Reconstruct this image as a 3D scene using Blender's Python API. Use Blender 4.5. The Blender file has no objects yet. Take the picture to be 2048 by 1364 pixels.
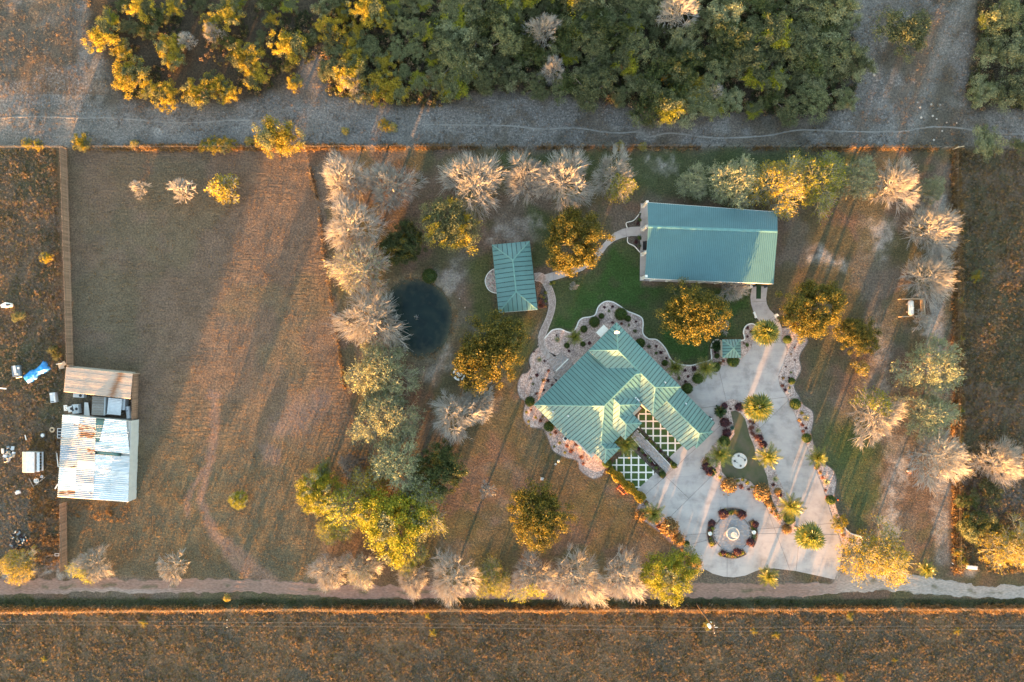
import bpy, bmesh, math, random
import numpy as np
from mathutils import Vector, Matrix
from mathutils.geometry import tessellate_polygon

# ------------------------------------------------------------------ camera, sky, sun, exposure
K = 0.088           # metres on the ground per photograph pixel
HCAM = 120.0        # flying height of the camera
scene = bpy.context.scene
COL = scene.collection
cam = bpy.data.cameras.new('camera'); camo = bpy.data.objects.new('camera', cam); COL.objects.link(camo)
camo.location = (0, 0, HCAM); camo.rotation_euler = (0, 0, 0)
cam.sensor_width = 36.0; cam.lens = 18.0 * HCAM / (1024 * K); cam.clip_end = 8000; cam.clip_start = 1.0
scene.camera = camo

SUN_EL = math.radians(2.9)
AZ = Vector((0.35, 0.937)).normalized()          # the way shadows run on the ground
world = bpy.data.worlds.new('World'); scene.world = world; world.use_nodes = True
wn = world.node_tree.nodes; wl = world.node_tree.links
sky = wn.new('ShaderNodeTexSky'); sky.sky_type = 'NISHITA'; sky.sun_disc = False
sky.sun_elevation = SUN_EL; sky.sun_rotation = math.atan2(-AZ.x, -AZ.y)
sky.altitude = 100; sky.air_density = 1.0; sky.dust_density = 1.0; sky.ozone_density = 0.75
wn['Background'].inputs['Strength'].default_value = 0.15
wl.new(sky.outputs['Color'], wn['Background'].inputs['Color'])
sl = bpy.data.lights.new('sun', 'SUN'); sl.energy = 4.7; sl.angle = math.radians(0.6); sl.color = (1.0, 0.46, 0.13)
slo = bpy.data.objects.new('sun', sl); COL.objects.link(slo)
sdir = Vector((AZ.x * math.cos(SUN_EL), AZ.y * math.cos(SUN_EL), -math.sin(SUN_EL)))
slo.rotation_euler = sdir.to_track_quat('-Z', 'Y').to_euler(); slo.location = (0, -60, 60)
vs = scene.view_settings
vs.view_transform = 'Standard'; vs.look = 'None'; vs.gamma = 1.0; vs.use_curve_mapping = False
vs.exposure = 3.5
scene.cycles.max_bounces = 5; scene.cycles.diffuse_bounces = 3; scene.cycles.glossy_bounces = 2
scene.cycles.transmission_bounces = 3; scene.cycles.transparent_max_bounces = 4
scene.cycles.caustics_reflective = False; scene.cycles.caustics_refractive = False

R = random.Random(11)
NP = np.random.default_rng(7)

# ------------------------------------------------------------------ helpers
def W(px, py, z=0.0):
    k = K * (1 - z / HCAM)
    return Vector(((px - 1024) * k, (682 - py) * k, z))

def P2(pts):                       # list of photo points -> ground points
    return [((x - 1024) * K, (682 - y) * K) for x, y in pts]

def tag(o, label=None, cat=None, group=None, kind=None):
    if label: o['label'] = label
    if cat: o['category'] = cat
    if group: o['group'] = group
    if kind: o['kind'] = kind
    return o

def empty(name, loc=(0, 0, 0), rz=0.0):
    o = bpy.data.objects.new(name, None); COL.objects.link(o)
    o.location = loc; o.rotation_euler = (0, 0, rz); o.empty_display_size = 0.3
    return o

def obj(name, me, parent=None, loc=None, rz=None):
    o = bpy.data.objects.new(name, me); COL.objects.link(o)
    if parent: o.parent = parent
    if loc is not None: o.location = loc
    if rz is not None: o.rotation_euler = (0, 0, rz)
    return o

def copy_tree(src, loc=None, rz=None, scale=None, parent=None):
    c = src.copy(); COL.objects.link(c)
    if parent: c.parent = parent
    if loc is not None: c.location = loc
    if rz is not None: c.rotation_euler = (0, 0, rz)
    if scale is not None: c.scale = scale if isinstance(scale, (tuple, list)) else (scale,) * 3
    for ch in [x for x in src.children]:
        copy_tree(ch, parent=c)
    return c

def npmesh(name, V, F, mats=(), matidx=None, smooth=False):
    """V (n,3) array, F (m,k) array of k-gons"""
    V = np.ascontiguousarray(V, dtype=np.float32); F = np.ascontiguousarray(F, dtype=np.int32)
    me = bpy.data.meshes.new(name)
    m, k = F.shape
    me.vertices.add(len(V)); me.vertices.foreach_set('co', V.ravel())
    me.loops.add(m * k); me.loops.foreach_set('vertex_index', F.ravel())
    me.polygons.add(m); me.polygons.foreach_set('loop_start', np.arange(0, m * k, k, dtype=np.int32))
    me.polygons.foreach_set('loop_total', np.full(m, k, dtype=np.int32))
    for mt in mats: me.materials.append(mt)
    if matidx is not None: me.polygons.foreach_set('material_index', np.asarray(matidx, dtype=np.int32))
    me.polygons.foreach_set('use_smooth', np.full(m, smooth, dtype=bool))
    me.update(calc_edges=True)
    return me

class MB:
    """collects shapes for ONE mesh"""
    def __init__(s): s.v = []; s.f = []; s.m = []
    def add(s, vs, fs, mi=0):
        b = len(s.v); s.v += [tuple(v) for v in vs]
        for f in fs: s.f.append(tuple(b + i for i in f)); s.m.append(mi)
    def box(s, c, d, rz=0.0, mi=0, tilt=None):
        x, y, z = d[0] / 2, d[1] / 2, d[2] / 2
        pts = [Vector((sx * x, sy * y, sz * z)) for sz in (-1, 1) for sx, sy in ((-1, -1), (1, -1), (1, 1), (-1, 1))]
        Mx = Matrix.Rotation(rz, 3, 'Z')
        if tilt: Mx = Mx @ Matrix.Rotation(tilt[0], 3, 'X') @ Matrix.Rotation(tilt[1], 3, 'Y')
        s.add([Mx @ p + Vector(c) for p in pts], [(0, 3, 2, 1), (4, 5, 6, 7), (0, 1, 5, 4), (1, 2, 6, 5), (2, 3, 7, 6), (3, 0, 4, 7)], mi)
    def tube(s, a, b, r0, r1=None, n=6, mi=0, caps=True):
        a = Vector(a); b = Vector(b); r1 = r0 if r1 is None else r1
        d = (b - a).normalized(); u = d.orthogonal().normalized(); w = d.cross(u)
        vs = []
        for p, r in ((a, r0), (b, r1)):
            for i in range(n):
                t = 2 * math.pi * i / n; vs.append(p + u * (r * math.cos(t)) + w * (r * math.sin(t)))
        fs = [(i, (i + 1) % n, n + (i + 1) % n, n + i) for i in range(n)]
        if caps: fs += [tuple(range(n - 1, -1, -1)), tuple(range(n, 2 * n))]
        s.add(vs, fs, mi)
    def path(s, pts, r, n=6, mi=0):
        for a, b in zip(pts[:-1], pts[1:]): s.tube(a, b, r, r, n, mi)
    def lathe(s, prof, c=(0, 0, 0), n=16, mi=0):
        c = Vector(c); vs = []
        for r, z in prof:
            for i in range(n):
                t = 2 * math.pi * i / n; vs.append(c + Vector((r * math.cos(t), r * math.sin(t), z)))
        fs = []
        for k in range(len(prof) - 1):
            for i in range(n):
                fs.append((k * n + i, k * n + (i + 1) % n, (k + 1) * n + (i + 1) % n, (k + 1) * n + i))
        if prof[0][0] > 0.001: fs.append(tuple(range(n - 1, -1, -1)))
        if prof[-1][0] > 0.001: fs.append(tuple((len(prof) - 1) * n + i for i in range(n)))
        s.add(vs, fs, mi)
    def prism(s, poly, z0, z1, mi=0):
        poly = [Vector((p[0], p[1], 0)) for p in poly]
        n = len(poly)
        area = sum(poly[i].x * poly[(i + 1) % n].y - poly[(i + 1) % n].x * poly[i].y for i in range(n))
        if area < 0: poly.reverse()
        tris = tessellate_polygon([poly])
        vs = [Vector((p.x, p.y, z1)) for p in poly] + [Vector((p.x, p.y, z0)) for p in poly]
        fs = []
        for t in tris:
            a, b, c = [poly[i] for i in t]
            up = (b - a).cross(c - a).z > 0
            fs.append(tuple(t) if up else tuple(reversed(t)))
        fs += [(i, n + i, n + (i + 1) % n, (i + 1) % n) for i in range(n)]
        s.add(vs, fs, mi)
    def strip(s, pts, w, z0, z1, mi=0, closed=False):
        """a kerb-like band along ground points"""
        n = len(pts); L = []; Rr = []
        for i in range(n):
            a = pts[i - 1] if (i or closed) else pts[i]; b = pts[(i + 1) % n] if (i < n - 1 or closed) else pts[i]
            d = Vector((b[0] - a[0], b[1] - a[1])); d.normalize(); nn = Vector((-d.y, d.x)) * (w / 2)
            L.append((pts[i][0] + nn.x, pts[i][1] + nn.y)); Rr.append((pts[i][0] - nn.x, pts[i][1] - nn.y))
        m = n if closed else n - 1
        for i in range(m):
            j = (i + 1) % n
            q = [Rr[i], Rr[j], L[j], L[i]]
            vs = [(x, y, z0) for x, y in q] + [(x, y, z1) for x, y in q]
            s.add(vs, [(4, 5, 6, 7), (0, 1, 5, 4), (2, 3, 7, 6), (1, 2, 6, 5), (3, 0, 4, 7)], mi)
    def mesh(s, name, mats, smooth=False):
        me = bpy.data.meshes.new(name); me.from_pydata([tuple(v) for v in s.v], [], s.f)
        for mt in (mats if isinstance(mats, (list, tuple)) else [mats]): me.materials.append(mt)
        if any(s.m): me.polygons.foreach_set('material_index', s.m)
        if smooth: me.polygons.foreach_set('use_smooth', [True] * len(s.f))
        me.update(); return me
    def build(s, name, mats, parent=None, loc=None, rz=None, smooth=False):
        return obj(name, s.mesh(name, mats, smooth), parent, loc, rz)

def smooth_curve(pts, per=6, closed=False):
    out = []; n = len(pts)
    rng = range(n if closed else n - 1)
    for i in rng:
        p0 = pts[(i - 1) % n] if (closed or i > 0) else pts[i]
        p1 = pts[i]; p2 = pts[(i + 1) % n]
        p3 = pts[(i + 2) % n] if (closed or i < n - 2) else p2
        for k in range(per):
            t = k / per
            out.append(tuple(0.5 * ((2 * b) + (-a + c) * t + (2 * a - 5 * b + 4 * c - d) * t * t + (-a + 3 * b - 3 * c + d) * t ** 3)
                             for a, b, c, d in zip(p0, p1, p2, p3)))
    if not closed: out.append(tuple(pts[-1]))
    return out

# ------------------------------------------------------------------ numpy noise and masks
def vnoise(x, y, scale, seed):
    g = np.random.default_rng(seed).random((256, 256))
    u = x / scale + 1000.37; v = y / scale + 1000.73
    i = np.floor(u).astype(int); j = np.floor(v).astype(int)
    fu = u - i; fv = v - j
    fu = fu * fu * (3 - 2 * fu); fv = fv * fv * (3 - 2 * fv)
    a = g[i % 256, j % 256]; b = g[(i + 1) % 256, j % 256]; c = g[i % 256, (j + 1) % 256]; d = g[(i + 1) % 256, (j + 1) % 256]
    return (a * (1 - fu) + b * fu) * (1 - fv) + (c * (1 - fu) + d * fu) * fv

def fbm(x, y, scale, seed, octv=4):
    s = 0; a = 1; tot = 0
    for k in range(octv):
        s = s + a * vnoise(x, y, scale / 2 ** k, seed + k * 17); tot += a; a *= 0.55
    return s / tot

def inside(x, y, poly):
    r = np.zeros(x.shape, bool); n = len(poly)
    for i in range(n):
        x0, y0 = poly[i]; x1, y1 = poly[(i + 1) % n]
        if y0 == y1: continue
        c = (y0 > y) != (y1 > y)
        r ^= c & (x < (x1 - x0) * (y - y0) / (y1 - y0) + x0)
    return r

def polydist(x, y, pts, closed=False):
    d = np.full(x.shape, 1e9); n = len(pts)
    for i in range(n if closed else n - 1):
        ax, ay = pts[i]; bx, by = pts[(i + 1) % n]
        vx, vy = bx - ax, by - ay; L = vx * vx + vy * vy + 1e-12
        t = np.clip(((x - ax) * vx + (y - ay) * vy) / L, 0, 1)
        d = np.minimum(d, np.hypot(x - ax - t * vx, y - ay - t * vy))
    return d

def sstep(a, b, x):
    t = np.clip((x - a) / (b - a), 0, 1); return t * t * (3 - 2 * t)

def polymask(x, y, poly, soft, nz=0):
    d = polydist(x, y, poly, True); sd = np.where(inside(x, y, poly), d, -d)
    return sstep(-soft, soft, sd + nz)

# ------------------------------------------------------------------ materials
MATS = {}
def nodes_of(name):
    m = bpy.data.materials.new(name); m.use_nodes = True; MATS[name] = m
    nt = m.node_tree
    return m, nt.nodes, nt.links, nt.nodes['Principled BSDF']

def ramp(n, cols, fac=None, l=None, interp='LINEAR'):
    r = n.new('ShaderNodeValToRGB'); e = r.color_ramp.elements; r.color_ramp.interpolation = interp
    while len(e) < len(cols): e.new(0.5)
    for i, c in enumerate(cols):
        pos, cc = c if isinstance(c[0], (int, float)) and isinstance(c[1], (tuple, list)) else (i / max(1, len(cols) - 1), c)
        e[i].position = pos; e[i].color = (*cc[:3], 1)
    if fac is not None: l.new(fac, r.inputs[0])
    return r

def surf(name, c1, c2=None, scale=2.0, rough=0.8, bump=0.0, bscale=None, metal=0.0, spec=0.5, detail=6, stretch=None, vary=0.0, c3=None):
    m, n, l, b = nodes_of(name)
    tc = n.new('ShaderNodeTexCoord'); src = tc.outputs['Object']
    if stretch:
        mp = n.new('ShaderNodeMapping'); mp.inputs['Scale'].default_value = stretch; l.new(src, mp.inputs['Vector']); src = mp.outputs['Vector']
    nz = n.new('ShaderNodeTexNoise'); nz.inputs['Scale'].default_value = scale; nz.inputs['Detail'].default_value = detail
    nz.inputs['Roughness'].default_value = 0.65; l.new(src, nz.inputs['Vector'])
    c2 = c2 or tuple(x * 0.75 for x in c1)
    cols = [(0.3, c2), (0.7, c1)] if not c3 else [(0.28, c2), (0.5, c1), (0.72, c3)]
    out = ramp(n, cols, nz.outputs['Fac'], l).outputs['Color']
    if vary:
        oi = n.new('ShaderNodeObjectInfo'); mr = n.new('ShaderNodeMapRange'); mr.inputs[3].default_value = 1 - vary; mr.inputs[4].default_value = 1 + vary
        l.new(oi.outputs['Random'], mr.inputs[0]); mx = n.new('ShaderNodeVectorMath'); mx.operation = 'SCALE'
        l.new(out, mx.inputs[0]); l.new(mr.outputs[0], mx.inputs['Scale']); out = mx.outputs[0]
    l.new(out, b.inputs['Base Color'])
    b.inputs['Roughness'].default_value = rough; b.inputs['Metallic'].default_value = metal; b.inputs['Specular IOR Level'].default_value = spec
    if bump:
        n2 = n.new('ShaderNodeTexNoise'); n2.inputs['Scale'].default_value = bscale or scale * 4; n2.inputs['Detail'].default_value = 4
        l.new(src, n2.inputs['Vector']); bp = n.new('ShaderNodeBump'); bp.inputs['Strength'].default_value = 1.0; bp.inputs['Distance'].default_value = bump
        l.new(n2.outputs['Fac'], bp.inputs['Height']); l.new(bp.outputs['Normal'], b.inputs['Normal'])
    return m

def leafmat(name, cols, trans=0.35, vary=0.25, rough=0.5, spec=0.3):
    m, n, l, b = nodes_of(name)
    ge = n.new('ShaderNodeNewGeometry'); rp = ramp(n, cols, ge.outputs['Random Per Island'], l)
    oi = n.new('ShaderNodeObjectInfo'); mr = n.new('ShaderNodeMapRange'); mr.inputs[3].default_value = 1 - vary; mr.inputs[4].default_value = 1 + vary
    l.new(oi.outputs['Random'], mr.inputs[0]); mx = n.new('ShaderNodeVectorMath'); mx.operation = 'SCALE'
    l.new(rp.outputs['Color'], mx.inputs[0]); l.new(mr.outputs[0], mx.inputs['Scale'])
    l.new(mx.outputs[0], b.inputs['Base Color']); b.inputs['Roughness'].default_value = rough; b.inputs['Specular IOR Level'].default_value = spec
    if trans:
        tr = n.new('ShaderNodeBsdfTranslucent'); l.new(mx.outputs[0], tr.inputs['Color'])
        ms = n.new('ShaderNodeMixShader'); ms.inputs[0].default_value = trans
        l.new(b.outputs[0], ms.inputs[1]); l.new(tr.outputs[0], ms.inputs[2]); l.new(ms.outputs[0], n['Material Output'].inputs['Surface'])
    return m
# ------------------------------------------------------------------ outlines traced from the photograph, laid on the ground
POND = [(775,588),(790,570),(815,558),(850,560),(878,575),(897,600),(905,630),(900,665),(885,693),(860,711),(832,715),(802,694),(785,668),(772,630)]
DRIVE = [(1504,573),(1500.5,594),(1502,608),(1507,623.6),(1515,638),(1521,645),(1512,670),(1505.5,684),(1502,697),(1492,709.5),(1478,722.7),
 (1468.6,730.6),(1454.5,729.7),(1437,734),(1418,744.7),(1404,764),(1387.7,775),(1364,778),(1360,800),(1395,850),(1365,890),(1338,915),(1308,948),(1274,979),(1287,995),
 (1303,1009),(1333,1038),(1349,1054),(1372,1078),(1379,1090),(1388,1112),(1404,1135),(1425,1147),(1447,1153),(1467,1154.5),(1490,1151),(1514,1141),(1530,1136.5),
 (1548.5,1136.7),(1591,1141.7),(1630,1150),(1668.5,1158.7),(1680,1130),(1685.5,1096),(1671,1055.5),(1660,1023),(1646,977),(1631,939.5),(1618.5,907),(1603.5,867),
 (1590,829.5),(1573.5,794.5),(1558.5,769.5),(1556,752),(1567,727),(1574,700),(1569,686),(1562.6,683.5),(1563.8,663),(1562,651),(1557.7,642),(1553,631),(1547,627),
 (1539,619),(1533.5,608),(1532,597),(1535,573)]
ISLAND = [(1448,861),(1444,841),(1436,832),(1431,823),(1441,811.5),(1449,803),(1457.5,799),(1466,798),(1476,801),(1487,806),(1500,818),(1509,832),(1516,845.4),(1523,862),
 (1531,887.5),(1540,910),(1547,926),(1554,949),(1562,966),(1568.6,985.7),(1580,1015),(1592,1045),(1595,1057),(1588,1064),(1574,1063.6),(1563,1053),(1550,1037),(1531.7,1012),
 (1521,999),(1507,988),(1493,982),(1472.6,978),(1452,980),(1447,973),(1435,959.6),(1421.5,951),(1408,934),(1400,922),(1408,912),(1425,893),(1440,875)]
ISLAWN = [(1461,823),(1470,821),(1481,826),(1490,838),(1494,852),(1499,872),(1508,893),(1512,915),(1524,930),(1533,950),(1539,980),(1546,1005),(1556,1024),(1549,1024),(1535,1002),(1521,984),(1500,962),(1484,955),(1468,958),(1455,957),(1444,944),(1441,930),(1443,915),(1452,895),(1461,880),(1469,868),(1466,845)]
KERB_N = [(1089,677),(1097.5,667),(1105.7,660),(1120,658),(1132.4,663),(1142.7,665),(1149,660),(1154,651.6),(1158,642),(1166,636),(1180.6,633.6),(1190.5,629),(1197,613),(1210,603.3),
 (1225,604),(1239.4,612),(1254,622),(1272,629),(1283,635.6),(1286,646),(1285.6,666),(1296,677),(1312,679),(1322.5,687),(1332,699),(1338,712),(1346,722.7),(1362,729),(1383,730.7),
 (1404,724.7),(1419,720.8),(1423,715),(1421.5,699),(1424,687),(1430.8,680),(1438.7,680),(1445,686)]
KERB_NE = [(1469.5,679.5),(1484.4,680.6),(1489,677),(1486.6,666),(1488,657.6),(1494,650),(1503,647.5),(1510,649.7),(1516,654)]
BED_N = KERB_N + [(1448,700),(1469,690)] + KERB_NE + [(1511,672),(1506,684),(1502.5,697),(1492.5,710),(1478.5,723),(1468.6,731),(1454,730),(1437,734.5),(1418,745),(1404,764.5),(1387.7,775.5),(1364,778.5),(1330,770),(1230,672),(1160,735),(1150,742),(1122,713),(1100,713),(1087,697)]
BED_W = [(1087,697),(1078,693),(1064,706),(1058,720.6),(1060.6,736.8),(1052,746),(1044.5,748),(1036.5,762.6),(1035,780),(1039.7,795),(1049,803),(1047.7,819),(1046,833.5),(1051,846),(1062,855),(1086.5,859),(1096.5,879.5),(1106.5,902),
 (1129,914.5),(1154,922),(1159,939.5),(1174,952),(1189,958),(1204,952),(1210,938),(1214,924),(1190,895),(1100,800),(1150,745),(1160,738),(1120,715)]
BED_E = [(1563,656),(1580,655),(1597,662),(1608,669),(1616,682),(1608,696),(1598.7,714),(1602,740),(1590.6,762.6),(1589,777),(1598.7,793),(1605,808),(1624.5,822),(1627,837),(1623.7,857.7),(1621.6,868),(1630,893),(1644.5,922.7),(1665.6,940),
 (1672.7,963),(1669,991),(1672.7,1016),(1688.5,1053),(1701,1065.4),(1718,1071),(1728.5,1085.5),(1708,1097),(1686,1096),(1671.5,1055.5),(1660.5,1023),(1646.5,977),(1631.5,939.5),(1619,907),(1604,867),(1590.5,829.5),(1574,794.5),(1559,769.5),(1556.5,752),(1567.5,727),(1574.5,700),(1570,686),(1563.5,683)]
BED_S = [(1287.5,995.5),(1279,1004),(1272,1022),(1278,1036),(1296.5,1048),(1310,1058),(1322.8,1068),(1341,1086.5),(1362,1097),(1382,1115),(1402,1142),(1410,1138.5),(1403.5,1134.8),(1387.5,1112),(1378.5,1090),(1371.5,1078),(1348.5,1054.5),(1332.5,1038.5),(1302.5,1009.5)]
BED_PAV_W = [(990,538),(980,544),(973,554),(971,564),(976,576),(985,583),(995,585),(1000,560)]
BED_PAV_E = [(1068,560),(1076,562),(1086,573),(1095,590),(1098,605),(1095,617),(1075,617)]
BED_BARN = [(1284,418),(1276,432),(1266,442),(1253,446),(1255,456),(1284,453),(1284,420)]
BED_BARN2 = [(1255,474),(1256,485),(1268,491),(1277,501),(1282,508),(1284,508),(1284,472)]
WALK_BARN = [(1284,453),(1262,454),(1245,458),(1229,465),(1217,475),(1206,488),(1190,505),(1172,522),(1155,531),(1132,538),(1100,546),(1080,552),(1089,565),(1110,560),(1140,551),(1165,541),(1185,528),(1203,509),(1216,492),(1229,482),(1243,476),(1262,472),(1284,472)]
WALK_PAVER = [(1068,547),(1078,545.5),(1088,549),(1097,562),(1106,580),(1111,600),(1109,620),(1103,640),(1097,655),(1091,671),(1089,683),(1093,697),(1102,707),(1112,718),(1104,729),(1091,714.5),(1081,702),(1076,691),(1076,676),(1081,660),(1088,645),(1094,630),(1098,612),(1097,596),(1091,578),(1082,564),(1069,561)]
TERRACE = [(1122,704),(1142,724),(1150,733.5),(1116,765.5),(1105,754),(1110,748),(1098,727)]
CK1 = [(1276,830),(1289,812),(1366,888),(1338,915),(1279,859),(1270,845)]
CK2 = [(1223,931),(1230,920),(1258,899),(1264,889),(1309,936),(1308,948),(1274,979),(1262,974),(1228,942)]
ENTRY = [(1262,872),(1274,860),(1345,935),(1333,949),(1330,952),(1318,938)]
PLANT1 = [(1276,858),(1281,855),(1352,928),(1355,935),(1346,936)]
PLANT2 = [(1256,890),(1261,876),(1269,880),(1328,941),(1333,950),(1326,958),(1310,944)]
WOOD = [(175,-30),(178,40),(182,75),(210,110),(222,160),(232,192),(320,202),(400,205),(470,205),(520,195),(565,178),(590,165),(640,160),(660,190),(720,200),(790,208),(880,215),(905,205),(940,182),(1030,190),(1120,185),(1210,205),(1310,222),(1370,232),(1440,222),(1530,230),(1640,226),(1690,215),(1712,180),(1722,130),(1705,60),(1690,-30)]
WOOD_E = [(1955,-30),(1955,40),(1945,110),(1930,190),(1950,225),(2000,215),(2080,220),(2080,-30)]
ROAD_T = [(-30,1156),(100,1158),(300,1157),(500,1158),(620,1166),(800,1170),(1000,1170),(1200,1168),(1380,1165),(1520,1164),(1600,1163),(1665,1164),(1692,1140),(1705,1120),(1730,1130),(1800,1140),(1850,1152),(1950,1169),(2080,1172)]
ROAD_B = [(2080,1197),(1950,1196),(1850,1190),(1780,1184),(1700,1186),(1600,1194),(1500,1196),(1300,1196),(1100,1198),(900,1198),(700,1197),(600,1190),(500,1186),(350,1187),(150,1186),(-30,1192)]
ROAD = ROAD_T + ROAD_B
FIELD = [(118,297),(612,297),(632,400),(650,520),(668,640),(690,778),(735,900),(700,1000),(640,1100),(625,1160),(120,1150)]
LOT_W = [(-60,297),(118,297),(133,734),(118,1003),(118,1140),(-60,1150)]
LOT_E = [(1905,300),(2110,300),(2110,1150),(1990,1150),(1912,1140)]
LAWN_N = [(1150,560),(1180,545),(1205,515),(1225,492),(1250,480),(1262,492),(1283,510),(1284,572),(1500,578),(1500,610),(1512,642),(1490,650),(1480,678),(1440,676),(1420,690),(1418,718),(1380,728),(1345,718),(1320,684),(1290,672),(1285,640),(1255,622),(1225,603),(1200,608),(1188,628),(1155,640),(1143,663),(1120,655),(1098,662),(1106,620),(1112,595),(1100,563)]
BEDS = dict(n=BED_N, w=BED_W, e=BED_E, s=BED_S)
HOUSE_PX = [(1068,810),(1232,645),(1362,773),(1430,846),(1394,897),(1310,835),(1285,812),(1283,847),(1250,881),(1240,897),(1211,929),(1181,908)]
BARN_PX = [(1281,405),(1556,422),(1550,575),(1281,570)]

# ------------------------------------------------------------------ the ground sheet
def ground_z(x, y):
    """gentle unevenness, flat where people built"""
    n1 = fbm(x, y, 9.0, 31, 3) - 0.5; n2 = fbm(x, y, 1.6, 57, 4) - 0.5
    px = x / K + 1024; py = 682 - y / K
    amp = 0.05 + 0.02 * sstep(0.45, 0.7, fbm(x, y, 14, 5, 2))
    rough = np.where((py > 1216) | (px > 1912) | ((px < 118) & (py > 297)), 0.16, amp)
    rough = np.where((py < 290), 0.12, rough)
    z = rough * n2 + 0.10 * n1 * (rough > 0.09)
    z -= 0.16 * sstep(1196, 1204, py) * (1 - sstep(1210, 1218, py))          # ditch beside the road
    z += 0.12 * np.exp(-((py - 1217) / 5.0) ** 2)
    z += 0.10 * np.exp(-((py - 294) / 5.0) ** 2)
    gard = inside(px, py, [(1030,400),(1600,395),(1740,1110),(1400,1165),(1200,960),(1030,860)])
    z = np.where(gard, z * 0.35 - 0.01, z)
    pd = polydist(px, py, POND, True); pin = inside(px, py, POND)
    z = np.where(pin, z - 0.30 - 0.7 * sstep(0, 25, pd), z - 0.30 * (1 - sstep(0, 12, pd)))
    rin = inside(px, py, ROAD); z = np.where(rin, z * 0.5 - 0.03, z)
    return z

def ground_at(x, y):
    return float(ground_z(np.array([x]), np.array([y]))[0])

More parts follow.
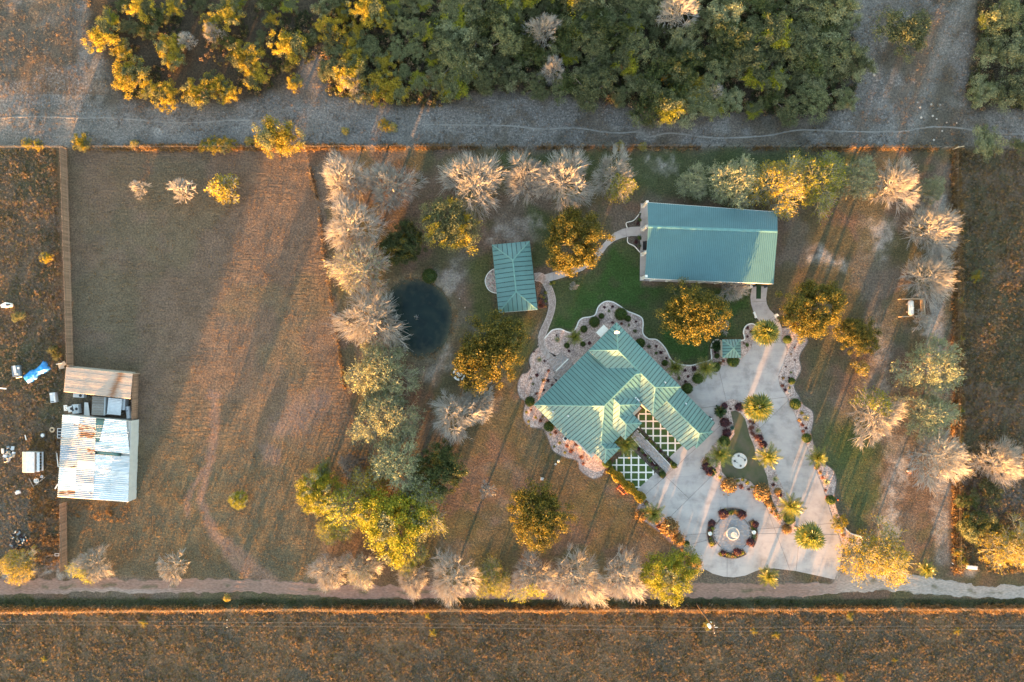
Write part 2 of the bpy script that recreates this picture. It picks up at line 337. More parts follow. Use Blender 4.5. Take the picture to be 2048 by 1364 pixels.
def build_ground():
    st = 0.40
    xs = np.arange(-100, 100.01, st); ys = np.arange(-68, 68.01, st)
    xs[0], ys[0] = -100, -68
    X, Y = np.meshgrid(xs, ys); x = X.ravel(); y = Y.ravel(); nx, ny = len(xs), len(ys)
    px = x / K + 1024; py = 682 - y / K
    z = ground_z(x, y)
    c = np.zeros((len(x), 3)); prm = np.zeros((len(x), 3))      # prm: pale specks, furrow, clod
    nA = fbm(x, y, 7, 3); nB = fbm(x, y, 2.4, 9); nC = fbm(x, y, 18, 21); nD = fbm(x, y, 1.1, 77, 3)
    def put(mask, col, speck=None, fur=None, clod=None):
        m = np.clip(mask, 0, 1)[:, None]
        c[:] = c * (1 - m) + np.array(col) * m
        for i, v in enumerate((speck, fur, clod)):
            if v is not None: prm[:, i] = prm[:, i] * (1 - m[:, 0]) + v * m[:, 0]
    put(np.ones(len(x)), (0.138, 0.098, 0.076), 0.10, 0, 0.5)
    put(sstep(0.50, 0.66, nA) * 0.8, (0.090, 0.084, 0.045))
    put(sstep(0.52, 0.70, nC) * 0.6, (0.145, 0.090, 0.055))
    put(sstep(0.55, 0.72, nB) * 0.5, (0.085, 0.068, 0.045))
    put(sstep(0.50, 0.62, fbm(x, y, 6.5, 301)) * .65, (0.135, 0.120, 0.102), 0.25)
    put(sstep(0.54, 0.64, fbm(x, y, 5.0, 302)) * .6, (0.088, 0.088, 0.050))
    # land north of the fence
    nm = 1 - sstep(288, 300, py + 6 * (nB - .5))
    put(nm, (0.150, 0.140, 0.136), 0.60, 0, 0.6)
    put(nm * sstep(0.48, 0.64, nA) * 0.75, (0.085, 0.075, 0.058), 0.15)
    put(nm * sstep(0.55, 0.68, nB) * 0.5, (0.21, 0.20, 0.19), 0.5)
    put(nm * sstep(0.50, 0.62, fbm(x, y, 4.2, 63)) * 0.55, (0.125, 0.100, 0.078), 0.2)
    put(nm * sstep(0.5, 0.62, nC) * 0.6 * (px < 500) * (py < 190), (0.165, 0.100, 0.062))
    put(polymask(px, py, [(-60,215),(500,215),(700,190),(880,240),(880,290),(-60,290)], 22, 30 * (nB - .5)) * .7, (0.185, 0.180, 0.178), 0.6)
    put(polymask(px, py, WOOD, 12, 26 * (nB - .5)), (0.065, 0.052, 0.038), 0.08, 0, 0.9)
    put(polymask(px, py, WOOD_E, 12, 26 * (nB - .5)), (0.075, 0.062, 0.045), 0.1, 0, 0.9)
    put(polymask(px, py, [(600,110),(660,90),(690,120),(650,190),(600,180)], 12, 24 * (nB - .5)), (0.165, 0.155, 0.150), 0.3)
    put((1 - sstep(6, 24, polydist(px, py, [(1940,-20),(1895,70),(1862,160),(1838,235),(1830,262)]) + 22 * (nB - .5))) * .6, (0.20, 0.19, 0.182), 0.6)
    put((1 - sstep(6, 22, polydist(px, py, [(1720,-20),(1722,80),(1712,160),(1690,240)]) + 22 * (nB - .5))) * .5, (0.20, 0.188, 0.178), 0.6)
    # stubble field
    fm = polymask(px, py, FIELD, 6, 4 * (nB - .5))
    put(fm, (0.150, 0.110, 0.085), 0.10, 1.0, 0.6)
    put(fm * sstep(0.45, 0.66, nA) * 0.6, (0.120, 0.105, 0.070))
    put(fm * sstep(0.50, 0.64, nC) * 0.5, (0.175, 0.120, 0.085))
    put(fm * sstep(820, 960, py) * 0.75, (0.105, 0.098, 0.066), 0.10, 0.35)
    put(fm * sstep(820, 960, py) * sstep(.5, .62, nB) * 0.6, (0.15, 0.105, 0.06))
    prm[:, 1] *= .12 + .88 * sstep(.44, .60, fbm(x, y, 8, 222, 3))
    for pl, w in (([(428,790),(430,850),(424,900),(412,960),(400,1000),(425,1060),(455,1110),(495,1150)], 9), ([(415,930),(380,985),(375,1030)], 6), ([(455,1090),(500,1130),(540,1160)], 14)):
        d = polydist(px, py, pl); put((1 - sstep(w * .4, w * 1.5, d + 16 * (nD - .45))) * .85, (0.245, 0.160, 0.125), 0.05, 0.0, 0.3)
    for cx, cy, r in ((598, 832, 52), (640, 800, 30), (560, 860, 30), (428, 790, 14), (540, 905, 26)):
        put((1 - sstep(r * .3, r, np.hypot(px - cx, py - cy) + 40 * (nD - .5))) * .7, (0.205, 0.150, 0.132), 0.05, 0.0, 0.3)
    # side lots
    for q in (LOT_W, LOT_E):
        m = polymask(px, py, q, 3, 3 * (nB - .5))
        put(m, (0.138, 0.100, 0.072), 0.05, 0, 1.0)
        put(m * sstep(0.48, 0.66, nA) * .7, (0.062, 0.066, 0.036)); put(m * sstep(0.52, 0.66, nB) * .5, (0.135, 0.088, 0.055))
    put(polymask(px, py, [(1930,960),(2048,930),(2048,1020),(1960,1040)], 18, 22 * (nB - .5)) * .7, (0.15, 0.135, 0.125), 0.3)
    put(polymask(px, py, [(-40,1000),(60,1000),(62,1060),(50,1140),(-40,1140)], 10, 16 * (nB - .5)) * .7, (0.120, 0.110, 0.095), 0.2)
    # land south of the road
    sm = sstep(1194, 1200, py + 5 * (nD - .5)); put(sm, (0.055, 0.058, 0.034), 0.03, 0, 0.8)
    put(sm * sstep(.5, .62, nB) * .6 * (px > 650) * (px < 1400), (0.070, 0.050, 0.040))
    s2 = sstep(1212, 1220, py + 4 * (nD - .5)); put(s2, (0.172, 0.118, 0.074), 0.05, 0, 1.0)
    put(s2 * sstep(.48, .62, nA) * .8, (0.092, 0.080, 0.062)); put(s2 * sstep(.52, .66, nB) * .6, (0.150, 0.098, 0.058))
    # lawns and damp green ground in the garden
    gcol = (0.046, 0.088, 0.026)
    put(polymask(px, py, LAWN_N, 6, 8 * (nB - .5)), gcol, 0.0, 0, 0.2)
    put(polymask(px, py, LAWN_N, 6, 8 * (nB - .5)) * sstep(.46, .62, nA) * .7, (0.085, 0.088, 0.046)); put(polymask(px, py, LAWN_N, 6, 8 * (nB - .5)) * sstep(.54, .66, nB) * .45, (0.085, 0.074, 0.046))
    put(polymask(px, py, [(1640,850),(1720,840),(1760,900),(1755,1010),(1720,1068),(1675,1010),(1668,940),(1632,890)], 26, 60 * (nB - .5)) * .75, (0.056, 0.088, 0.030), 0.0)
    put(polymask(px, py, [(1000,305),(1290,298),(1700,300),(1740,330),(1600,400),(1330,400),(1290,380),(1000,330)], 14, 30 * (nB - .5)) * .75, (0.055, 0.078, 0.032), 0.03)
    put(polymask(px, py, [(1050,400),(1110,440),(1120,520),(1065,540),(1062,480)], 10, 16 * (nB - .5)) * .8, (0.055, 0.080, 0.030))
    put(polymask(px, py, [(925,520),(985,500),(990,620),(1070,640),(1060,720),(1020,760),(960,650)], 14, 26 * (nB - .5)) * .75, (0.075, 0.092, 0.030), 0.02)
    put(polymask(px, py, [(1010,780),(1090,870),(1200,970),(1290,1080),(1240,1100),(1100,1000),(1000,900)], 14, 26 * (nB - .5)) * .5, (0.105, 0.088, 0.042), 0.02)
    put(polymask(px, py, [(1610,700),(1670,720),(1650,830),(1612,780)], 18, 26 * (nB - .5)) * .7, (0.085, 0.082, 0.050), 0.04)
    # wet margin of the pond
    pd = polydist(px, py, POND, True); pin = inside(px, py, POND)
    put(np.where(pin, 1, 1 - sstep(4, 22, pd + 12 * (nD - .5))) * .9, (0.150, 0.125, 0.085), 0.05)
    put(np.where(pin, sstep(0, 10, pd), 0), (0.03, 0.04, 0.03), 0)
    # pale caliche
    pale = (0.300, 0.275, 0.255)
    for q, s, a in (([(1010,440),(1075,440),(1085,480),(990,500),(985,455)], 12, .7), ([(1640,500),(1690,520),(1690,540),(1640,530),(1600,520)], 10, .8), ([(1740,440),(1790,440),(1770,520),(1745,500)], 12, .8),
                    ([(1300,315),(1340,318),(1350,340),(1310,345)], 9, .7), ([(1770,860),(1805,870),(1812,940),(1800,1040),(1790,1075),(1768,1070),(1760,1010),(1775,940)], 10, .9),
                    ([(1850,640),(1888,640),(1882,800),(1875,860),(1858,860),(1856,760)], 9, .85), ([(1868,960),(1895,960),(1892,1110),(1876,1120)], 10, .5),
                    ([(850,570),(905,530),(935,540),(900,590)], 10, .6), ([(1780,400),(1870,370),(1895,400),(1850,450)], 14, .5), ([(860,720),(900,690),(905,730),(850,760)], 12, .5),
                    ([(1670,1090),(1760,1130),(1740,1170),(1660,1180)], 10, .8), ([(20,1115),(215,1138),(210,1152),(10,1150)], 6, .7), ([(1740,640),(1775,660),(1780,780),(1760,840),(1735,740)], 14, .55)):
        put(polymask(px, py, q, s * 1.3, 44 * (nD - .5)) * a * (.35 + .65 * sstep(.40, .58, fbm(x, y, 1.7, 140, 4))), pale, 0.9, 0, 0.4)
    put((1 - sstep(7, 19, polydist(px, py, [(1876,395),(1874,640),(1867,780),(1868,880),(1886,980),(1887,1115)]) + 20 * (nD - .5))) * .85 * (.4 + .6 * sstep(.38, .55, nB)), (0.255, 0.235, 0.218), 0.7, 0, 0.4)
    put((1 - sstep(6, 16, np.hypot(px - 318, py - 263) + 8 * (nD - .5))) * .9, (0.30, 0.29, 0.28), 0.4)
    put((1 - sstep(4, 12, np.hypot((px - 1940) * .6, py - 1145) + 8 * (nD - .5))) * .6, (0.30, 0.27, 0.25), 0.4)
    for q in (BED_BARN, BED_BARN2): put(polymask(px, py, q, 2), (0.05, 0.043, 0.038), 0.1)
    c *= (0.80 + 0.40 * nD)[:, None]
    V = np.stack([x, y, z], 1)
    ix = np.arange((ny - 1) * nx).reshape(ny - 1, nx)[:, :-1].ravel()
    F = np.stack([ix, ix + 1, ix + nx + 1, ix + nx], 1)
    # far skirt to the horizon
    b = len(V); far = 3500.0
    sk = np.array([(-100, -68, z[0]), (100, -68, z[nx - 1]), (100, 68, z[-1]), (-100, 68, z[-nx]), (-far, -far, -.2), (far, -far, -.2), (far, far, -.2), (-far, far, -.2)])
    sk[:4, 2] = -.2
    V = np.vstack([V, sk]); F = np.vstack([F, [(b + 4, b + 5, b + 1, b), (b + 5, b + 6, b + 2, b + 1), (b + 6, b + 7, b + 3, b + 2), (b + 7, b + 4, b, b + 3)]])
    c = np.vstack([c, np.tile((0.09, 0.075, 0.05), (8, 1))]); prm = np.vstack([prm, np.zeros((8, 3))])
    me = npmesh('ground', V, F, [ground_mat()], smooth=True)
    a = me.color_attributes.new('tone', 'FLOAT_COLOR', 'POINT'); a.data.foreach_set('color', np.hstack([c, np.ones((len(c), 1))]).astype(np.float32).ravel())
    a = me.color_attributes.new('traits', 'FLOAT_COLOR', 'POINT'); a.data.foreach_set('color', np.hstack([prm, np.ones((len(c), 1))]).astype(np.float32).ravel())
    o = obj('ground', me); tag(o, 'dry brown and grey grassland ground with patches of green and pale caliche', 'ground', kind='structure')
    return o

def ground_mat():
    m, n, l, b = nodes_of('ground')
    at = n.new('ShaderNodeAttribute'); at.attribute_name = 'tone'
    tr = n.new('ShaderNodeAttribute'); tr.attribute_name = 'traits'
    sep = n.new('ShaderNodeSeparateColor'); l.new(tr.outputs['Color'], sep.inputs[0])
    tc = n.new('ShaderNodeTexCoord'); P = tc.outputs['Object']
    n1 = n.new('ShaderNodeTexNoise'); n1.inputs['Scale'].default_value = 3.2; n1.inputs['Detail'].default_value = 7; n1.inputs['Roughness'].default_value = .75; l.new(P, n1.inputs['Vector'])
    r1 = ramp(n, [(0.32, (0.40, 0.42, 0.45)), (0.5, (0.95, 0.95, 0.95)), (0.70, (1.75, 1.65, 1.5))], n1.outputs['Fac'], l)
    mul = n.new('ShaderNodeVectorMath'); mul.operation = 'MULTIPLY'; l.new(at.outputs['Color'], mul.inputs[0]); l.new(r1.outputs['Color'], mul.inputs[1])
    # pale stones showing through
    n2 = n.new('ShaderNodeTexNoise'); n2.inputs['Scale'].default_value = 2.3; n2.inputs['Detail'].default_value = 8; n2.inputs['Roughness'].default_value = .8; l.new(P, n2.inputs['Vector'])
    ad = n.new('ShaderNodeMath'); ad.operation = 'MULTIPLY_ADD'; ad.inputs[1].default_value = 0.24; l.new(sep.outputs['Red'], ad.inputs[0]); l.new(n2.outputs['Fac'], ad.inputs[2])
    r2 = ramp(n, [(0.655, (0, 0, 0)), (0.76, (0.8, 0.8, 0.8))], ad.outputs[0], l)
    mx = n.new('ShaderNodeMix'); mx.data_type = 'RGBA'; l.new(r2.outputs['Color'], mx.inputs['Factor']); l.new(mul.outputs[0], mx.inputs['A']); mx.inputs['B'].default_value = (0.36, 0.34, 0.33, 1)
    # mowing rows of the field
    wv = n.new('ShaderNodeTexWave'); wv.wave_type = 'BANDS'; wv.bands_direction = 'Y'; wv.inputs['Scale'].default_value = 0.30; wv.inputs['Distortion'].default_value = 6.0; wv.inputs['Detail'].default_value = 3; wv.inputs['Detail Scale'].default_value = 1.6
    l.new(P, wv.inputs['Vector'])
    fr = n.new('ShaderNodeMath'); fr.operation = 'MULTIPLY'; l.new(wv.outputs['Fac'], fr.inputs[0]); l.new(sep.outputs['Green'], fr.inputs[1])
    rw = ramp(n, [(0.0, (1.0, 1.0, 1.0)), (1.0, (1.03, 1.02, 1.0))], fr.outputs[0], l)
    m2 = n.new('ShaderNodeVectorMath'); m2.operation = 'MULTIPLY'; l.new(mx.outputs['Result'], m2.inputs[0]); l.new(rw.outputs['Color'], m2.inputs[1])
    l.new(m2.outputs[0], b.inputs['Base Color'])
    b.inputs['Roughness'].default_value = 0.95; b.inputs['Specular IOR Level'].default_value = 0.1
    mp3 = n.new('ShaderNodeMapping'); mp3.inputs['Scale'].default_value = (.35, 2.6, 1); l.new(P, mp3.inputs['Vector']); n5 = n.new('ShaderNodeTexNoise'); n5.inputs['Scale'].default_value = 1.5; n5.inputs['Detail'].default_value = 6; n5.inputs['Roughness'].default_value = .65; l.new(mp3.outputs[0], n5.inputs['Vector'])
    n3 = n.new('ShaderNodeTexNoise'); n3.inputs['Scale'].default_value = 2.2; n3.inputs['Detail'].default_value = 7; n3.inputs['Roughness'].default_value = .7; l.new(P, n3.inputs['Vector'])
    hs = n.new('ShaderNodeMath'); hs.operation = 'MULTIPLY_ADD'; hs.inputs[1].default_value = 1.0; f5 = n.new('ShaderNodeMath'); f5.operation = 'MULTIPLY'; l.new(n5.outputs['Fac'], f5.inputs[0]); l.new(sep.outputs['Green'], f5.inputs[1]); f6 = n.new('ShaderNodeMath'); f6.operation = 'MULTIPLY_ADD'; f6.inputs[1].default_value = .26; l.new(fr.outputs[0], f6.inputs[0]); l.new(f5.outputs[0], f6.inputs[2]); l.new(f6.outputs[0], hs.inputs[0]); l.new(n3.outputs['Fac'], hs.inputs[2])
    bp = n.new('ShaderNodeBump'); bp.inputs['Strength'].default_value = 1.0; bp.inputs['Distance'].default_value = 0.30
    l.new(hs.outputs[0], bp.inputs['Height']); l.new(bp.outputs['Normal'], b.inputs['Normal'])
    return m
build_ground()
# ------------------------------------------------------------------ material library
M = {}
M['concrete'] = surf('concrete', (0.44, 0.395, 0.385), (0.27, 0.245, 0.242), scale=0.45, rough=0.75, bump=0.004, bscale=9, detail=9, vary=0.05, c3=(0.49, 0.445, 0.43), spec=0.35)
M['concrete_pale'] = surf('concrete_pale', (0.60, 0.58, 0.55), (0.47, 0.45, 0.43), scale=1.5, rough=0.8, bump=0.004, bscale=12)
M['joint'] = surf('joint', (0.12, 0.11, 0.10), scale=3)
M['kerb'] = surf('kerb', (0.80, 0.77, 0.73), (0.64, 0.61, 0.57), scale=3, rough=0.8)
M['white'] = surf('white_paint', (0.80, 0.79, 0.76), (0.66, 0.65, 0.62), scale=2.5, rough=0.5)
M['stucco'] = surf('stucco', (0.68, 0.62, 0.53), (0.60, 0.54, 0.46), scale=2, rough=0.9, bump=0.004, bscale=60)
M['wood'] = surf('weathered_wood', (0.34, 0.22, 0.155), (0.20, 0.135, 0.10), scale=2.5, rough=0.85, stretch=(1, 1, 0.15), vary=0.30, bump=0.003, bscale=30)
M['palewood'] = surf('pale_wood', (0.52, 0.40, 0.27), (0.40, 0.30, 0.20), scale=3, rough=0.8, vary=0.12)
M['greywood'] = surf('grey_wood', (0.30, 0.27, 0.24), (0.20, 0.18, 0.16), scale=3, rough=0.85, vary=0.2)
M['dark'] = surf('dark_iron', (0.035, 0.035, 0.04), scale=4, rough=0.5, metal=0.3)
M['steel'] = surf('galvanised_steel', (0.62, 0.65, 0.68), (0.50, 0.53, 0.57), scale=1.5, rough=0.45, metal=0.25, vary=0.10)
M['glass'] = surf('window_glass', (0.03, 0.04, 0.05), scale=2, rough=0.08, spec=0.7)
M['bark'] = surf('bark', (0.30, 0.255, 0.22), (0.19, 0.16, 0.14), scale=3, rough=0.95, bump=0.01, bscale=14)
M['twig'] = surf('twig', (0.43, 0.405, 0.375), (0.30, 0.282, 0.262), scale=0.8, rough=0.8, vary=0.12)
M['twig_brown'] = surf('twig_brown', (0.32, 0.25, 0.20), (0.24, 0.185, 0.15), scale=0.8, rough=0.85, vary=0.12)
M['twig_olive'] = surf('twig_olive', (0.42, 0.41, 0.30), (0.33, 0.32, 0.24), scale=0.8, rough=0.85, vary=0.12)
M['palmtrunk'] = surf('palm_trunk', (0.33, 0.27, 0.21), (0.19, 0.15, 0.11), scale=2.5, rough=0.95, stretch=(1, 1, 5), bump=0.02, bscale=7)
M['rock'] = surf('pale_rock', (0.48, 0.43, 0.39), (0.32, 0.29, 0.26), scale=4, rough=0.9, bump=0.01, bscale=14)
M['oak'] = leafmat('oak_leaf', [(0.030, 0.048, 0.014), (0.095, 0.098, 0.020), (0.21, 0.165, 0.026), (0.30, 0.215, 0.035)], trans=0.38)
M['dark_oak'] = leafmat('dark_oak_leaf', [(0.030, 0.048, 0.016), (0.065, 0.086, 0.024), (0.115, 0.120, 0.032)], trans=0.25)
M['huisache'] = leafmat('feathery_green_leaf', [(0.075, 0.092, 0.044), (0.150, 0.168, 0.078), (0.235, 0.240, 0.115)], trans=0.35, vary=.35)
M['yellow'] = leafmat('yellowing_leaf', [(0.15, 0.13, 0.022), (0.38, 0.30, 0.032), (0.50, 0.385, 0.045)], trans=0.40)
M['lime'] = leafmat('lime_leaf', [(0.14, 0.17, 0.020), (0.29, 0.30, 0.028), (0.42, 0.38, 0.034)], trans=0.40)
M['sage'] = leafmat('grey_green_leaf', [(0.16, 0.185, 0.10), (0.25, 0.27, 0.15), (0.34, 0.34, 0.19)], trans=0.3)
M['boxleaf'] = leafmat('clipped_leaf', [(0.028, 0.062, 0.010), (0.060, 0.105, 0.018), (0.125, 0.145, 0.024)], trans=0.25)
M['rustleaf'] = leafmat('rust_leaf', [(0.20, 0.12, 0.045), (0.30, 0.185, 0.07), (0.36, 0.24, 0.10)], trans=0.35)
M['redleaf'] = leafmat('red_leaf', [(0.14, 0.045, 0.035), (0.22, 0.08, 0.06), (0.26, 0.13, 0.09)], trans=0.3)
M['plumleaf'] = leafmat('plum_leaf', [(0.030, 0.012, 0.020), (0.070, 0.022, 0.036), (0.12, 0.035, 0.040)], trans=0.2)
M['yellowflower'] = leafmat('yellow_flower', [(0.10, 0.13, 0.03), (0.24, 0.24, 0.04), (0.36, 0.32, 0.05)], trans=0.3)
M['frond'] = leafmat('palm_frond', [(0.075, 0.120, 0.028), (0.175, 0.200, 0.042), (0.32, 0.28, 0.055)], trans=0.42, vary=.35, rough=.35, spec=.5)
M['sago'] = leafmat('dark_frond', [(0.018, 0.045, 0.014), (0.035, 0.070, 0.018)], trans=0.15, rough=.35, spec=.5)
M['agave'] = leafmat('agave_leaf', [(0.30, 0.30, 0.16), (0.42, 0.40, 0.24), (0.20, 0.26, 0.17)], trans=0.1)
M['blueagave'] = leafmat('blue_agave_leaf', [(0.06, 0.13, 0.12), (0.10, 0.20, 0.18)], trans=0.1)
M['thatch'] = leafmat('dry_frond', [(0.30, 0.21, 0.10), (0.42, 0.30, 0.15)], trans=0.2)

def gravelmat(name, c1, c2, c3, scale=9):
    m, n, l, b = nodes_of(name)
    tc = n.new('ShaderNodeTexCoord'); vo = n.new('ShaderNodeTexVoronoi'); vo.inputs['Scale'].default_value = scale; l.new(tc.outputs['Object'], vo.inputs['Vector'])
    bw = n.new('ShaderNodeSeparateColor'); l.new(vo.outputs['Color'], bw.inputs[0])
    r = ramp(n, [c1, c2, c3], bw.outputs['Red'], l)
    nz = n.new('ShaderNodeTexNoise'); nz.inputs['Scale'].default_value = .7; nz.inputs['Detail'].default_value = 6; l.new(tc.outputs['Object'], nz.inputs['Vector'])
    r2 = ramp(n, [(0.3, (0.72, 0.72, 0.74)), (0.7, (1.18, 1.15, 1.1))], nz.outputs['Fac'], l)
    mu = n.new('ShaderNodeVectorMath'); mu.operation = 'MULTIPLY'; l.new(r.outputs['Color'], mu.inputs[0]); l.new(r2.outputs['Color'], mu.inputs[1])
    l.new(mu.outputs[0], b.inputs['Base Color']); b.inputs['Roughness'].default_value = .9; b.inputs['Specular IOR Level'].default_value = .2
    bp = n.new('ShaderNodeBump'); bp.inputs['Strength'].default_value = 1; bp.inputs['Distance'].default_value = .05; bp.invert = True
    l.new(vo.outputs['Distance'], bp.inputs['Height']); l.new(bp.outputs['Normal'], b.inputs['Normal'])
    return m
M['gravel'] = gravelmat('bed_gravel', (0.26, 0.19, 0.175), (0.46, 0.355, 0.325), (0.66, 0.53, 0.49), 7)
M['darkgravel'] = gravelmat('dark_mulch', (0.05, 0.04, 0.036), (0.09, 0.075, 0.065), (0.16, 0.13, 0.11), 8)
M['paver_a'] = surf('paver_a', (0.38, 0.31, 0.285), (0.31, 0.255, 0.235), scale=3, rough=.85)
M['paver_b'] = surf('paver_b', (0.31, 0.245, 0.225), (0.25, 0.20, 0.185), scale=3, rough=.85)
M['paver_c'] = surf('paver_c', (0.45, 0.385, 0.36), (0.38, 0.325, 0.30), scale=3, rough=.85)
M['paver_d'] = surf('paver_d', (0.33, 0.315, 0.33), (0.26, 0.25, 0.265), scale=3, rough=.85)

# ------------------------------------------------------------------ ground sheets: roads, paths, drive, beds, pond
def sheet(name, pts, z, th, mat, label=None, kind='structure', cat=None, parent=None):
    mb = MB(); mb.prism(P2(pts), z - th, z); o = mb.build(name, mat, parent)
    if label: tag(o, label, cat, kind=kind)
    return o

def dirt_road():
    st = 0.3
    xs = np.arange(-97, 97.01, st); ts = np.linspace(0, 1, 15)
    T = np.array(P2(ROAD_T)); B = np.array(P2(ROAD_B))[::-1]
    yt = np.interp(xs, T[:, 0], T[:, 1]); yb = np.interp(xs, B[:, 0], B[:, 1])
    z0 = np.zeros_like(xs)
    yt = yt + 1.1 * (fbm(xs, z0, 1.5, 4, 4) - .5) * 1.2; yb = yb + 1.1 * (fbm(xs, z0 + 9, 1.3, 5, 4) - .5)
    X = np.repeat(xs[:, None], len(ts), 1); Y = yt[:, None] * (1 - ts) + yb[:, None] * ts
    x = X.ravel(); y = Y.ravel()
    tt = np.tile(ts, len(xs))
    edge = np.minimum(tt, 1 - tt)
    z = ground_z(x, y) + 0.05 * sstep(0, .12, edge) - 0.035 * (1 - sstep(0, .06, edge))
    z -= 0.035 * (np.exp(-((tt - .28) / .1) ** 2) + np.exp(-((tt - .70) / .1) ** 2))
    n, k = X.shape
    ix = np.arange(n * k).reshape(n, k)
    F = np.stack([ix[:-1, :-1].ravel(), ix[:-1, 1:].ravel(), ix[1:, 1:].ravel(), ix[1:, :-1].ravel()], 1)[:, ::-1]
    px = x / K + 1024
    red = np.array((0.245, 0.160, 0.130)); pale = np.array((0.315, 0.285, 0.265))
    w = np.clip(sstep(1590, 1730, px + 90 * (fbm(x, y, 3, 8) - .5)) + .55 * np.exp(-((px - 240) / 130) ** 2) * sstep(.6, .8, tt), 0, 1)[:, None]
    c = red * (1 - w) + pale * w
    tuft = sstep(.56, .66, fbm(x, y, 1.6, 91)) * np.exp(-((tt - .52) / .13) ** 2)
    tuft = np.clip(tuft + .8 * sstep(.58, .66, fbm(x, y, 2.0, 92)) * (edge < .12), 0, 1)[:, None] * .75
    c = c * (1 - tuft) + np.array((0.085, 0.085, 0.05)) * tuft
    c *= (.86 + .28 * fbm(x, y, .9, 71))[:, None]
    m, nn, l, b = nodes_of('packed_dirt')
    at = nn.new('ShaderNodeAttribute'); at.attribute_name = 'tone'
    tc = nn.new('ShaderNodeTexCoord'); nz = nn.new('ShaderNodeTexNoise'); nz.inputs['Scale'].default_value = 5; nz.inputs['Detail'].default_value = 8
    mp = nn.new('ShaderNodeMapping'); mp.inputs['Scale'].default_value = (.35, 1, 1); l.new(tc.outputs['Object'], mp.inputs['Vector']); l.new(mp.outputs[0], nz.inputs['Vector'])
    r = ramp(nn, [(0.3, (.72, .72, .72)), (.7, (1.25, 1.25, 1.25))], nz.outputs['Fac'], l)
    mu = nn.new('ShaderNodeVectorMath'); mu.operation = 'MULTIPLY'; l.new(at.outputs['Color'], mu.inputs[0]); l.new(r.outputs['Color'], mu.inputs[1]); l.new(mu.outputs[0], b.inputs['Base Color'])
    b.inputs['Roughness'].default_value = .95; b.inputs['Specular IOR Level'].default_value = .1
    bp = nn.new('ShaderNodeBump'); bp.inputs['Distance'].default_value = .05; l.new(nz.outputs['Fac'], bp.inputs['Height']); l.new(bp.outputs['Normal'], b.inputs['Normal'])
    me = npmesh('dirt_road', np.stack([x, y, z], 1), F, [m], smooth=True)
    a = me.color_attributes.new('tone', 'FLOAT_COLOR', 'POINT'); a.data.foreach_set('color', np.hstack([c, np.ones((len(c), 1))]).astype(np.float32).ravel())
    tag(obj('dirt_road', me), 'reddish dirt road turning to pale gravel towards its eastern end', 'road', kind='structure')

def ribbon(name, pts, w, mat, label, seed=1, lift=.02):
    pts = smooth_curve(P2(pts), 10); mb = MB(); L = []
    n = len(pts)
    for i in range(n):
        a = pts[max(0, i - 1)]; b = pts[min(n - 1, i + 1)]; d = Vector((b[0] - a[0], b[1] - a[1])).normalized(); nn = Vector((-d.y, d.x))
        row = []
        for s in (-1, -.45, .45, 1):
            ww = w / 2 * (1 + .55 * (R.random() - .5)) * s
            x = pts[i][0] + nn.x * ww; y = pts[i][1] + nn.y * ww
            row.append((x, y, ground_at(x, y) + (lift if abs(s) < .9 else -.03)))
        L.append(row)
    vs = [p for r in L for p in r]
    fs = [(i * 4 + k + 1, i * 4 + k, i * 4 + 4 + k, i * 4 + 5 + k) for i in range(n - 1) for k in range(3)]
    mb.add(vs, [tuple(reversed(f)) for f in fs]); o = mb.build(name, mat, smooth=True); tag(o, label, 'path', kind='structure'); return o

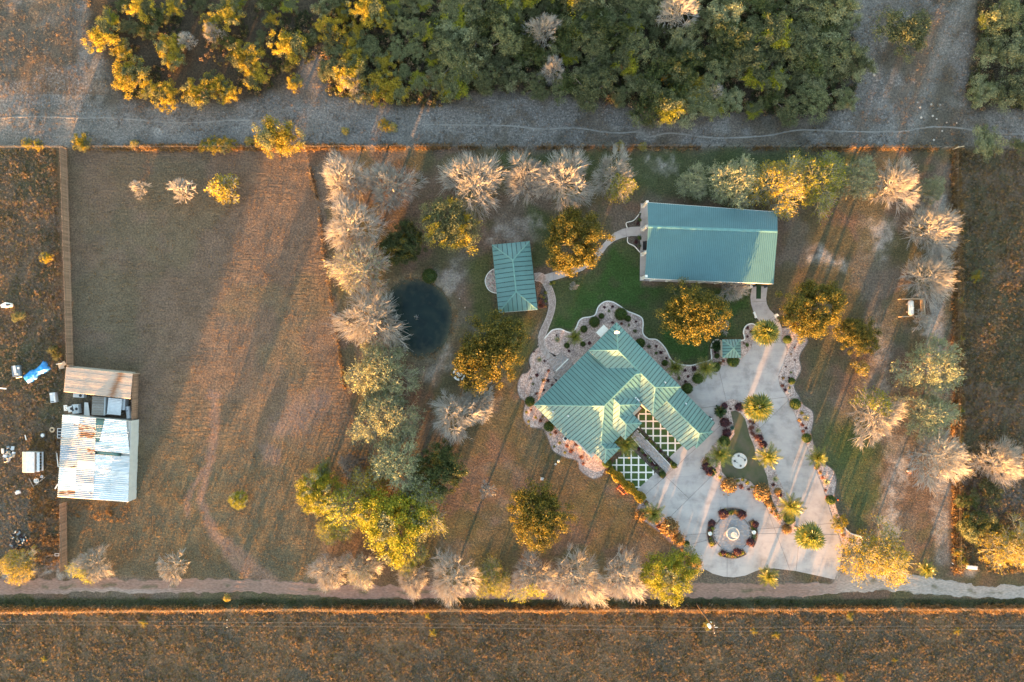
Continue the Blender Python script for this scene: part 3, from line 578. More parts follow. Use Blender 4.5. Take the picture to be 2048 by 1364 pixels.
def slabs(parent, pts, z, th, lines, gap, mat, name='slab'):
    """cut a ground outline along straight joints into separate slabs"""
    poly = [Vector((x, y, 0)) for x, y in P2(pts)]
    bm0 = bmesh.new(); vs = [bm0.verts.new(p) for p in poly]
    for t in tessellate_polygon([poly]): 
        try: bm0.faces.new([vs[i] for i in t])
        except ValueError: pass
    bmesh.ops.recalc_face_normals(bm0, faces=bm0.faces)
    pieces = [bm0]
    for (p, q, region) in lines:
        a, b = [Vector((*v, 0)) for v in P2([p, q])]
        nn = (b - a).normalized().cross(Vector((0, 0, 1)))
        new = []
        for bm in pieces:
            cs = [f.calc_center_median() for f in bm.faces]; ar = [f.calc_area() for f in bm.faces]
            ct = sum((c * r for c, r in zip(cs, ar)), Vector()) / max(sum(ar), 1e-9)
            cpx, cpy = ct.x / K + 1024, 682 - ct.y / K
            if region and not (region[0] < cpx < region[2] and region[1] < cpy < region[3]): new.append(bm); continue
            for sg in (1, -1):
                b2 = bm.copy()
                bmesh.ops.bisect_plane(b2, geom=b2.verts[:] + b2.edges[:] + b2.faces[:], plane_co=a + nn * sg * gap / 2, plane_no=nn * sg, clear_inner=True)
                if len(b2.faces) and sum(f.calc_area() for f in b2.faces) > .3: new.append(b2)
                else: b2.free()
            bm.free()
        pieces = new
    out = []
    for bm in pieces:                                            # separate islands
        seen = set()
        for f0 in bm.faces:
            if f0.index in seen and False: continue
        bm.faces.ensure_lookup_table(); bm.faces.index_update()
        left = set(range(len(bm.faces)))
        while left:
            st = [left.pop()]; comp = []
            while st:
                k = st.pop(); comp.append(k)
                for e in bm.faces[k].edges:
                    for g in e.link_faces:
                        if g.index in left: left.remove(g.index); st.append(g.index)
            V = {}; Fs = []; edges = {}
            for k in comp:
                loop = []
                for v in bm.faces[k].verts:
                    V.setdefault(v.index if v.index >= 0 else id(v), (len(V), v.co.copy())); loop.append(V[v.index if v.index >= 0 else id(v)][0])
                if bm.faces[k].normal.z < 0: loop.reverse()
                Fs.append(loop)
                for i in range(len(loop)): edges[(loop[i], loop[(i + 1) % len(loop)])] = 1
            vl = [None] * len(V)
            for i, co in V.values(): vl[i] = co
            nv = len(vl); dz = R.uniform(-.004, .004)
            mb = MB(); allv = [(v.x, v.y, z + dz) for v in vl] + [(v.x, v.y, z - th) for v in vl]
            fs = [tuple(f) for f in Fs] + [(i, i + nv, j + nv, j) for (i, j) in edges if (j, i) not in edges]
            mb.add(allv, fs); out.append(mb.build(name, mat, parent))
        bm.free()
    return out

def pavers(name, pts, ang, w, h, z, mats, parent, gap=.012, seed=3, polar=None):
    rr = random.Random(seed); poly = P2(pts); P = np.array(poly)
    cx, cy = P.mean(0); ca, sa = math.cos(ang), math.sin(ang)
    ext = np.hypot(P[:, 0] - cx, P[:, 1] - cy).max() + 1
    U, Vv = [], []
    nu = int(ext / w) + 1; nv = int(ext / h) + 1
    for j in range(-nv, nv + 1):
        for i in range(-nu, nu + 1):
            U.append((i + (.5 if j % 2 else 0)) * w); Vv.append(j * h)
    U = np.array(U); Vv = np.array(Vv); X = cx + U * ca - Vv * sa; Y = cy + U * sa + Vv * ca
    ok = inside(X, Y, poly)
    if polar: ok &= np.hypot(X - polar[0], Y - polar[1]) < polar[2]
    mb = MB()
    for x, y in zip(X[ok], Y[ok]):
        a, b = (w - gap) / 2, (h - gap) / 2; t = z + rr.uniform(-.003, .004)
        q = [(-a, -b), (a, -b), (a, b), (-a, b)]
        vs = [(x + u * ca - v * sa, y + u * sa + v * ca, zz) for zz in (z - .03, t) for u, v in q]
        mb.add(vs, [(4, 5, 6, 7), (0, 1, 5, 4), (1, 2, 6, 5), (2, 3, 7, 6), (3, 0, 4, 7)], rr.choices(range(len(mats)), [5, 3, 3, 2][:len(mats)])[0])
    o = mb.build(name, mats, parent); o['kind'] = 'stuff'; return o

dirt_road()
M['trail'] = surf('bare_trail', (0.25, 0.235, 0.225), (0.16, 0.15, 0.14), scale=2.2, rough=.95, bump=.02, bscale=9)
ribbon('footpath', [(-20,237),(70,233),(160,236),(220,235),(290,241),(340,245),(400,245),(470,240),(530,242)], .42, M['trail'], 'thin pale trail worn across the grey grassland, western stretch')
ribbon('footpath', [(850,249),(940,250),(1024,252),(1080,258),(1150,256),(1200,263),(1240,266),(1275,264),(1300,273),(1340,266),(1400,273),(1450,276),(1536,271),(1600,260),(1700,263),(1800,263),(1860,254),(1920,256),(1985,266),(2060,269)], .40, M['trail'], 'thin pale trail winding along the edge of the green brush wood')

drive = sheet('driveway', DRIVE, .015, .12, M['joint'], 'pale concrete driveway with a turning circle round the fountain', cat='driveway')
JL = [((1480, 806), (1574, 794), None), ((1596, 1052), (1671, 1046), None), ((1535, 896), (1603, 870), (1500, 780, 1700, 1050)), ((1557, 961), (1632, 937), (1500, 780, 1700, 1050)), ((1590, 1024), (1655, 1002), (1500, 780, 1700, 1050)),
      ((1516, 852), (1590, 829), (1500, 780, 1700, 1050)), ((1286.5, 993), (1330, 953), (1270, 850, 1700, 1200)), ((1337, 1037), (1420, 955), (1270, 850, 1700, 1200)), ((1378, 997), (1420, 1037), (1270, 850, 1480, 1200)),
      ((1454, 982), (1454, 1100), (1390, 900, 1700, 1300)), ((1533, 1015), (1580, 1140), (1470, 900, 1700, 1300)), ((1470, 1066), (1600, 1068), (1430, 1040, 1700, 1300)), ((1388, 1087), (1466, 1066), (1300, 1000, 1480, 1200)), ((1597, 1090), (1592, 1142), (1540, 1040, 1700, 1200)),
      ((1437, 736), (1452, 800), (1350, 560, 1600, 830)), ((1500, 604), (1535, 602), (1480, 560, 1600, 740)), ((1521, 650), (1553, 630), (1480, 560, 1600, 740)), ((1505, 684), (1566, 686), (1480, 560, 1600, 740))]
slabs(drive, DRIVE, .05, .04, JL, .05, M['concrete'])
turf = MB(); turf.prism(P2([(1512.5, 566), (1522.5, 566), (1521.5, 597.5), (1512, 597.5)]), .04, .07)
M['turf'] = surf('green_turf', (0.016, 0.050, 0.016), (0.010, 0.034, 0.012), scale=30, rough=.95, bump=.02, bscale=60)
tag(turf.build('turf_strip', M['turf']), 'dark green turf strip between the wheel tracks of the barn drive', 'turf')

wb = sheet('barn_walk', WALK_BARN, .02, .1, M['joint'], 'curved pale concrete walk from the barn to the pavilion', cat='walkway')
slabs(wb, WALK_BARN, .055, .04, [((1250, 450), (1254, 480), None), ((1215, 470), (1228, 484), None), ((1188, 500), (1206, 512), None), ((1150, 528), (1158, 545), None), ((1128, 535), (1135, 556), None), ((1105, 540), (1108, 562), None)], .03, M['concrete'])
wp = sheet('paver_walk', WALK_PAVER, .03, .12, M['joint'], 'curving pink paver walk between pavilion and house terrace', cat='walkway')
pavers('paver', WALK_PAVER, .9, .30, .15, .072, [M['paver_a'], M['paver_b'], M['paver_c']], wp, seed=5)
mbk = MB(); e1 = P2(WALK_PAVER[:23]); e2 = P2(WALK_PAVER[24:38])
mbk.strip(smooth_curve(P2(WALK_PAVER[1:12]), 3), .12, .0, .085); mbk.strip(smooth_curve(P2(WALK_PAVER[18:33]), 3), .12, .0, .085); mbk.build('paver_edge', M['paver_c'], wp)
tr = sheet('terrace', TERRACE, .10, .2, M['joint'], 'pink paver terrace with one step against the house', cat='terrace')
pavers('paver', TERRACE, math.radians(45), .30, .15, .145, [M['paver_a'], M['paver_b'], M['paver_c'], M['paver_d']], tr, seed=6)
st = MB(); a, b = P2([(1111.5, 742), (1136.5, 717.5)]); d = Vector((b[0] - a[0], b[1] - a[1])); st.box(((a[0] + b[0]) / 2, (a[1] + b[1]) / 2, .18), (d.length, .22, .12), math.atan2(d.y, d.x)); st.build('step', M['kerb'], tr)

for nm, pts, lab, mt in (('gravel_bed', BED_N, 'pinkish gravel planting bed with a white kerb north of the house', 'gravel'), ('gravel_bed', BED_W, 'pinkish gravel planting bed along the west wall of the house', 'gravel'),
                     ('gravel_bed', BED_E, 'long wavy gravel bed along the east edge of the driveway', 'gravel'), ('gravel_bed', BED_S, 'narrow gravel bed along the south west edge of the driveway', 'gravel'),
                     ('gravel_bed', BED_PAV_W, 'half round gravel bed beside the west eave of the pavilion', 'gravel'), ('mulch_bed', BED_PAV_E, 'dark mulch bed between the pavilion and the paver walk', 'darkgravel'),
                     ('mulch_bed', BED_BARN, 'dark mulch bed north of the walk at the barn', 'darkgravel'), ('mulch_bed', BED_BARN2, 'dark mulch bed south of the walk at the barn', 'darkgravel')):
    sheet(nm, pts, .035 if mt == 'gravel' else .03, .15, M[mt], lab, cat='planting bed')
isl = sheet('gravel_bed', ISLAND, .085, .12, M['gravel'], 'gravel island bed with a lawn inside the driveway loop', cat='planting bed')
M['lawn'] = surf('short_lawn', (0.085, 0.085, 0.048), (0.050, 0.070, 0.028), scale=.6, rough=.95, bump=.03, bscale=14, c3=(0.115, 0.092, 0.068))
sheet('lawn', ISLAWN, .11, .1, M['lawn'], 'patchy lawn inside the driveway island', cat='lawn')

# white kerbs round the beds: one poured kerb each
def kerb(pts, label, w=.19, h=.16, closed=False):
    mb = MB(); mb.strip(smooth_curve(P2(pts), 5, closed), w, -.05, h, closed=closed); tag(mb.build('kerb', M['kerb']), label, 'kerb')
kerb(KERB_N, 'long white kerb waving between the lawn and the north gravel bed')
kerb(KERB_NE, 'short white kerb looping from the little pump house to the tall fan palm')
kerb([(1284.5,417),(1276,431),(1266,441.5),(1252.5,446),(1254.5,456)], 'thin white kerb round the mulch bed north of the barn walk', .14, .12)
kerb([(1255,474.5),(1256,485.5),(1268,492),(1277,501.5),(1283,508.5)], 'thin white kerb round the mulch bed south of the barn walk', .14, .12)
kerb([(1688.5,1053),(1693,1060),(1702,1067),(1712,1070),(1721,1073),(1729,1086)], 'white kerb ending the east bed beside the yellow bare tree', .16, .14)
kerb([(993,536),(981,542),(973,552),(970.5,564),(975.5,577),(984,584),(995,586.5)], 'pale stone rim of the half round bed at the pavilion', .16, .14)
M['edging'] = surf('stone_edging', (0.16, 0.14, 0.12), (0.09, 0.08, 0.07), scale=6, rough=.9)
def edging(pts, label):
    mb = MB(); pp = smooth_curve(P2(pts), 4)
    mb.strip(pp, .14, -.05, .10); tag(mb.build('bed_edging', M['edging']), label, 'edging')
edging(BED_W[1:24], 'dark edging along the wavy west bed of the house')
edging(BED_E[1:23], 'dark edging along the lawn side of the east bed')
edging(BED_S[1:11], 'dark edging along the lawn side of the south west bed')

# courtyard lawns with a white lattice of paving strips
def lattice(poly, label):
    o = sheet('courtyard_lawn', poly, .06, .15, M['court'], label, cat='lawn')
    pp = P2(poly)
    xs = [1233 + 14.65 * k for k in range(-1, 10)]; ys = [827.7 + 14.6 * k for k in range(-1, 12)]
    px0 = [p[0] for p in poly]; py0 = [p[1] for p in poly]
    def runs(fixed, vert):
        lo, hi = (min(py0), max(py0)) if vert else (min(px0), max(px0))
        t = np.arange(lo, hi, .5); X = np.full(t.shape, fixed) if vert else t; Y = t if vert else np.full(t.shape, fixed)
        ins = inside(X, Y, poly); s = None; out = []
        for tt, i in zip(t, ins):
            if i and s is None: s = tt
            if not i and s is not None: out.append((s, tt)); s = None
        if s is not None: out.append((s, hi))
        return out
    for x in xs:
        for a, b in runs(x, True):
            c = W(x, (a + b) / 2); mb = MB(); mb.box((c.x, c.y, .06), (.24, (b - a) * K, .08)); mb.build('paving_strip', M['kerb'], o)
    for y in ys:
        for a, b in runs(y, False):
            cuts = [a] + [x for x in xs if a + 2 < x < b - 2] + [b]
            for u, v in zip(cuts[:-1], cuts[1:]):
                u2 = u + (1.37 if u in xs else 0); v2 = v - (1.37 if v in xs else 0)
                if v2 - u2 < 1.5: continue
                c = W((u2 + v2) / 2, y); mb = MB(); mb.box((c.x, c.y, .058), ((v2 - u2) * K, .24, .08)); mb.build('paving_strip', M['kerb'], o)
M['court'] = surf('courtyard_grass', (0.050, 0.095, 0.022), (0.028, 0.066, 0.018), scale=1.4, rough=.95, bump=.04, bscale=20, c3=(0.082, 0.095, 0.024))
lattice(CK1, 'courtyard lawn with white paving lattice east of the entry walk')
lattice(CK2, 'courtyard lawn with white paving lattice west of the entry walk')
en = sheet('entry_walk', ENTRY, .09, .2, M['joint'], 'straight paver entry walk between the two lattice lawns', cat='walkway')
pavers('paver', ENTRY, math.radians(-47), .30, .15, .135, [M['paver_d'], M['paver_a'], M['paver_c'], M['paver_b']], en, seed=8)
mb = MB(); mb.strip(P2([(1274, 860), (1345, 935)]), .14, 0, .16); mb.strip(P2([(1262, 872), (1318, 938)]), .14, 0, .16); mb.build('paver_edge', M['kerb'], en)
sheet('planter_bed', PLANT1, .14, .2, M['darkgravel'], 'narrow planter along the east side of the entry walk', cat='planting bed')
sheet('planter_bed', PLANT2, .14, .2, M['darkgravel'], 'narrow planter along the west side of the entry walk', cat='planting bed')

# pond
def pond():
    m, n, l, b = nodes_of('pond_water')
    tc = n.new('ShaderNodeTexCoord'); nz = n.new('ShaderNodeTexNoise'); nz.inputs['Scale'].default_value = .35; nz.inputs['Detail'].default_value = 5; l.new(tc.outputs['Object'], nz.inputs['Vector'])
    r = ramp(n, [(0.35, (0.004, 0.013, 0.015)), (.55, (0.008, 0.020, 0.020)), (.75, (0.020, 0.030, 0.024))], nz.outputs['Fac'], l)
    l.new(r.outputs['Color'], b.inputs['Base Color']); b.inputs['Roughness'].default_value = .07; b.inputs['IOR'].default_value = 1.33
    n2 = n.new('ShaderNodeTexNoise'); n2.inputs['Scale'].default_value = 2.5; n2.inputs['Detail'].default_value = 3; l.new(tc.outputs['Object'], n2.inputs['Vector'])
    bp = n.new('ShaderNodeBump'); bp.inputs['Distance'].default_value = .015; l.new(n2.outputs['Fac'], bp.inputs['Height']); l.new(bp.outputs['Normal'], b.inputs['Normal'])
    pts = smooth_curve(POND, 5, True); pp = np.array(P2(pts)); ctr = pp.mean(0); n_ = len(pp); fs_ = [1.0, .96, .90, .82, .70, .45]
    wob = 1 + .02 * (fbm(pp[:, 0], pp[:, 1], 1.2, 6, 3) - .5)[:, None]
    V = np.vstack([np.hstack([ctr + (pp - ctr) * f * wob, np.full((n_, 1), -.27)]) for f in fs_] + [np.array([[ctr[0], ctr[1], -.27]])])
    F = []
    for k in range(len(fs_) - 1):
        for i in range(n_): a_, b_ = k * n_ + i, k * n_ + (i + 1) % n_; F.append((a_, a_ + n_, b_ + n_, b_))
    last = (len(fs_) - 1) * n_; F += [(last + i, len(V) - 1, len(V) - 1, last + (i + 1) % n_)[:2] + (last + (i + 1) % n_,) for i in range(n_)]
    me = bpy.data.meshes.new('pond_water'); me.from_pydata([tuple(v) for v in V], [], F); me.materials.append(m)
    sh = np.repeat([1, .75, .42, .2, .06, 0], n_).tolist() + [0]; at = me.attributes.new('shallow', 'FLOAT', 'POINT'); at.data.foreach_set('value', np.array(sh, np.float32))
    bm = bmesh.new(); bm.from_mesh(me); bmesh.ops.recalc_face_normals(bm, faces=bm.faces)
    if sum(f.normal.z for f in bm.faces) < 0: bmesh.ops.reverse_faces(bm, faces=bm.faces)
    bm.to_mesh(me); bm.free()
    tag(obj('pond_water', me), 'round dark pond beside the row of bare trees', 'pond', kind='structure')
    na = n.new('ShaderNodeAttribute'); na.attribute_name = 'shallow'; mx = n.new('ShaderNodeMix'); mx.data_type = 'RGBA'; sm_ = n.new('ShaderNodeMath'); sm_.operation = 'MULTIPLY_ADD'; sm_.use_clamp = True
    n4 = n.new('ShaderNodeTexNoise'); n4.inputs['Scale'].default_value = 1.1; n4.inputs['Detail'].default_value = 5; l.new(tc.outputs['Object'], n4.inputs['Vector']); s4 = n.new('ShaderNodeMath'); s4.operation = 'MULTIPLY_ADD'; s4.inputs[1].default_value = .7; s4.inputs[2].default_value = -.38; l.new(n4.outputs['Fac'], s4.inputs[0])
    l.new(na.outputs['Fac'], sm_.inputs[0]); sm_.inputs[1].default_value = .9; l.new(s4.outputs[0], sm_.inputs[2])
    l.new(sm_.outputs[0], mx.inputs['Factor']); l.new(r.outputs['Color'], mx.inputs['A']); mx.inputs['B'].default_value = (.085, .082, .050, 1); l.new(mx.outputs['Result'], b.inputs['Base Color'])
    c = W(833.5, 634); f = empty('pond_fountain', (c.x, c.y, -.27)); tag(f, 'small jet of spray in the middle of the dark pond', 'fountain')
    mb = MB(); mb.lathe([(.001, .06), (.22, .05), (.26, 0), (.22, -.05), (.001, -.06)], n=10); mb.build('float', M['dark'], f)
    wm, n, l, b = nodes_of('spray'); b.inputs['Base Color'].default_value = (.8, .82, .85, 1); b.inputs['Roughness'].default_value = .2
    mb = MB(); rr = random.Random(2)
    for i in range(70):
        t = rr.random(); a = rr.uniform(0, 6.28); rad = .10 + .55 * t; hgt = .9 * (1 - (2 * t - .85) ** 2) + rr.uniform(-.1, .1)
        s = rr.uniform(.012, .03); x, y = rad * math.cos(a) * .7, rad * math.sin(a) * .7; z = max(.03, hgt * .8)
        mb.add([(x + s, y, z), (x - s, y + s, z), (x - s, y - s, z), (x, y, z + s * 1.6), (x, y, z - s * 1.6)], [(0, 1, 3), (1, 2, 3), (2, 0, 3), (1, 0, 4), (2, 1, 4), (0, 2, 4)])
    o = mb.build('spray', wm, f); o['kind'] = 'stuff'
pond()

def streaks(m, ang=-1.15):
    """tyre and run-off marks on concrete"""
    n, l = m.node_tree.nodes, m.node_tree.links; b = n['Principled BSDF']; old = b.inputs['Base Color'].links[0].from_socket
    tc = n.new('ShaderNodeTexCoord'); mp = n.new('ShaderNodeMapping'); mp.inputs['Rotation'].default_value = (0, 0, ang); mp.inputs['Scale'].default_value = (.10, .55, 1); l.new(tc.outputs['Object'], mp.inputs[0])
    nz = n.new('ShaderNodeTexNoise'); nz.inputs['Scale'].default_value = 1.0; nz.inputs['Detail'].default_value = 7; nz.inputs['Roughness'].default_value = .7; nz.inputs['Distortion'].default_value = 1.4; l.new(mp.outputs[0], nz.inputs['Vector'])
    r = ramp(n, [(.30, (.80, .80, .81)), (.50, (.93, .93, .93)), (.72, (1.0, .99, .97))], nz.outputs['Fac'], l)
    mu = n.new('ShaderNodeVectorMath'); mu.operation = 'MULTIPLY'; l.new(old, mu.inputs[0]); l.new(r.outputs['Color'], mu.inputs[1]); l.new(mu.outputs[0], b.inputs['Base Color'])
streaks(M['concrete'])
# ------------------------------------------------------------------ buildings
def metalroof(name, c, rough=.42, dirt=.12):
    m = surf(name, c, tuple(x * (1 - dirt) for x in c), scale=.35, rough=rough, detail=8, spec=.6, vary=.04)
    b = m.node_tree.nodes['Principled BSDF']; b.inputs['Coat Weight'].default_value = .45; b.inputs['Coat Roughness'].default_value = .48; b.inputs['Coat IOR'].default_value = 1.6
    return m
M['roof'] = metalroof('green_metal_roof', (0.080, 0.205, 0.196), dirt=.28)
M['seam'] = surf('shaded_green_seam', (0.022, 0.062, 0.060), rough=.6)  # shade along ribs and gaps painted in as a darker green
M['ridge'] = surf('green_ridge', (0.14, 0.29, 0.26), rough=.45)
M['barnroof'] = metalroof('blue_green_metal_roof', (0.072, 0.180, 0.205), dirt=.22)
M['barnseam'] = surf('blue_green_rib', (0.060, 0.165, 0.185), rough=.45)
SQ = math.sqrt(.5)
def ST(p): return Vector(((p[0] + p[1]) * SQ, (p[0] - p[1]) * SQ, p[2]))

def clip_slab(poly, fu, u0, u1):
    for lim, keep_ge in ((u0, True), (u1, False)):
        out = []
        for i in range(len(poly)):
            a, b = poly[i], poly[(i + 1) % len(poly)]; ua, ub = fu(a) - lim, fu(b) - lim
            ia = ua >= -1e-7 if keep_ge else ua <= 1e-7; ib = ub >= -1e-7 if keep_ge else ub <= 1e-7
            if ia: out.append(a)
            if ia != ib: out.append(a + (b - a) * (ua / (ua - ub)))
        poly = out
        if len(poly) < 3: return []
    return poly

def roof_slope(parent, pts, along, spacing, mat, seam, name='roof_slope', offset=0.0, rib=.05, panel_name='roof_panel'):
    """an underlay plus one standing-seam panel object per strip; 'along' is the unit direction ACROSS the strips"""
    P = [Vector(p) for p in pts]
    nrm = Vector()
    for i in range(len(P)): nrm += P[i].cross(P[(i + 1) % len(P)])
    nrm.normalize()
    if nrm.z < 0: P.reverse(); nrm = -nrm
    al = Vector(along).normalized()
    def poly_prism(mb, Q, t0, t1, mi=0):
        n = len(Q); 
        vs = [q + nrm * t1 for q in Q] + [q + nrm * t0 for q in Q]
        flat = [Vector((q.x, q.y, 0)) for q in Q]; fs = []
        for t in tessellate_polygon([flat]):
            a, b, c = [flat[i] for i in t]
            if (b - a).cross(c - a).length < 1e-6: continue
            fs.append(tuple(t) if (b - a).cross(c - a).z > 0 else tuple(reversed(t)))
        fs += [(i, n + i, n + (i + 1) % n, (i + 1) % n) for i in range(n)]
        fs += [tuple(n + i for i in reversed(range(n)))] if n == 3 else []
        mb.add(vs, fs, mi)
    mb = MB(); poly_prism(mb, P, -.12, -.02); slope = mb.build(name, seam, parent)
    fu = lambda p: p.dot(al)
    us = [fu(p) for p in P]; lo, hi = min(us), max(us)
    k0 = math.floor((lo - offset) / spacing); u = offset + k0 * spacing
    while u < hi:
        a, b = max(u + .03, lo), min(u + spacing - .03, hi)
        if b - a > .05:
            Q = clip_slab(P, fu, a, b)
            if len(Q) >= 3:
                mb = MB(); poly_prism(mb, Q, -.02, .012)
                Rb = clip_slab(P, fu, max(lo, a), min(hi, a + rib))
                if len(Rb) >= 3 and rib: poly_prism(mb, Rb, .012, .040, 1)
                mb.build(panel_name, [mat, seam], slope)
        u += spacing
    return slope

def caps(parent, segs, mat, w=.24, h=.05, name='ridge_cap'):
    for a, b in segs:
        a = Vector(a) + Vector((0, 0, .045)); b = Vector(b) + Vector((0, 0, .045)); d = (b - a); L = d.length; d.normalize()
        s = d.cross(Vector((0, 0, 1))).normalized() * (w / 2); up = Vector((0, 0, h))
        mb = MB(); mb.add([a - s, a + up, a + s, b - s, b + up, b + s], [(0, 1, 4, 3), (1, 2, 5, 4), (0, 2, 1), (3, 4, 5), (0, 3, 5, 2)])
        mb.build(name, mat, parent)

def wall_block(parent, S0, S1, T0, T1, z1, mat='stucco'):
    mb = MB(); q = [ST((S0, T0, 0)), ST((S1, T0, 0)), ST((S1, T1, 0)), ST((S0, T1, 0))]
    mb.prism([(p.x, p.y) for p in q], 0, z1); return mb.build('wall', M[mat], parent)

def opening(parent, c, dirx, w, h, name='window', sill=1.0):
    """a framed window or door standing 4 cm proud of the wall; dirx runs along the wall, outwards is dirx x z"""
    d = Vector(dirx).normalized(); n = d.cross(Vector((0, 0, 1))); rz = math.atan2(d.y, d.x); c = Vector(c)
    mb = MB(); t = .09
    for off, dim in ((Vector((0, 0, sill)), (w, .08, t)), (Vector((0, 0, sill + h)), (w, .08, t)), (d * (-w / 2) + Vector((0, 0, sill + h / 2)), (t, .08, h)), (d * (w / 2) + Vector((0, 0, sill + h / 2)), (t, .08, h))):
        p = c + n * .03 + off; mb.box(p, dim, rz)
    fr = mb.build(name, M['white'], parent)
    mb = MB(); p = c + n * .01 + Vector((0, 0, sill + h / 2)); mb.box(p, (w - t, .04, h - t), rz)
    mb.build('pane' if name == 'window' else 'door_leaf', M['glass'] if name == 'window' else M['doorwood'], fr)
    return fr
M['doorwood'] = surf('door_wood', (0.20, 0.10, 0.05), scale=3, rough=.5)

def main_house():
    h = empty('main_house', ST((5, 20, 0)).to_tuple()); tag(h, 'large house with a many hipped green standing seam metal roof', 'house')
    inv = Matrix.Translation(-h.location)
    V = lambda s, t, z: ST((s, t, z)) - h.location
    W0 = V(-5.10, 10.43, 3.0); Ma = V(3.16, 18.38, 7.1); Mb = V(10.6, 18.38, 7.1); A0 = V(8.04, 10.43, 3.0); A5 = V(8.04, 10.25, 5.1)
    Nt = V(14.66, 10.25, 5.1); B5 = V(11.35, 13.50, 6.78); D5 = V(8.04, 14.5, 5.1); C5 = V(11.35, 17.76, 6.78)
    Et = V(14.66, 25.56, 5.1); Ee = V(11.35, 22.25, 6.78); Se = V(8.04, 25.56, 5.1); V0 = V(11.35, 19.0, 6.78); V1 = V(8.04, 22.25, 5.1)
    Bs = V(5.15, 18.77, 6.9); V2 = V(7.87, 21.48, 5.49); Br = V(5.15, 20.15, 6.9); Bc = V(7.87, 22.87, 5.49); Cs = V(3.71, 21.59, 6.15); V6 = V(4.98, 22.87, 5.49)
    Cc = V(5.66, 25.24, 5.14); Ce = V(5.66, 22.90, 5.14); Cr = V(3.71, 23.29, 6.15); Cw = V(1.70, 25.24, 5.1); V3 = V(1.70, 22.25, 5.1)
    V4 = V(1.70, 24.43, 3.95); V5 = V(-.23, 24.43, 3.95); Ds = V(-1.67, 23.0, 4.70); Dr = V(-1.67, 24.19, 4.70); De = V(.08, 25.94, 3.79); Dn = V(.08, 24.70, 3.79); Dw = V(-3.55, 25.94, 3.77)
    Mm = V(5.15, 18.38, 7.1)
    Sd = (SQ, SQ, 0); Td = (SQ, -SQ, 0); sp = .66
    rs = lambda pts, al, off=0: roof_slope(h, pts, al, sp, M['roof'], M['seam'], offset=off)
    rs([W0, A0, D5, C5, Mb, Ma], Sd); rs([A5, Nt, B5], Sd); rs([A5, B5, C5, D5], Td); rs([Nt, Et, Ee, B5], Td); rs([Et, Se, Ee], Sd); rs([V0, Ee, Se, V1], Td)
    rs([Mb, C5, V0], Td); rs([Mm, Mb, V0, V1, V2, Bs], Sd); rs([Ma, Mm, Bs, V3, V4, V5, Ds], Sd)
    rs([Bs, V2, Bc, Br], Td); rs([Br, Bc, V6, Cs], Sd); rs([Cs, V6, Ce, Cc, Cr], Td); rs([Cr, Cc, Cw], Sd); rs([Bs, Br, Cs, Cr, Cw, V3], Td)
    rs([W0, Ma, Ds, Dr, Dw, V(-3.6, 25.9, 3.74), V(-3.6, 23.2, 3.74), V(-4.23, 23.2, 3.43), V(-4.23, 19.9, 3.43), V(-5.10, 18.95, 3.0)], Td)
    rs([Ds, V5, Dn, De, Dr], Td); rs([Dr, De, Dw], Sd)
    # garage wing
    g1 = V(11.34, 25.62, 4.73); Gr = V(11.34, 33.42, 4.73); GS = V(9.30, 35.2, 3.67); GE = V(13.30, 35.2, 3.71)
    rs([V(8.01, 25.62, 3.0), g1, Gr, GS, V(9.30, 34.58, 3.67), V(8.01, 34.58, 3.0)], Td); rs([g1, V(14.68, 25.62, 3.0), V(14.68, 34.58, 3.0), V(13.3, 34.58, 3.71), GE, Gr], Td); rs([Gr, GE, GS], Sd)
    caps(h, [(W0, Ma), (Ma, Mb), (Mb, V0), (A5, B5), (Nt, B5), (B5, Ee), (Ee, Et), (Ee, Se), (Ma, Ds), (Bs, Br), (Br, Bc), (Br, Cs), (Cs, Cr), (Cr, Cc), (Cr, Cw), (Ds, Dr), (Dr, De), (Dr, Dw), (g1, Gr), (Gr, GS), (Gr, GE)], M['ridge'])
    # eave fascia boards
    def fascia(pts):
        mb = MB()
        for a, b in zip(pts[:-1], pts[1:]):
            d = (b - a); n = d.cross(Vector((0, 0, 1))).normalized() * .03; dz = Vector((0, 0, -.22))
            mb.add([a - n, a + n, b + n, b - n, a - n + dz, a + n + dz, b + n + dz, b - n + dz], [(0, 1, 2, 3), (4, 7, 6, 5), (0, 4, 5, 1), (1, 5, 6, 2), (2, 6, 7, 3), (3, 7, 4, 0)])
        mb.build('fascia', M['ridge'], h)
    for pts in ([W0, A0], [A5, Nt, Et, Se], [Se, V1], [V(-5.10, 18.95, 3.0), W0], [Dw, De, Dn], [Cw, Cc, Ce], [Bc, V6], [V2, Bc], [V4, V5], [V(8.01, 25.62, 3.0), V(8.01, 34.58, 3.0)], [GS, GE], [V(14.68, 34.58, 3.0), V(14.68, 25.62, 3.0)], [A5, D5], [Cw, V3]):
        fascia(pts)
    def wb(S0, S1, T0, T1, z1):
        mb = MB(); q = [V(S0, T0, 0), V(S1, T0, 0), V(S1, T1, 0), V(S0, T1, 0)]; mb.prism([(p.x, p.y) for p in q], 0, z1); mb.build('wall', M['stucco'], h)
    wb(-4.55, 7.55, 10.95, 23.9, 2.9); wb(8.05, 14.15, 10.75, 25.1, 4.95); wb(3.3, 7.5, 17.0, 22.4, 5.35); wb(2.1, 5.25, 21.0, 24.85, 5.0); wb(-3.05, -.35, 21.0, 25.5, 3.65); wb(-2.9, 1.6, 20.0, 23.95, 3.85); wb(8.5, 14.15, 25.2, 34.1, 2.9)
    SE = V(1, 0, 0) - V(0, 0, 0)
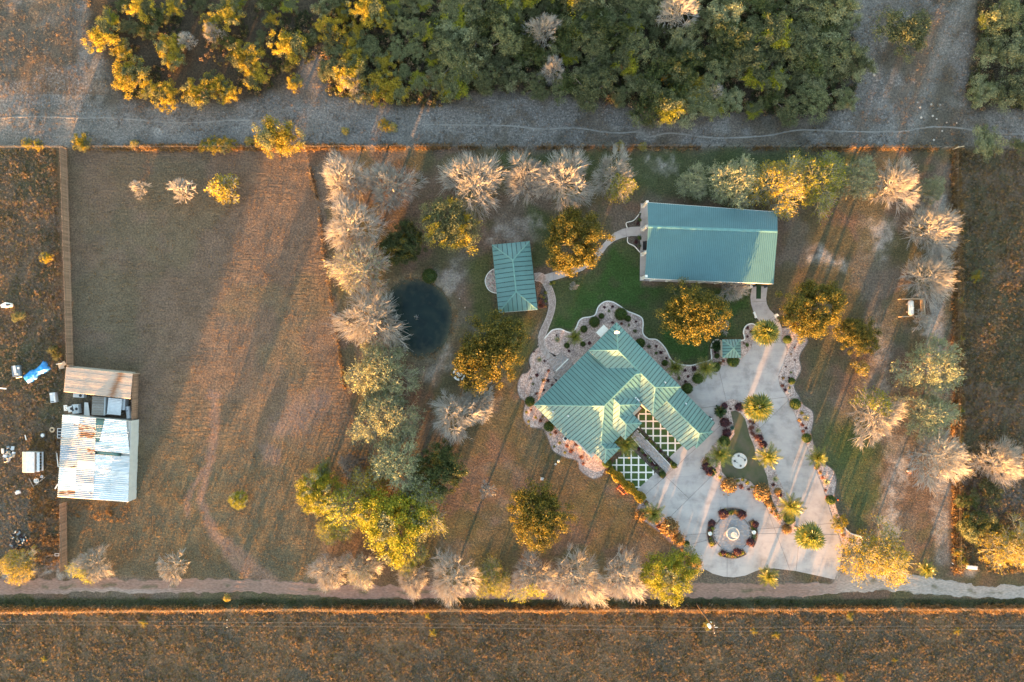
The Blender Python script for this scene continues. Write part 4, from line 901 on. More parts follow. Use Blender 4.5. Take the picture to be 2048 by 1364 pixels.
    for s, t, w, hh, nm, sl in ((3.7, 24.85, 1.3, 2.3, 'door', .1), (5.0 - .2, 24.85, .6, 1.6, 'window', .9), (2.5, 24.85, .6, 1.6, 'window', .9), (-1.7, 25.5, 1.6, 1.4, 'window', .9), (.9, 23.95, .9, 1.4, 'window', .9), (10.2, 34.1, 2.2, 2.1, 'door', .1), (12.6, 34.1, 2.2, 2.1, 'door', .1)):
        d = V(1, 0, 0) - V(0, 0, 0); opening(h, V(s, t, 0), d, w, hh, nm, sl)
    for t in (12.5, 15.0, 17.5, 20.0, 22.4):
        opening(h, V(-4.55, t, 0), V(0, 1, 0) - V(0, 0, 0), 1.2, 1.4, 'window', .9)
    for s in (-3, -.5, 2.5, 5.5): opening(h, V(s, 10.95, 0), V(-1, 0, 0) - V(0, 0, 0), 1.3, 1.5 if s != 2.5 else 2.2, 'window' if s != 2.5 else 'door', .9 if s != 2.5 else .1)
    for t in (12.5, 15.5, 18.5, 21.5, 24): opening(h, V(14.15, t, 0), V(0, -1, 0) - V(0, 0, 0), 1.3, 1.5, 'window', .9)
    for t in (27, 29.5, 32): opening(h, V(8.5, t, 0), V(0, 1, 0) - V(0, 0, 0), 1.2, 1.3, 'window', .9)
    # vents, flue and gutter box on the roofs
    def vent(s, t, z, r=.09):
        p = V(s, t, z); mb = MB(); mb.lathe([(r * 1.8, 0), (r * 1.8, .03), (r, .06), (r, .34), (r * 1.3, .36), (r * 1.3, .44), (.001, .47)], p, 10); mb.build('roof_vent', M['steel'], h)
    z_sw = lambda s: 3.0 + .496 * (s + 5.10)
    vent(-3.55, 13.45, z_sw(-3.55) - .02); vent(-2.2, 15.7, z_sw(-2.2) - .02); vent(13.2, 23.0, 5.1 + .508 * 1.46 - .02); vent(13.4, 28.5, 3.0 + .518 * 1.28 - .02)
    mb = MB(); p = V(7.96, 21.2, 0)
    for k, (t0, t1) in enumerate(((20.7, 21.5), (21.7, 22.3))):
        mb.box(V(7.96, (t0 + t1) / 2, 5.32 - .1 * k), (t1 - t0, .26, .5), -math.pi / 4)
    mb.build('gutter_box', M['white'], h)
    # dish antenna over the north corner, small porch canopy beside it
    a = empty('roof_antenna', (0, 0, 0)); a.parent = h; 
    p = V(13.55, 11.15, 5.35); mb = MB(); mb.tube(p, p + Vector((0, 0, 1.0)), .035, .03, 8); mb.tube(p + Vector((0, 0, .5)), p + Vector((-.5, .1, -.05)), .025, .025, 6); mb.tube(p + Vector((0, 0, .6)), p + Vector((.1, -.5, 0)), .025, .025, 6); mb.build('mast', M['white'], a)
    mb = MB(); q = p + Vector((0, -.15, 1.0)); mb.lathe([(.001, 0), (.2, .03), (.36, .10), (.45, .19), (.43, .20), (.34, .12), (.001, .03)], (0, 0, 0), 16)
    Mr = Matrix.Translation(q) @ Matrix.Rotation(math.radians(55), 4, 'X'); mb.v = [tuple(Mr @ Vector(v)) for v in mb.v]; mb.build('dish', M['white'], a)
    mb = MB(); mb.box(V(12.2, 9.75, 2.75), (1.9, 1.15, .12), math.pi / 4); mb.tube(V(11.4, 9.35, 0), V(11.4, 9.35, 2.7), .06); mb.tube(V(13.0, 9.35, 0), V(13.0, 9.35, 2.7), .06); mb.build('porch_canopy', M['white'], h)
    return h
main_house()

def pavilion():
    zE, zR = 2.9, 4.1
    c = [W(984.4, 489.8, zE), W(1059, 482.5, zE), W(1074.8, 619, zE), W(997.6, 625, zE)]; r0 = W(1025.6, 520, zR); r1 = W(1032.3, 583.5, zR)
    b = (c[0] + c[1] + c[2] + c[3]) / 4; b.z = 0
    h = empty('pavilion', b); tag(h, 'open pavilion with a long green hipped metal roof near the pond', 'pavilion')
    c = [p - b for p in c]; r0 -= b; r1 -= b
    along = (c[1] - c[2]).normalized(); ac = (c[1] - c[0]).normalized(); fl = lambda v: (v.x, v.y, 0)
    for pts, al in (([c[0], c[1], r0], ac), ([c[1], c[2], r1, r0], along), ([c[2], c[3], r1], ac), ([c[3], c[0], r0, r1], along)):
        roof_slope(h, pts, fl(al), .80, M['roof'], M['seam'])
    caps(h, [(c[0], r0), (c[1], r0), (c[2], r1), (c[3], r1), (r0, r1)], M['ridge'])
    ctr = Vector((0, 0, 0))
    for p in c + [(c[1] * .5 + c[2] * .5), (c[0] * .5 + c[3] * .5)]:
        q = Vector((p.x, p.y, 0)) * .93; mb = MB(); mb.box((q.x, q.y, 1.42), (.22, .22, 2.84)); mb.build('post', M['stucco'], h)
    mb = MB(); q = [Vector((p.x, p.y, 0)) * .90 for p in c]; mb.prism([(p.x, p.y) for p in q], 0, .10); mb.build('floor_slab', M['concrete'], h)
    for i in range(4):
        a, d = c[i], c[(i + 1) % 4]; mb = MB(); mb.tube(Vector((a.x, a.y, 2.78)) , Vector((d.x, d.y, 2.78)), .07, n=4); mb.build('fascia', M['white'] if i == 2 else M['ridge'], h)
pavilion()

def pump_house():
    zE, zR = 2.5, 3.5
    c = [W(1444, 679, zE), W(1481.5, 678.5, zE), W(1481.8, 715.5, zE), W(1445, 716, zE)]; r = W(1467.5, 696.5, zR)
    b = sum(c, Vector()) / 4; b.z = 0; h = empty('pump_house', b); tag(h, 'little square pump house with a green pyramid roof beside the drive', 'shed')
    c = [p - b for p in c]; r -= b
    for i in range(4):
        d = c[(i + 1) % 4] - c[i]; roof_slope(h, [c[i], c[(i + 1) % 4], r], (d.x, d.y, 0), .5, M['roof'], M['seam'])
    caps(h, [(p, r) for p in c], M['ridge'], .18)
    mb = MB(); mb.prism([(p.x * .88, p.y * .88) for p in c], 0, 2.45); mb.build('wall', M['stucco'], h)
    opening(h, (0, c[2].y * .88, 0), (1, 0, 0), .9, 2.0, 'door', .08)
    f = empty('picket_screen', (W(1444, 698).x - .25, W(1444, 698).y, 0)); tag(f, 'white picket screen against the west side of the little pump house', 'fence')
    for k in range(11):
        mb = MB(); mb.box((0, -1.05 + k * .21, .6), (.04, .13, 1.2)); mb.build('picket', M['white'], f)
    mb = MB(); mb.box((.04, 0, .35), (.04, 2.3, .08)); mb.box((.04, 0, .95), (.04, 2.3, .08)); mb.build('rail', M['white'], f)
pump_house()

def barn():
    zN, zS, zR = 4.7, 4.2, 5.6
    NW, NE, SE, SW = W(1295, 405, zN), W(1554.5, 424, zN), W(1547, 567.5, zS), W(1289.5, 556.5, zS); rW, rE = W(1296.5, 453.5, zR), W(1555, 463, zR)
    b = (NW + NE + SE + SW) / 4; b.z = 0
    h = empty('barn', b); tag(h, 'big metal barn with a ribbed blue green gable roof and white porch', 'barn')
    for v in (NW, NE, SE, SW, rW, rE): v -= b
    ax = (rE - rW); ax.z = 0; ax.normalize()
    def slope(pts, name):
        sl = MB(); P = pts; nrm = (P[1] - P[0]).cross(P[2] - P[0]).normalized()
        if nrm.z < 0: P = list(reversed(P)); nrm = -nrm
        n = 4; sl.add([p for p in P] + [p - nrm * .1 for p in P], [(0, 1, 2, 3), (7, 6, 5, 4)] + [(i, n + i, n + (i + 1) % n, (i + 1) % n) for i in range(n)])
        so = sl.build(name, M['barnroof'], h)
        lo = min(p.dot(ax) for p in P); hi = max(p.dot(ax) for p in P); u = lo + .2
        rb = MB(); fu = lambda p: p.dot(ax)
        while u < hi - .1:                                      # low ribs, a few pixels apart
            Q = clip_slab(P, fu, u, u + .09)
            if len(Q) >= 3:
                m = len(Q); rb.add([q + nrm * .05 for q in Q] + [q for q in Q], [tuple(range(m))] + [(i, m + i, m + (i + 1) % m, (i + 1) % m) for i in range(m)])
            u += .33
        ro = rb.build('rib', M['barnseam'], so); ro['kind'] = 'stuff'
        return so
    slope([NW, NE, rE, rW], 'roof_slope'); slope([rW, rE, SE, SW], 'roof_slope')
    L = (rE - rW).length
    for k in range(8):                                           # sections of ridge cap
        a = rW + (rE - rW) * (k / 8) ; c = rW + (rE - rW) * ((k + .985) / 8); caps(h, [(a, c)], M['ridge_b'] , .5, .06)
    pW, pS = (SW - NW), (SE - SW); pW.z = pS.z = 0
    dn = Vector((-ax.y, ax.x, 0))
    def at(fx, fy):                                               # fx along west-east, fy from north to south (plan)
        n = NW.lerp(NE, fx); s = SW.lerp(SE, fx); p = n.lerp(s, fy); return Vector((p.x, p.y, 0))
    # walls: west wall set back behind the porch
    q = [at(.085, .03), at(.985, .03), at(.985, .955), at(.085, .955)]; mb = MB(); mb.prism([(p.x, p.y) for p in q], 0, 4.0); mb.build('wall', M['barnwall'], h)
    q = [at(.085, .08), at(.985, .08), at(.985, .60), at(.085, .60)]; mb = MB(); mb.prism([(p.x, p.y) for p in q], 4.0, 4.6); mb.build('gable_wall', M['barnwall'], h)
    o1 = at(-.045, -.02); q = [W(1281, 407) - b, W(1300, 408) - b, W(1300, 558) - b, W(1500, 567.5) - b, W(1499.5, 569.5) - b, W(1279.5, 561.5) - b]
    mb = MB(); mb.prism([(p.x, p.y) for p in q], 0, .14); mb.build('porch_slab', M['concrete'], h)
    for (x, y) in ((1284, 413.5), (1283.5, 460), (1282.8, 509.5), (1282, 557)):
        p = W(x, y) - b; mb = MB(); mb.box((p.x + .1, p.y, 2.2), (.42, .42, 4.3)); mb.box((p.x + .1, p.y, .3), (.56, .56, .5)); mb.build('column', M['white'], h)
    for k in range(7):
        p = at(.08 + .13 * k, .985); mb = MB(); mb.box((p.x, p.y - .1, 2.05), (.32, .32, 4.1)); mb.build('column', M['white'], h)
    p0 = at(0, 1); 
    for k in range(6):
        p = at(.17 + .13 * k, .955); opening(h, (p.x, p.y, 0), ax, 1.4, 1.4, 'window', 1.2)
    p = at(.905, .955); opening(h, (p.x, p.y, 0), ax, 3.0, 3.3, 'door', .1)
    p = at(.085, .30); opening(h, (p.x, p.y, 0), dn * -1, 1.2, 2.2, 'door', .1)
    for fy in (.15, .62, .8): p = at(.085, fy); opening(h, (p.x, p.y, 0), dn * -1, 1.2, 1.3, 'window', 1.2)
    mb = MB(); e = .1
    for a, c in ((SW, SE), (NE, NW)):
        mb.tube(Vector(a) + Vector((0, 0, -.10)), Vector(c) + Vector((0, 0, -.10)), .08, n=6)
    mb.build('gutter', M['white'], h)
    # porch bench
    bp = W(1287.2, 492) ; bb = empty('porch_bench', (bp.x, bp.y, .14)); tag(bb, 'dark bench under the west porch of the barn', 'bench')
    mb = MB(); mb.box((0, 0, .44), (.5, 1.5, .06)); mb.build('seat', M['dark'], bb); mb = MB(); mb.box((.26, 0, .70), (.06, 1.5, .42), tilt=(0, .2)); mb.build('backrest', M['dark'], bb)
    for y in (-.65, .65):
        for x in (-.2, .2): mb = MB(); mb.box((x, y, .21), (.06, .06, .42)); mb.build('leg', M['dark'], bb)
M['ridge_b'] = surf('blue_green_ridge', (0.115, 0.265, 0.275), rough=.45)
M['barnwall'] = surf('barn_wall', (0.66, 0.62, 0.57), (0.56, 0.52, 0.48), scale=1.2, rough=.7)
barn()

# ------------------------------------------------------------------ old sheds on the west side
def rustmat(name, c1, c2, rust=.6, scale=.5, stretch=(.5, 1.6, 1)):
    m, n, l, b = nodes_of(name)
    tc = n.new('ShaderNodeTexCoord'); mp = n.new('ShaderNodeMapping'); mp.inputs['Scale'].default_value = stretch; l.new(tc.outputs['Object'], mp.inputs['Vector'])
    oi = n.new('ShaderNodeObjectInfo'); ad = n.new('ShaderNodeVectorMath'); ad.operation = 'ADD'; l.new(mp.outputs[0], ad.inputs[0]); 
    cx = n.new('ShaderNodeCombineXYZ'); mm = n.new('ShaderNodeMath'); mm.operation = 'MULTIPLY'; mm.inputs[1].default_value = 90; l.new(oi.outputs['Random'], mm.inputs[0]); l.new(mm.outputs[0], cx.inputs[0]); l.new(cx.outputs[0], ad.inputs[1])
    nz = n.new('ShaderNodeTexNoise'); nz.inputs['Scale'].default_value = scale; nz.inputs['Detail'].default_value = 8; nz.inputs['Roughness'].default_value = .7; l.new(ad.outputs[0], nz.inputs['Vector'])
    r = ramp(n, [(0.36, c2), (0.46, c1), (0.56, tuple(min(.86, x * 1.22) for x in c1)), (rust, tuple(min(.86, x * 1.1) for x in c1)), (min(.98, rust + .04), (0.28, 0.155, 0.095)), (min(1, rust + .12), (0.15, 0.065, 0.035))], nz.outputs['Fac'], l)
    l.new(r.outputs['Color'], b.inputs['Base Color']); b.inputs['Roughness'].default_value = .5; b.inputs['Metallic'].default_value = .15
    return m
def corrugated(parent, c, wdir, ldir, wid, ln, mat, amp=.05, pitch=.40, name='roof_sheet', over=0.0):
    """one corrugated sheet: ribs run along ldir"""
    c = Vector(c); wd = Vector(wdir); ld = Vector(ldir); n = max(4, int(wid / pitch)); up = Vector((0, 0, 1))
    mb = MB(); vs = []; 
    for i in range(2 * n + 1):
        u = (i / (2 * n) - .5) * wid; z = amp if i % 2 else -amp
        vs += [c + wd * u - ld * (ln / 2) + up * z, c + wd * u + ld * (ln / 2) + up * z]
    m = len(vs); vs += [v - up * .02 for v in vs]
    fs = []
    for i in range(2 * n):
        k = 2 * i; q = (k, k + 1, k + 3, k + 2); 
        if (vs[q[1]] - vs[q[0]]).cross(vs[q[2]] - vs[q[0]]).z < 0: q = q[::-1]
        fs += [q, tuple(m + j for j in reversed(q))]
    for e in ((0, 1), (m - 2, m - 1)): fs.append((e[0], e[1], e[1] + m, e[0] + m))
    mb.add(vs, fs); return mb.build(name, mat, parent)

def old_shed():
    ze, zr = 2.55, 3.1
    NW, SW, NE, SE = W(125.7, 829.5, ze), W(115.4, 993.8, ze), W(261.3, 842, ze), W(255.4, 1004, ze); rN, rS = W(192.4, 836, zr), W(186, 998.5, zr)
    b = (NW + NE + SE + SW) / 4; b.z = 0
    h = empty('tin_shed', b); tag(h, 'low wide tin shed with a patched rusty white corrugated roof', 'shed')
    for v in (NW, SW, NE, SE, rN, rS): v -= b
    mats = [rustmat('patched_tin', (0.38, 0.41, 0.45), (0.28, 0.32, 0.38), .60), rustmat('bright_tin', (0.60, 0.60, 0.61), (0.44, 0.48, 0.53), .70, .7), rustmat('blue_grey_tin', (0.28, 0.33, 0.41), (0.22, 0.27, 0.34), .62), rustmat('chalky_tin', (0.68, 0.67, 0.66), (0.50, 0.52, 0.55), .66), rustmat('rusted_tin', (0.40, 0.38, 0.37), (0.30, 0.31, 0.34), .50)]
    matE = [rustmat('pale_blue_tin', (0.44, 0.50, 0.56), (0.34, 0.42, 0.49), .80, .6), rustmat('worn_white_tin', (0.56, 0.60, 0.64), (0.30, 0.40, 0.46), .74, .8)]
    green = surf('green_tin', (0.10, 0.20, 0.185), (0.07, 0.15, 0.145), scale=2, rough=.5)
    def bay(a, c, d, e, rows, cols, ms):                          # a,c ridge north/south; d,e eave north/south
        for i in range(rows):
            for j in range(cols):
                f0, f1 = i / rows, (i + 1) / rows; g0, g1 = j / cols, (j + 1) / cols
                P = lambda f, g: a.lerp(c, f).lerp(d.lerp(e, f), g)
                p00, p01, p10, p11 = P(f0, g0), P(f0, g1), P(f1, g0), P(f1, g1)
                ctr = (p00 + p01 + p10 + p11) / 4 + Vector((0, 0, .012 * ((i + 2 * j) % 3)))
                wd = ((p10 + p11) - (p00 + p01)) / 2; ld = ((p01 + p11) - (p00 + p10)) / 2
                corrugated(h, ctr, wd.normalized(), ld.normalized(), wd.length + .05, ld.length + .12, R.choice(ms))
    bay(rN, rS, NW, SW, 11, 2, mats)
    bay(rN.lerp(rS, 0.0), rN.lerp(rS, .405), NE.lerp(SE, 0) * .86 + rN * .14 * 1, (NE.lerp(SE, .405)), 5, 1, [matE[1]])
    bay(rN.lerp(rS, .44), rN.lerp(rS, .70), NE.lerp(SE, .44), NE.lerp(SE, .70), 4, 2, matE)
    bay(rN.lerp(rS, .70), rS, NE.lerp(SE, .70), SE, 3, 2, [matE[0]])
    P = lambda f, g: rN.lerp(rS, f).lerp(NE.lerp(SE, f), g)
    for f0, f1, g0, g1, dz in ((0.0, .29, .0, .25, .05), (.405, .445, .02, .76, .06)):   # bare green sheets showing
        q = [P(f0, g0), P(f0, g1 if f1 > .4 else .25), P(f1, g1 if f1 > .4 else .11), P(f1, g0)]; mb = MB(); mb.add([p + Vector((0, 0, dz)) for p in q] + [p for p in q], [(0, 1, 2, 3), (3, 2, 1, 0), (0, 4, 5, 1), (1, 5, 6, 2), (2, 6, 7, 3), (3, 7, 4, 0)]); mb.build('roof_patch', green, h)
    mb = MB(); q = [Vector((p.x, p.y, 0)) for p in (NW, NE, SE, SW)]; mb.prism([(p.x * .985, p.y * .99) for p in q], 0, 2.45); mb.build('wall', M['tinwall'], h)
    a, c = Vector((NE.x, NE.y, 0)), Vector((SE.x, SE.y, 0))
    for k in range(6):                                           # pale east wall in sheets
        p = a.lerp(c, (k + .5) / 6); d = (c - a).normalized(); mb = MB(); mb.box((p.x + .03 + .04 * (k % 2), p.y, 1.27), ((c - a).length / 6 - .02, .05, 2.5), math.atan2(d.y, d.x)); mb.build('wall_sheet', M['whitewall'], h)
    for p in (P(.14, .95), P(.79, .5), rN.lerp(rS, .93) + Vector((-.6, 0, 0))):
        mb = MB(); mb.lathe([(.14, 0), (.14, .03), (.06, .05), (.06, .3), (.001, .32)], p + Vector((0, 0, .02)), 8); mb.build('roof_vent', M['steel'], h)
M['tinwall'] = surf('tin_wall', (0.46, 0.45, 0.43), (0.30, 0.28, 0.26), scale=1.5, rough=.6)
M['whitewall'] = surf('white_sheet_wall', (0.56, 0.60, 0.62), (0.46, 0.50, 0.53), scale=1.0, rough=.6)
old_shed()

def lean_to():
    z = 2.6; NW, NE, SE, SW = W(132.4, 734.3, z + .25), W(265.4, 747.6, z), W(261, 797.7, z), W(127.6, 783.4, z + .25)
    b = (NW + NE + SE + SW) / 4; b.z = 0; h = empty('lean_to_shed', b); tag(h, 'pinkish ribbed lean-to roof with a brown rust stripe north of the tin shed', 'shed')
    for v in (NW, NE, SE, SW): v -= b
    m = surf('pinkish_tin', (0.40, 0.335, 0.30), (0.32, 0.27, 0.245), scale=1.5, rough=.5, metal=.1)
    n, l = m.node_tree.nodes, m.node_tree.links; bs = n['Principled BSDF']; tc = n.new('ShaderNodeTexCoord'); sp = n.new('ShaderNodeSeparateXYZ'); l.new(tc.outputs['Object'], sp.inputs[0])
    nz = n.new('ShaderNodeTexNoise'); nz.inputs['Scale'].default_value = 3; mp = n.new('ShaderNodeMapping'); mp.inputs['Scale'].default_value = (.25, 3, 1); l.new(tc.outputs['Object'], mp.inputs[0]); l.new(mp.outputs[0], nz.inputs['Vector'])
    e1 = n.new('ShaderNodeMath'); e1.operation = 'MULTIPLY_ADD'; e1.inputs[1].default_value = -.44; l.new(sp.outputs['Y'], e1.inputs[0]); l.new(sp.outputs['X'], e1.inputs[2])
    e2 = n.new('ShaderNodeMath'); e2.operation = 'SUBTRACT'; e2.inputs[1].default_value = 3.2; l.new(e1.outputs[0], e2.inputs[0]); e3 = n.new('ShaderNodeMath'); e3.operation = 'ABSOLUTE'; l.new(e2.outputs[0], e3.inputs[0])
    e4 = n.new('ShaderNodeMath'); e4.operation = 'MULTIPLY_ADD'; e4.inputs[1].default_value = 2.0; l.new(nz.outputs['Fac'], e4.inputs[0]); l.new(e3.outputs[0], e4.inputs[2])
    rr = ramp(n, [(.0, (1, 1, 1)), (.45, (1, 1, 1)), (.80, (0, 0, 0))], None, l); mr = n.new('ShaderNodeMapRange'); mr.inputs[1].default_value = 0; mr.inputs[2].default_value = 2.4; l.new(e4.outputs[0], mr.inputs[0]); l.new(mr.outputs[0], rr.inputs[0])
    old = bs.inputs['Base Color'].links[0].from_socket; mx = n.new('ShaderNodeMix'); mx.data_type = 'RGBA'; l.new(rr.outputs['Color'], mx.inputs['Factor']); l.new(old, mx.inputs['A']); mx.inputs['B'].default_value = (0.19, 0.085, 0.04, 1); l.new(mx.outputs['Result'], bs.inputs['Base Color'])
    for k in range(6):
        f = (k + .5) / 6; pw = NW.lerp(SW, f); pe = NE.lerp(SE, f); wd = (SW - NW); corrugated(h, (pw + pe) / 2 + Vector((0, 0, .01 * (k % 2))), wd.normalized(), (pe - pw).normalized(), wd.length / 6 + .04, (pe - pw).length, m, .03, .27)
    g = lambda p, f: Vector((p.x * f, p.y * f, 0))
    for a, c in ((g(NW, .97), g(NE, .97)), (g(NW, .97), g(SW, .97))):
        d = c - a; k = max(3, int(d.length / .9))
        for i in range(k):
            q = a + d * (i + .5) / k; mb = MB(); zt = 2.60 - .23 * (q.x / 12 - .5) - .02; mb.box((q.x, q.y, zt / 2), (d.length / k - .004, .04, zt), math.atan2(d.y, d.x)); mb.build('wall_sheet', M['tinwall'], h)
    for p in (NW, NE, SE, SW, (NW + NE) / 2, (SW + SE) / 2):
        mb = MB(); mb.box((p.x * .96, p.y * .94, p.z / 2 - .05), (.12, .12, p.z - .1)); mb.build('post', M['wood'], h)
    mb = MB(); mb.tube(NW + Vector((0, .25, -.25)), NE + Vector((.3, .25, -.25)), .06); mb.build('beam', M['greywood'], h)
lean_to()
# ------------------------------------------------------------------ plants: builders
def segmesh(name, segs, mat, sides=3):
    """segs: list of (p0, p1, r0, r1) -> tapered prisms in one mesh"""
    A = np.array([s[0] for s in segs]); B = np.array([s[1] for s in segs]); r0 = np.array([s[2] for s in segs]); r1 = np.array([s[3] for s in segs])
    d = B - A; d /= np.linalg.norm(d, axis=1, keepdims=True) + 1e-9
    ref = np.where(np.abs(d[:, 2:3]) < .9, np.array([[0, 0, 1.0]]), np.array([[1.0, 0, 0]]))
    u = np.cross(d, ref); u /= np.linalg.norm(u, axis=1, keepdims=True) + 1e-9; w = np.cross(d, u)
    n = len(segs); V = np.zeros((n, 2, sides, 3))
    for i in range(sides):
        t = 2 * math.pi * i / sides; o = u * math.cos(t) + w * math.sin(t)
        V[:, 0, i] = A + o * r0[:, None]; V[:, 1, i] = B + o * r1[:, None]
    base = (np.arange(n) * 2 * sides)[:, None]
    F = np.concatenate([np.concatenate([base + i, base + (i + 1) % sides, base + sides + (i + 1) % sides, base + sides + i], 1) for i in range(sides)], 0)
    return npmesh(name, V.reshape(-1, 3), F[:, ::-1], [mat], smooth=sides > 3)

def quads(name, C, size, mat, rng, normal=None, jitter=1.0, aspect=.55, up=0.0):
    """leaf quads centred at C"""
    n = len(C); nr = rng.normal(size=(n, 3)) * jitter
    if normal is not None: nr = nr + normal
    nr[:, 2] += up
    nr /= np.linalg.norm(nr, axis=1, keepdims=True) + 1e-9
    t = rng.normal(size=(n, 3)); u = np.cross(nr, t); u /= np.linalg.norm(u, axis=1, keepdims=True) + 1e-9; w = np.cross(nr, u)
    s = (size * (0.7 + .6 * rng.random(n)))[:, None]
    V = np.stack([C - u * s, C - w * s * aspect, C + u * s, C + w * s * aspect], 1)      # a pointed leaf
    F = np.arange(4 * n).reshape(n, 4)
    return npmesh(name, V.reshape(-1, 3), F, [mat])

def branching(rng, height, radius, limbs, trunk_h, fan=.38, density=1.0, droop=0.0):
    """bare tree: limbs carry many brooms of fine straight twigs that fan outwards; returns trunk segments, twig segments, twig tips"""
    tr, tw, tips = [], [], []
    def unit(v): return v / (np.linalg.norm(v) + 1e-9)
    k = height / 7.0; H0 = np.array([rng.normal() * .15, rng.normal() * .15, trunk_h])
    tr += [(np.array([0, 0, -.1]), H0 * .5, .17 * k, .15 * k), (H0 * .5, H0, .15 * k, .13 * k)]
    nb = int(80 * density); lob = rng.uniform(0, 6.28, 3); nodes = []
    for i in range(limbs):
        a = 6.283 * i / limbs + rng.normal() * .3; el = rng.uniform(.35, 1.05) if i else 1.4
        d = np.array([math.cos(a) * math.cos(el), math.sin(a) * math.cos(el), math.sin(el) * .8]); p = H0; r = .085 * k; L = radius * rng.uniform(.36, .5)
        for m in range(4):
            d = unit(d + rng.normal(size=3) * .16); q = p + d * L / 4; tr.append((p, q, r, r * .78)); r *= .78; p = q; nodes.append((q, r))
    NQ = np.array([n[0] for n in nodes])
    for b in range(nb):
        a = 6.283 * (b * .618034 % 1) + rng.normal() * .15; t = (b + .5) / nb; el = math.asin(min(1, .02 + .98 * t ** .85)) + rng.normal() * .08
        lobe = 1 + .20 * math.cos(3 * a + lob[0]) + .13 * math.cos(5 * a + lob[1])
        v = np.array([math.cos(a) * math.cos(el), math.sin(a) * math.cos(el), math.sin(el)])
        hz = height - trunk_h; q = np.array([v[0] * radius * lobe, v[1] * radius * lobe, trunk_h * .8 + v[2] * hz]) * 1.0
        base = H0 + (q - H0) * rng.uniform(.38, .70); i = int(np.argmin(np.linalg.norm(NQ - base, axis=1))); n0, rr = nodes[i]
        mid = (n0 + base) / 2 + rng.normal(size=3) * .12; tr += [(n0, mid, min(rr, .055 * k), .042 * k), (mid, base, .042 * k, .030 * k)]
        out = unit((q - H0) + np.array([0, 0, .25 * hz])); Lq = np.linalg.norm(q - base)
        for w in range(int(11 * density)):
            d = unit(out + rng.normal(size=3) * fan); L = Lq * rng.uniform(.55, 1.05); e = base + d * L * .55; tw.append((base + d * L * .04 * w / 12, e, .031, .022))
            for c in range(3):
                d2 = unit(d + rng.normal(size=3) * .24); f = rng.uniform(.25, 1); s0 = base + d * L * .55 * f; e2 = s0 + d2 * L * rng.uniform(.35, .62); rel = (e2 - H0) / np.array([radius * lobe, radius * lobe, hz]); g = np.linalg.norm(rel); lim = rng.uniform(.88, 1.02); e2 = s0 + (e2 - s0) * (.45 if g > lim else 1.0); tw.append((s0, e2, .018, .010)); tips.append(e2)
    return tr, tw, np.array(tips)

def fit(arrs, radius, height):
    """scale a branching so its spread and height are as asked"""
    tr, tw, tips = arrs
    P = np.array([s[1] for s in tr + tw]); r = np.percentile(np.hypot(P[:, 0], P[:, 1]), 97); h = np.percentile(P[:, 2], 99)
    sx, sz = radius / r, height / h; S = np.array([sx, sx, sz])
    f = lambda L: [(a * S, b * S, r0, r1) for a, b, r0, r1 in L]
    return f(tr), f(tw), tips * S

def bare_proto(seed, radius=4.7, height=7.0, mat='twig', leaves=None, leafn=0, density=1.0, limbs=8, sector=None):
    rng = np.random.default_rng(seed)
    tr, tw, tips = fit(branching(rng, height, radius, limbs, height * .22, density=density), radius, height)
    parts = [('trunk', segmesh('trunk', tr, M['bark' if mat == 'twig_brown' else mat], 5)), ('crown', segmesh('crown', tw, M[mat], 3))]
    if leafn:
        T = tips
        if sector is not None:
            a = np.arctan2(T[:, 1], T[:, 0]); T = T[np.abs((a - sector + math.pi) % (2 * math.pi) - math.pi) < .9]
        C = T[rng.integers(0, len(T), leafn)] + rng.normal(size=(leafn, 3)) * .12
        parts.append(('leaves', quads('leaves', C, .11, M[leaves], rng, up=.4)))
    return dict(parts=parts, r=radius, h=height, bare=True)

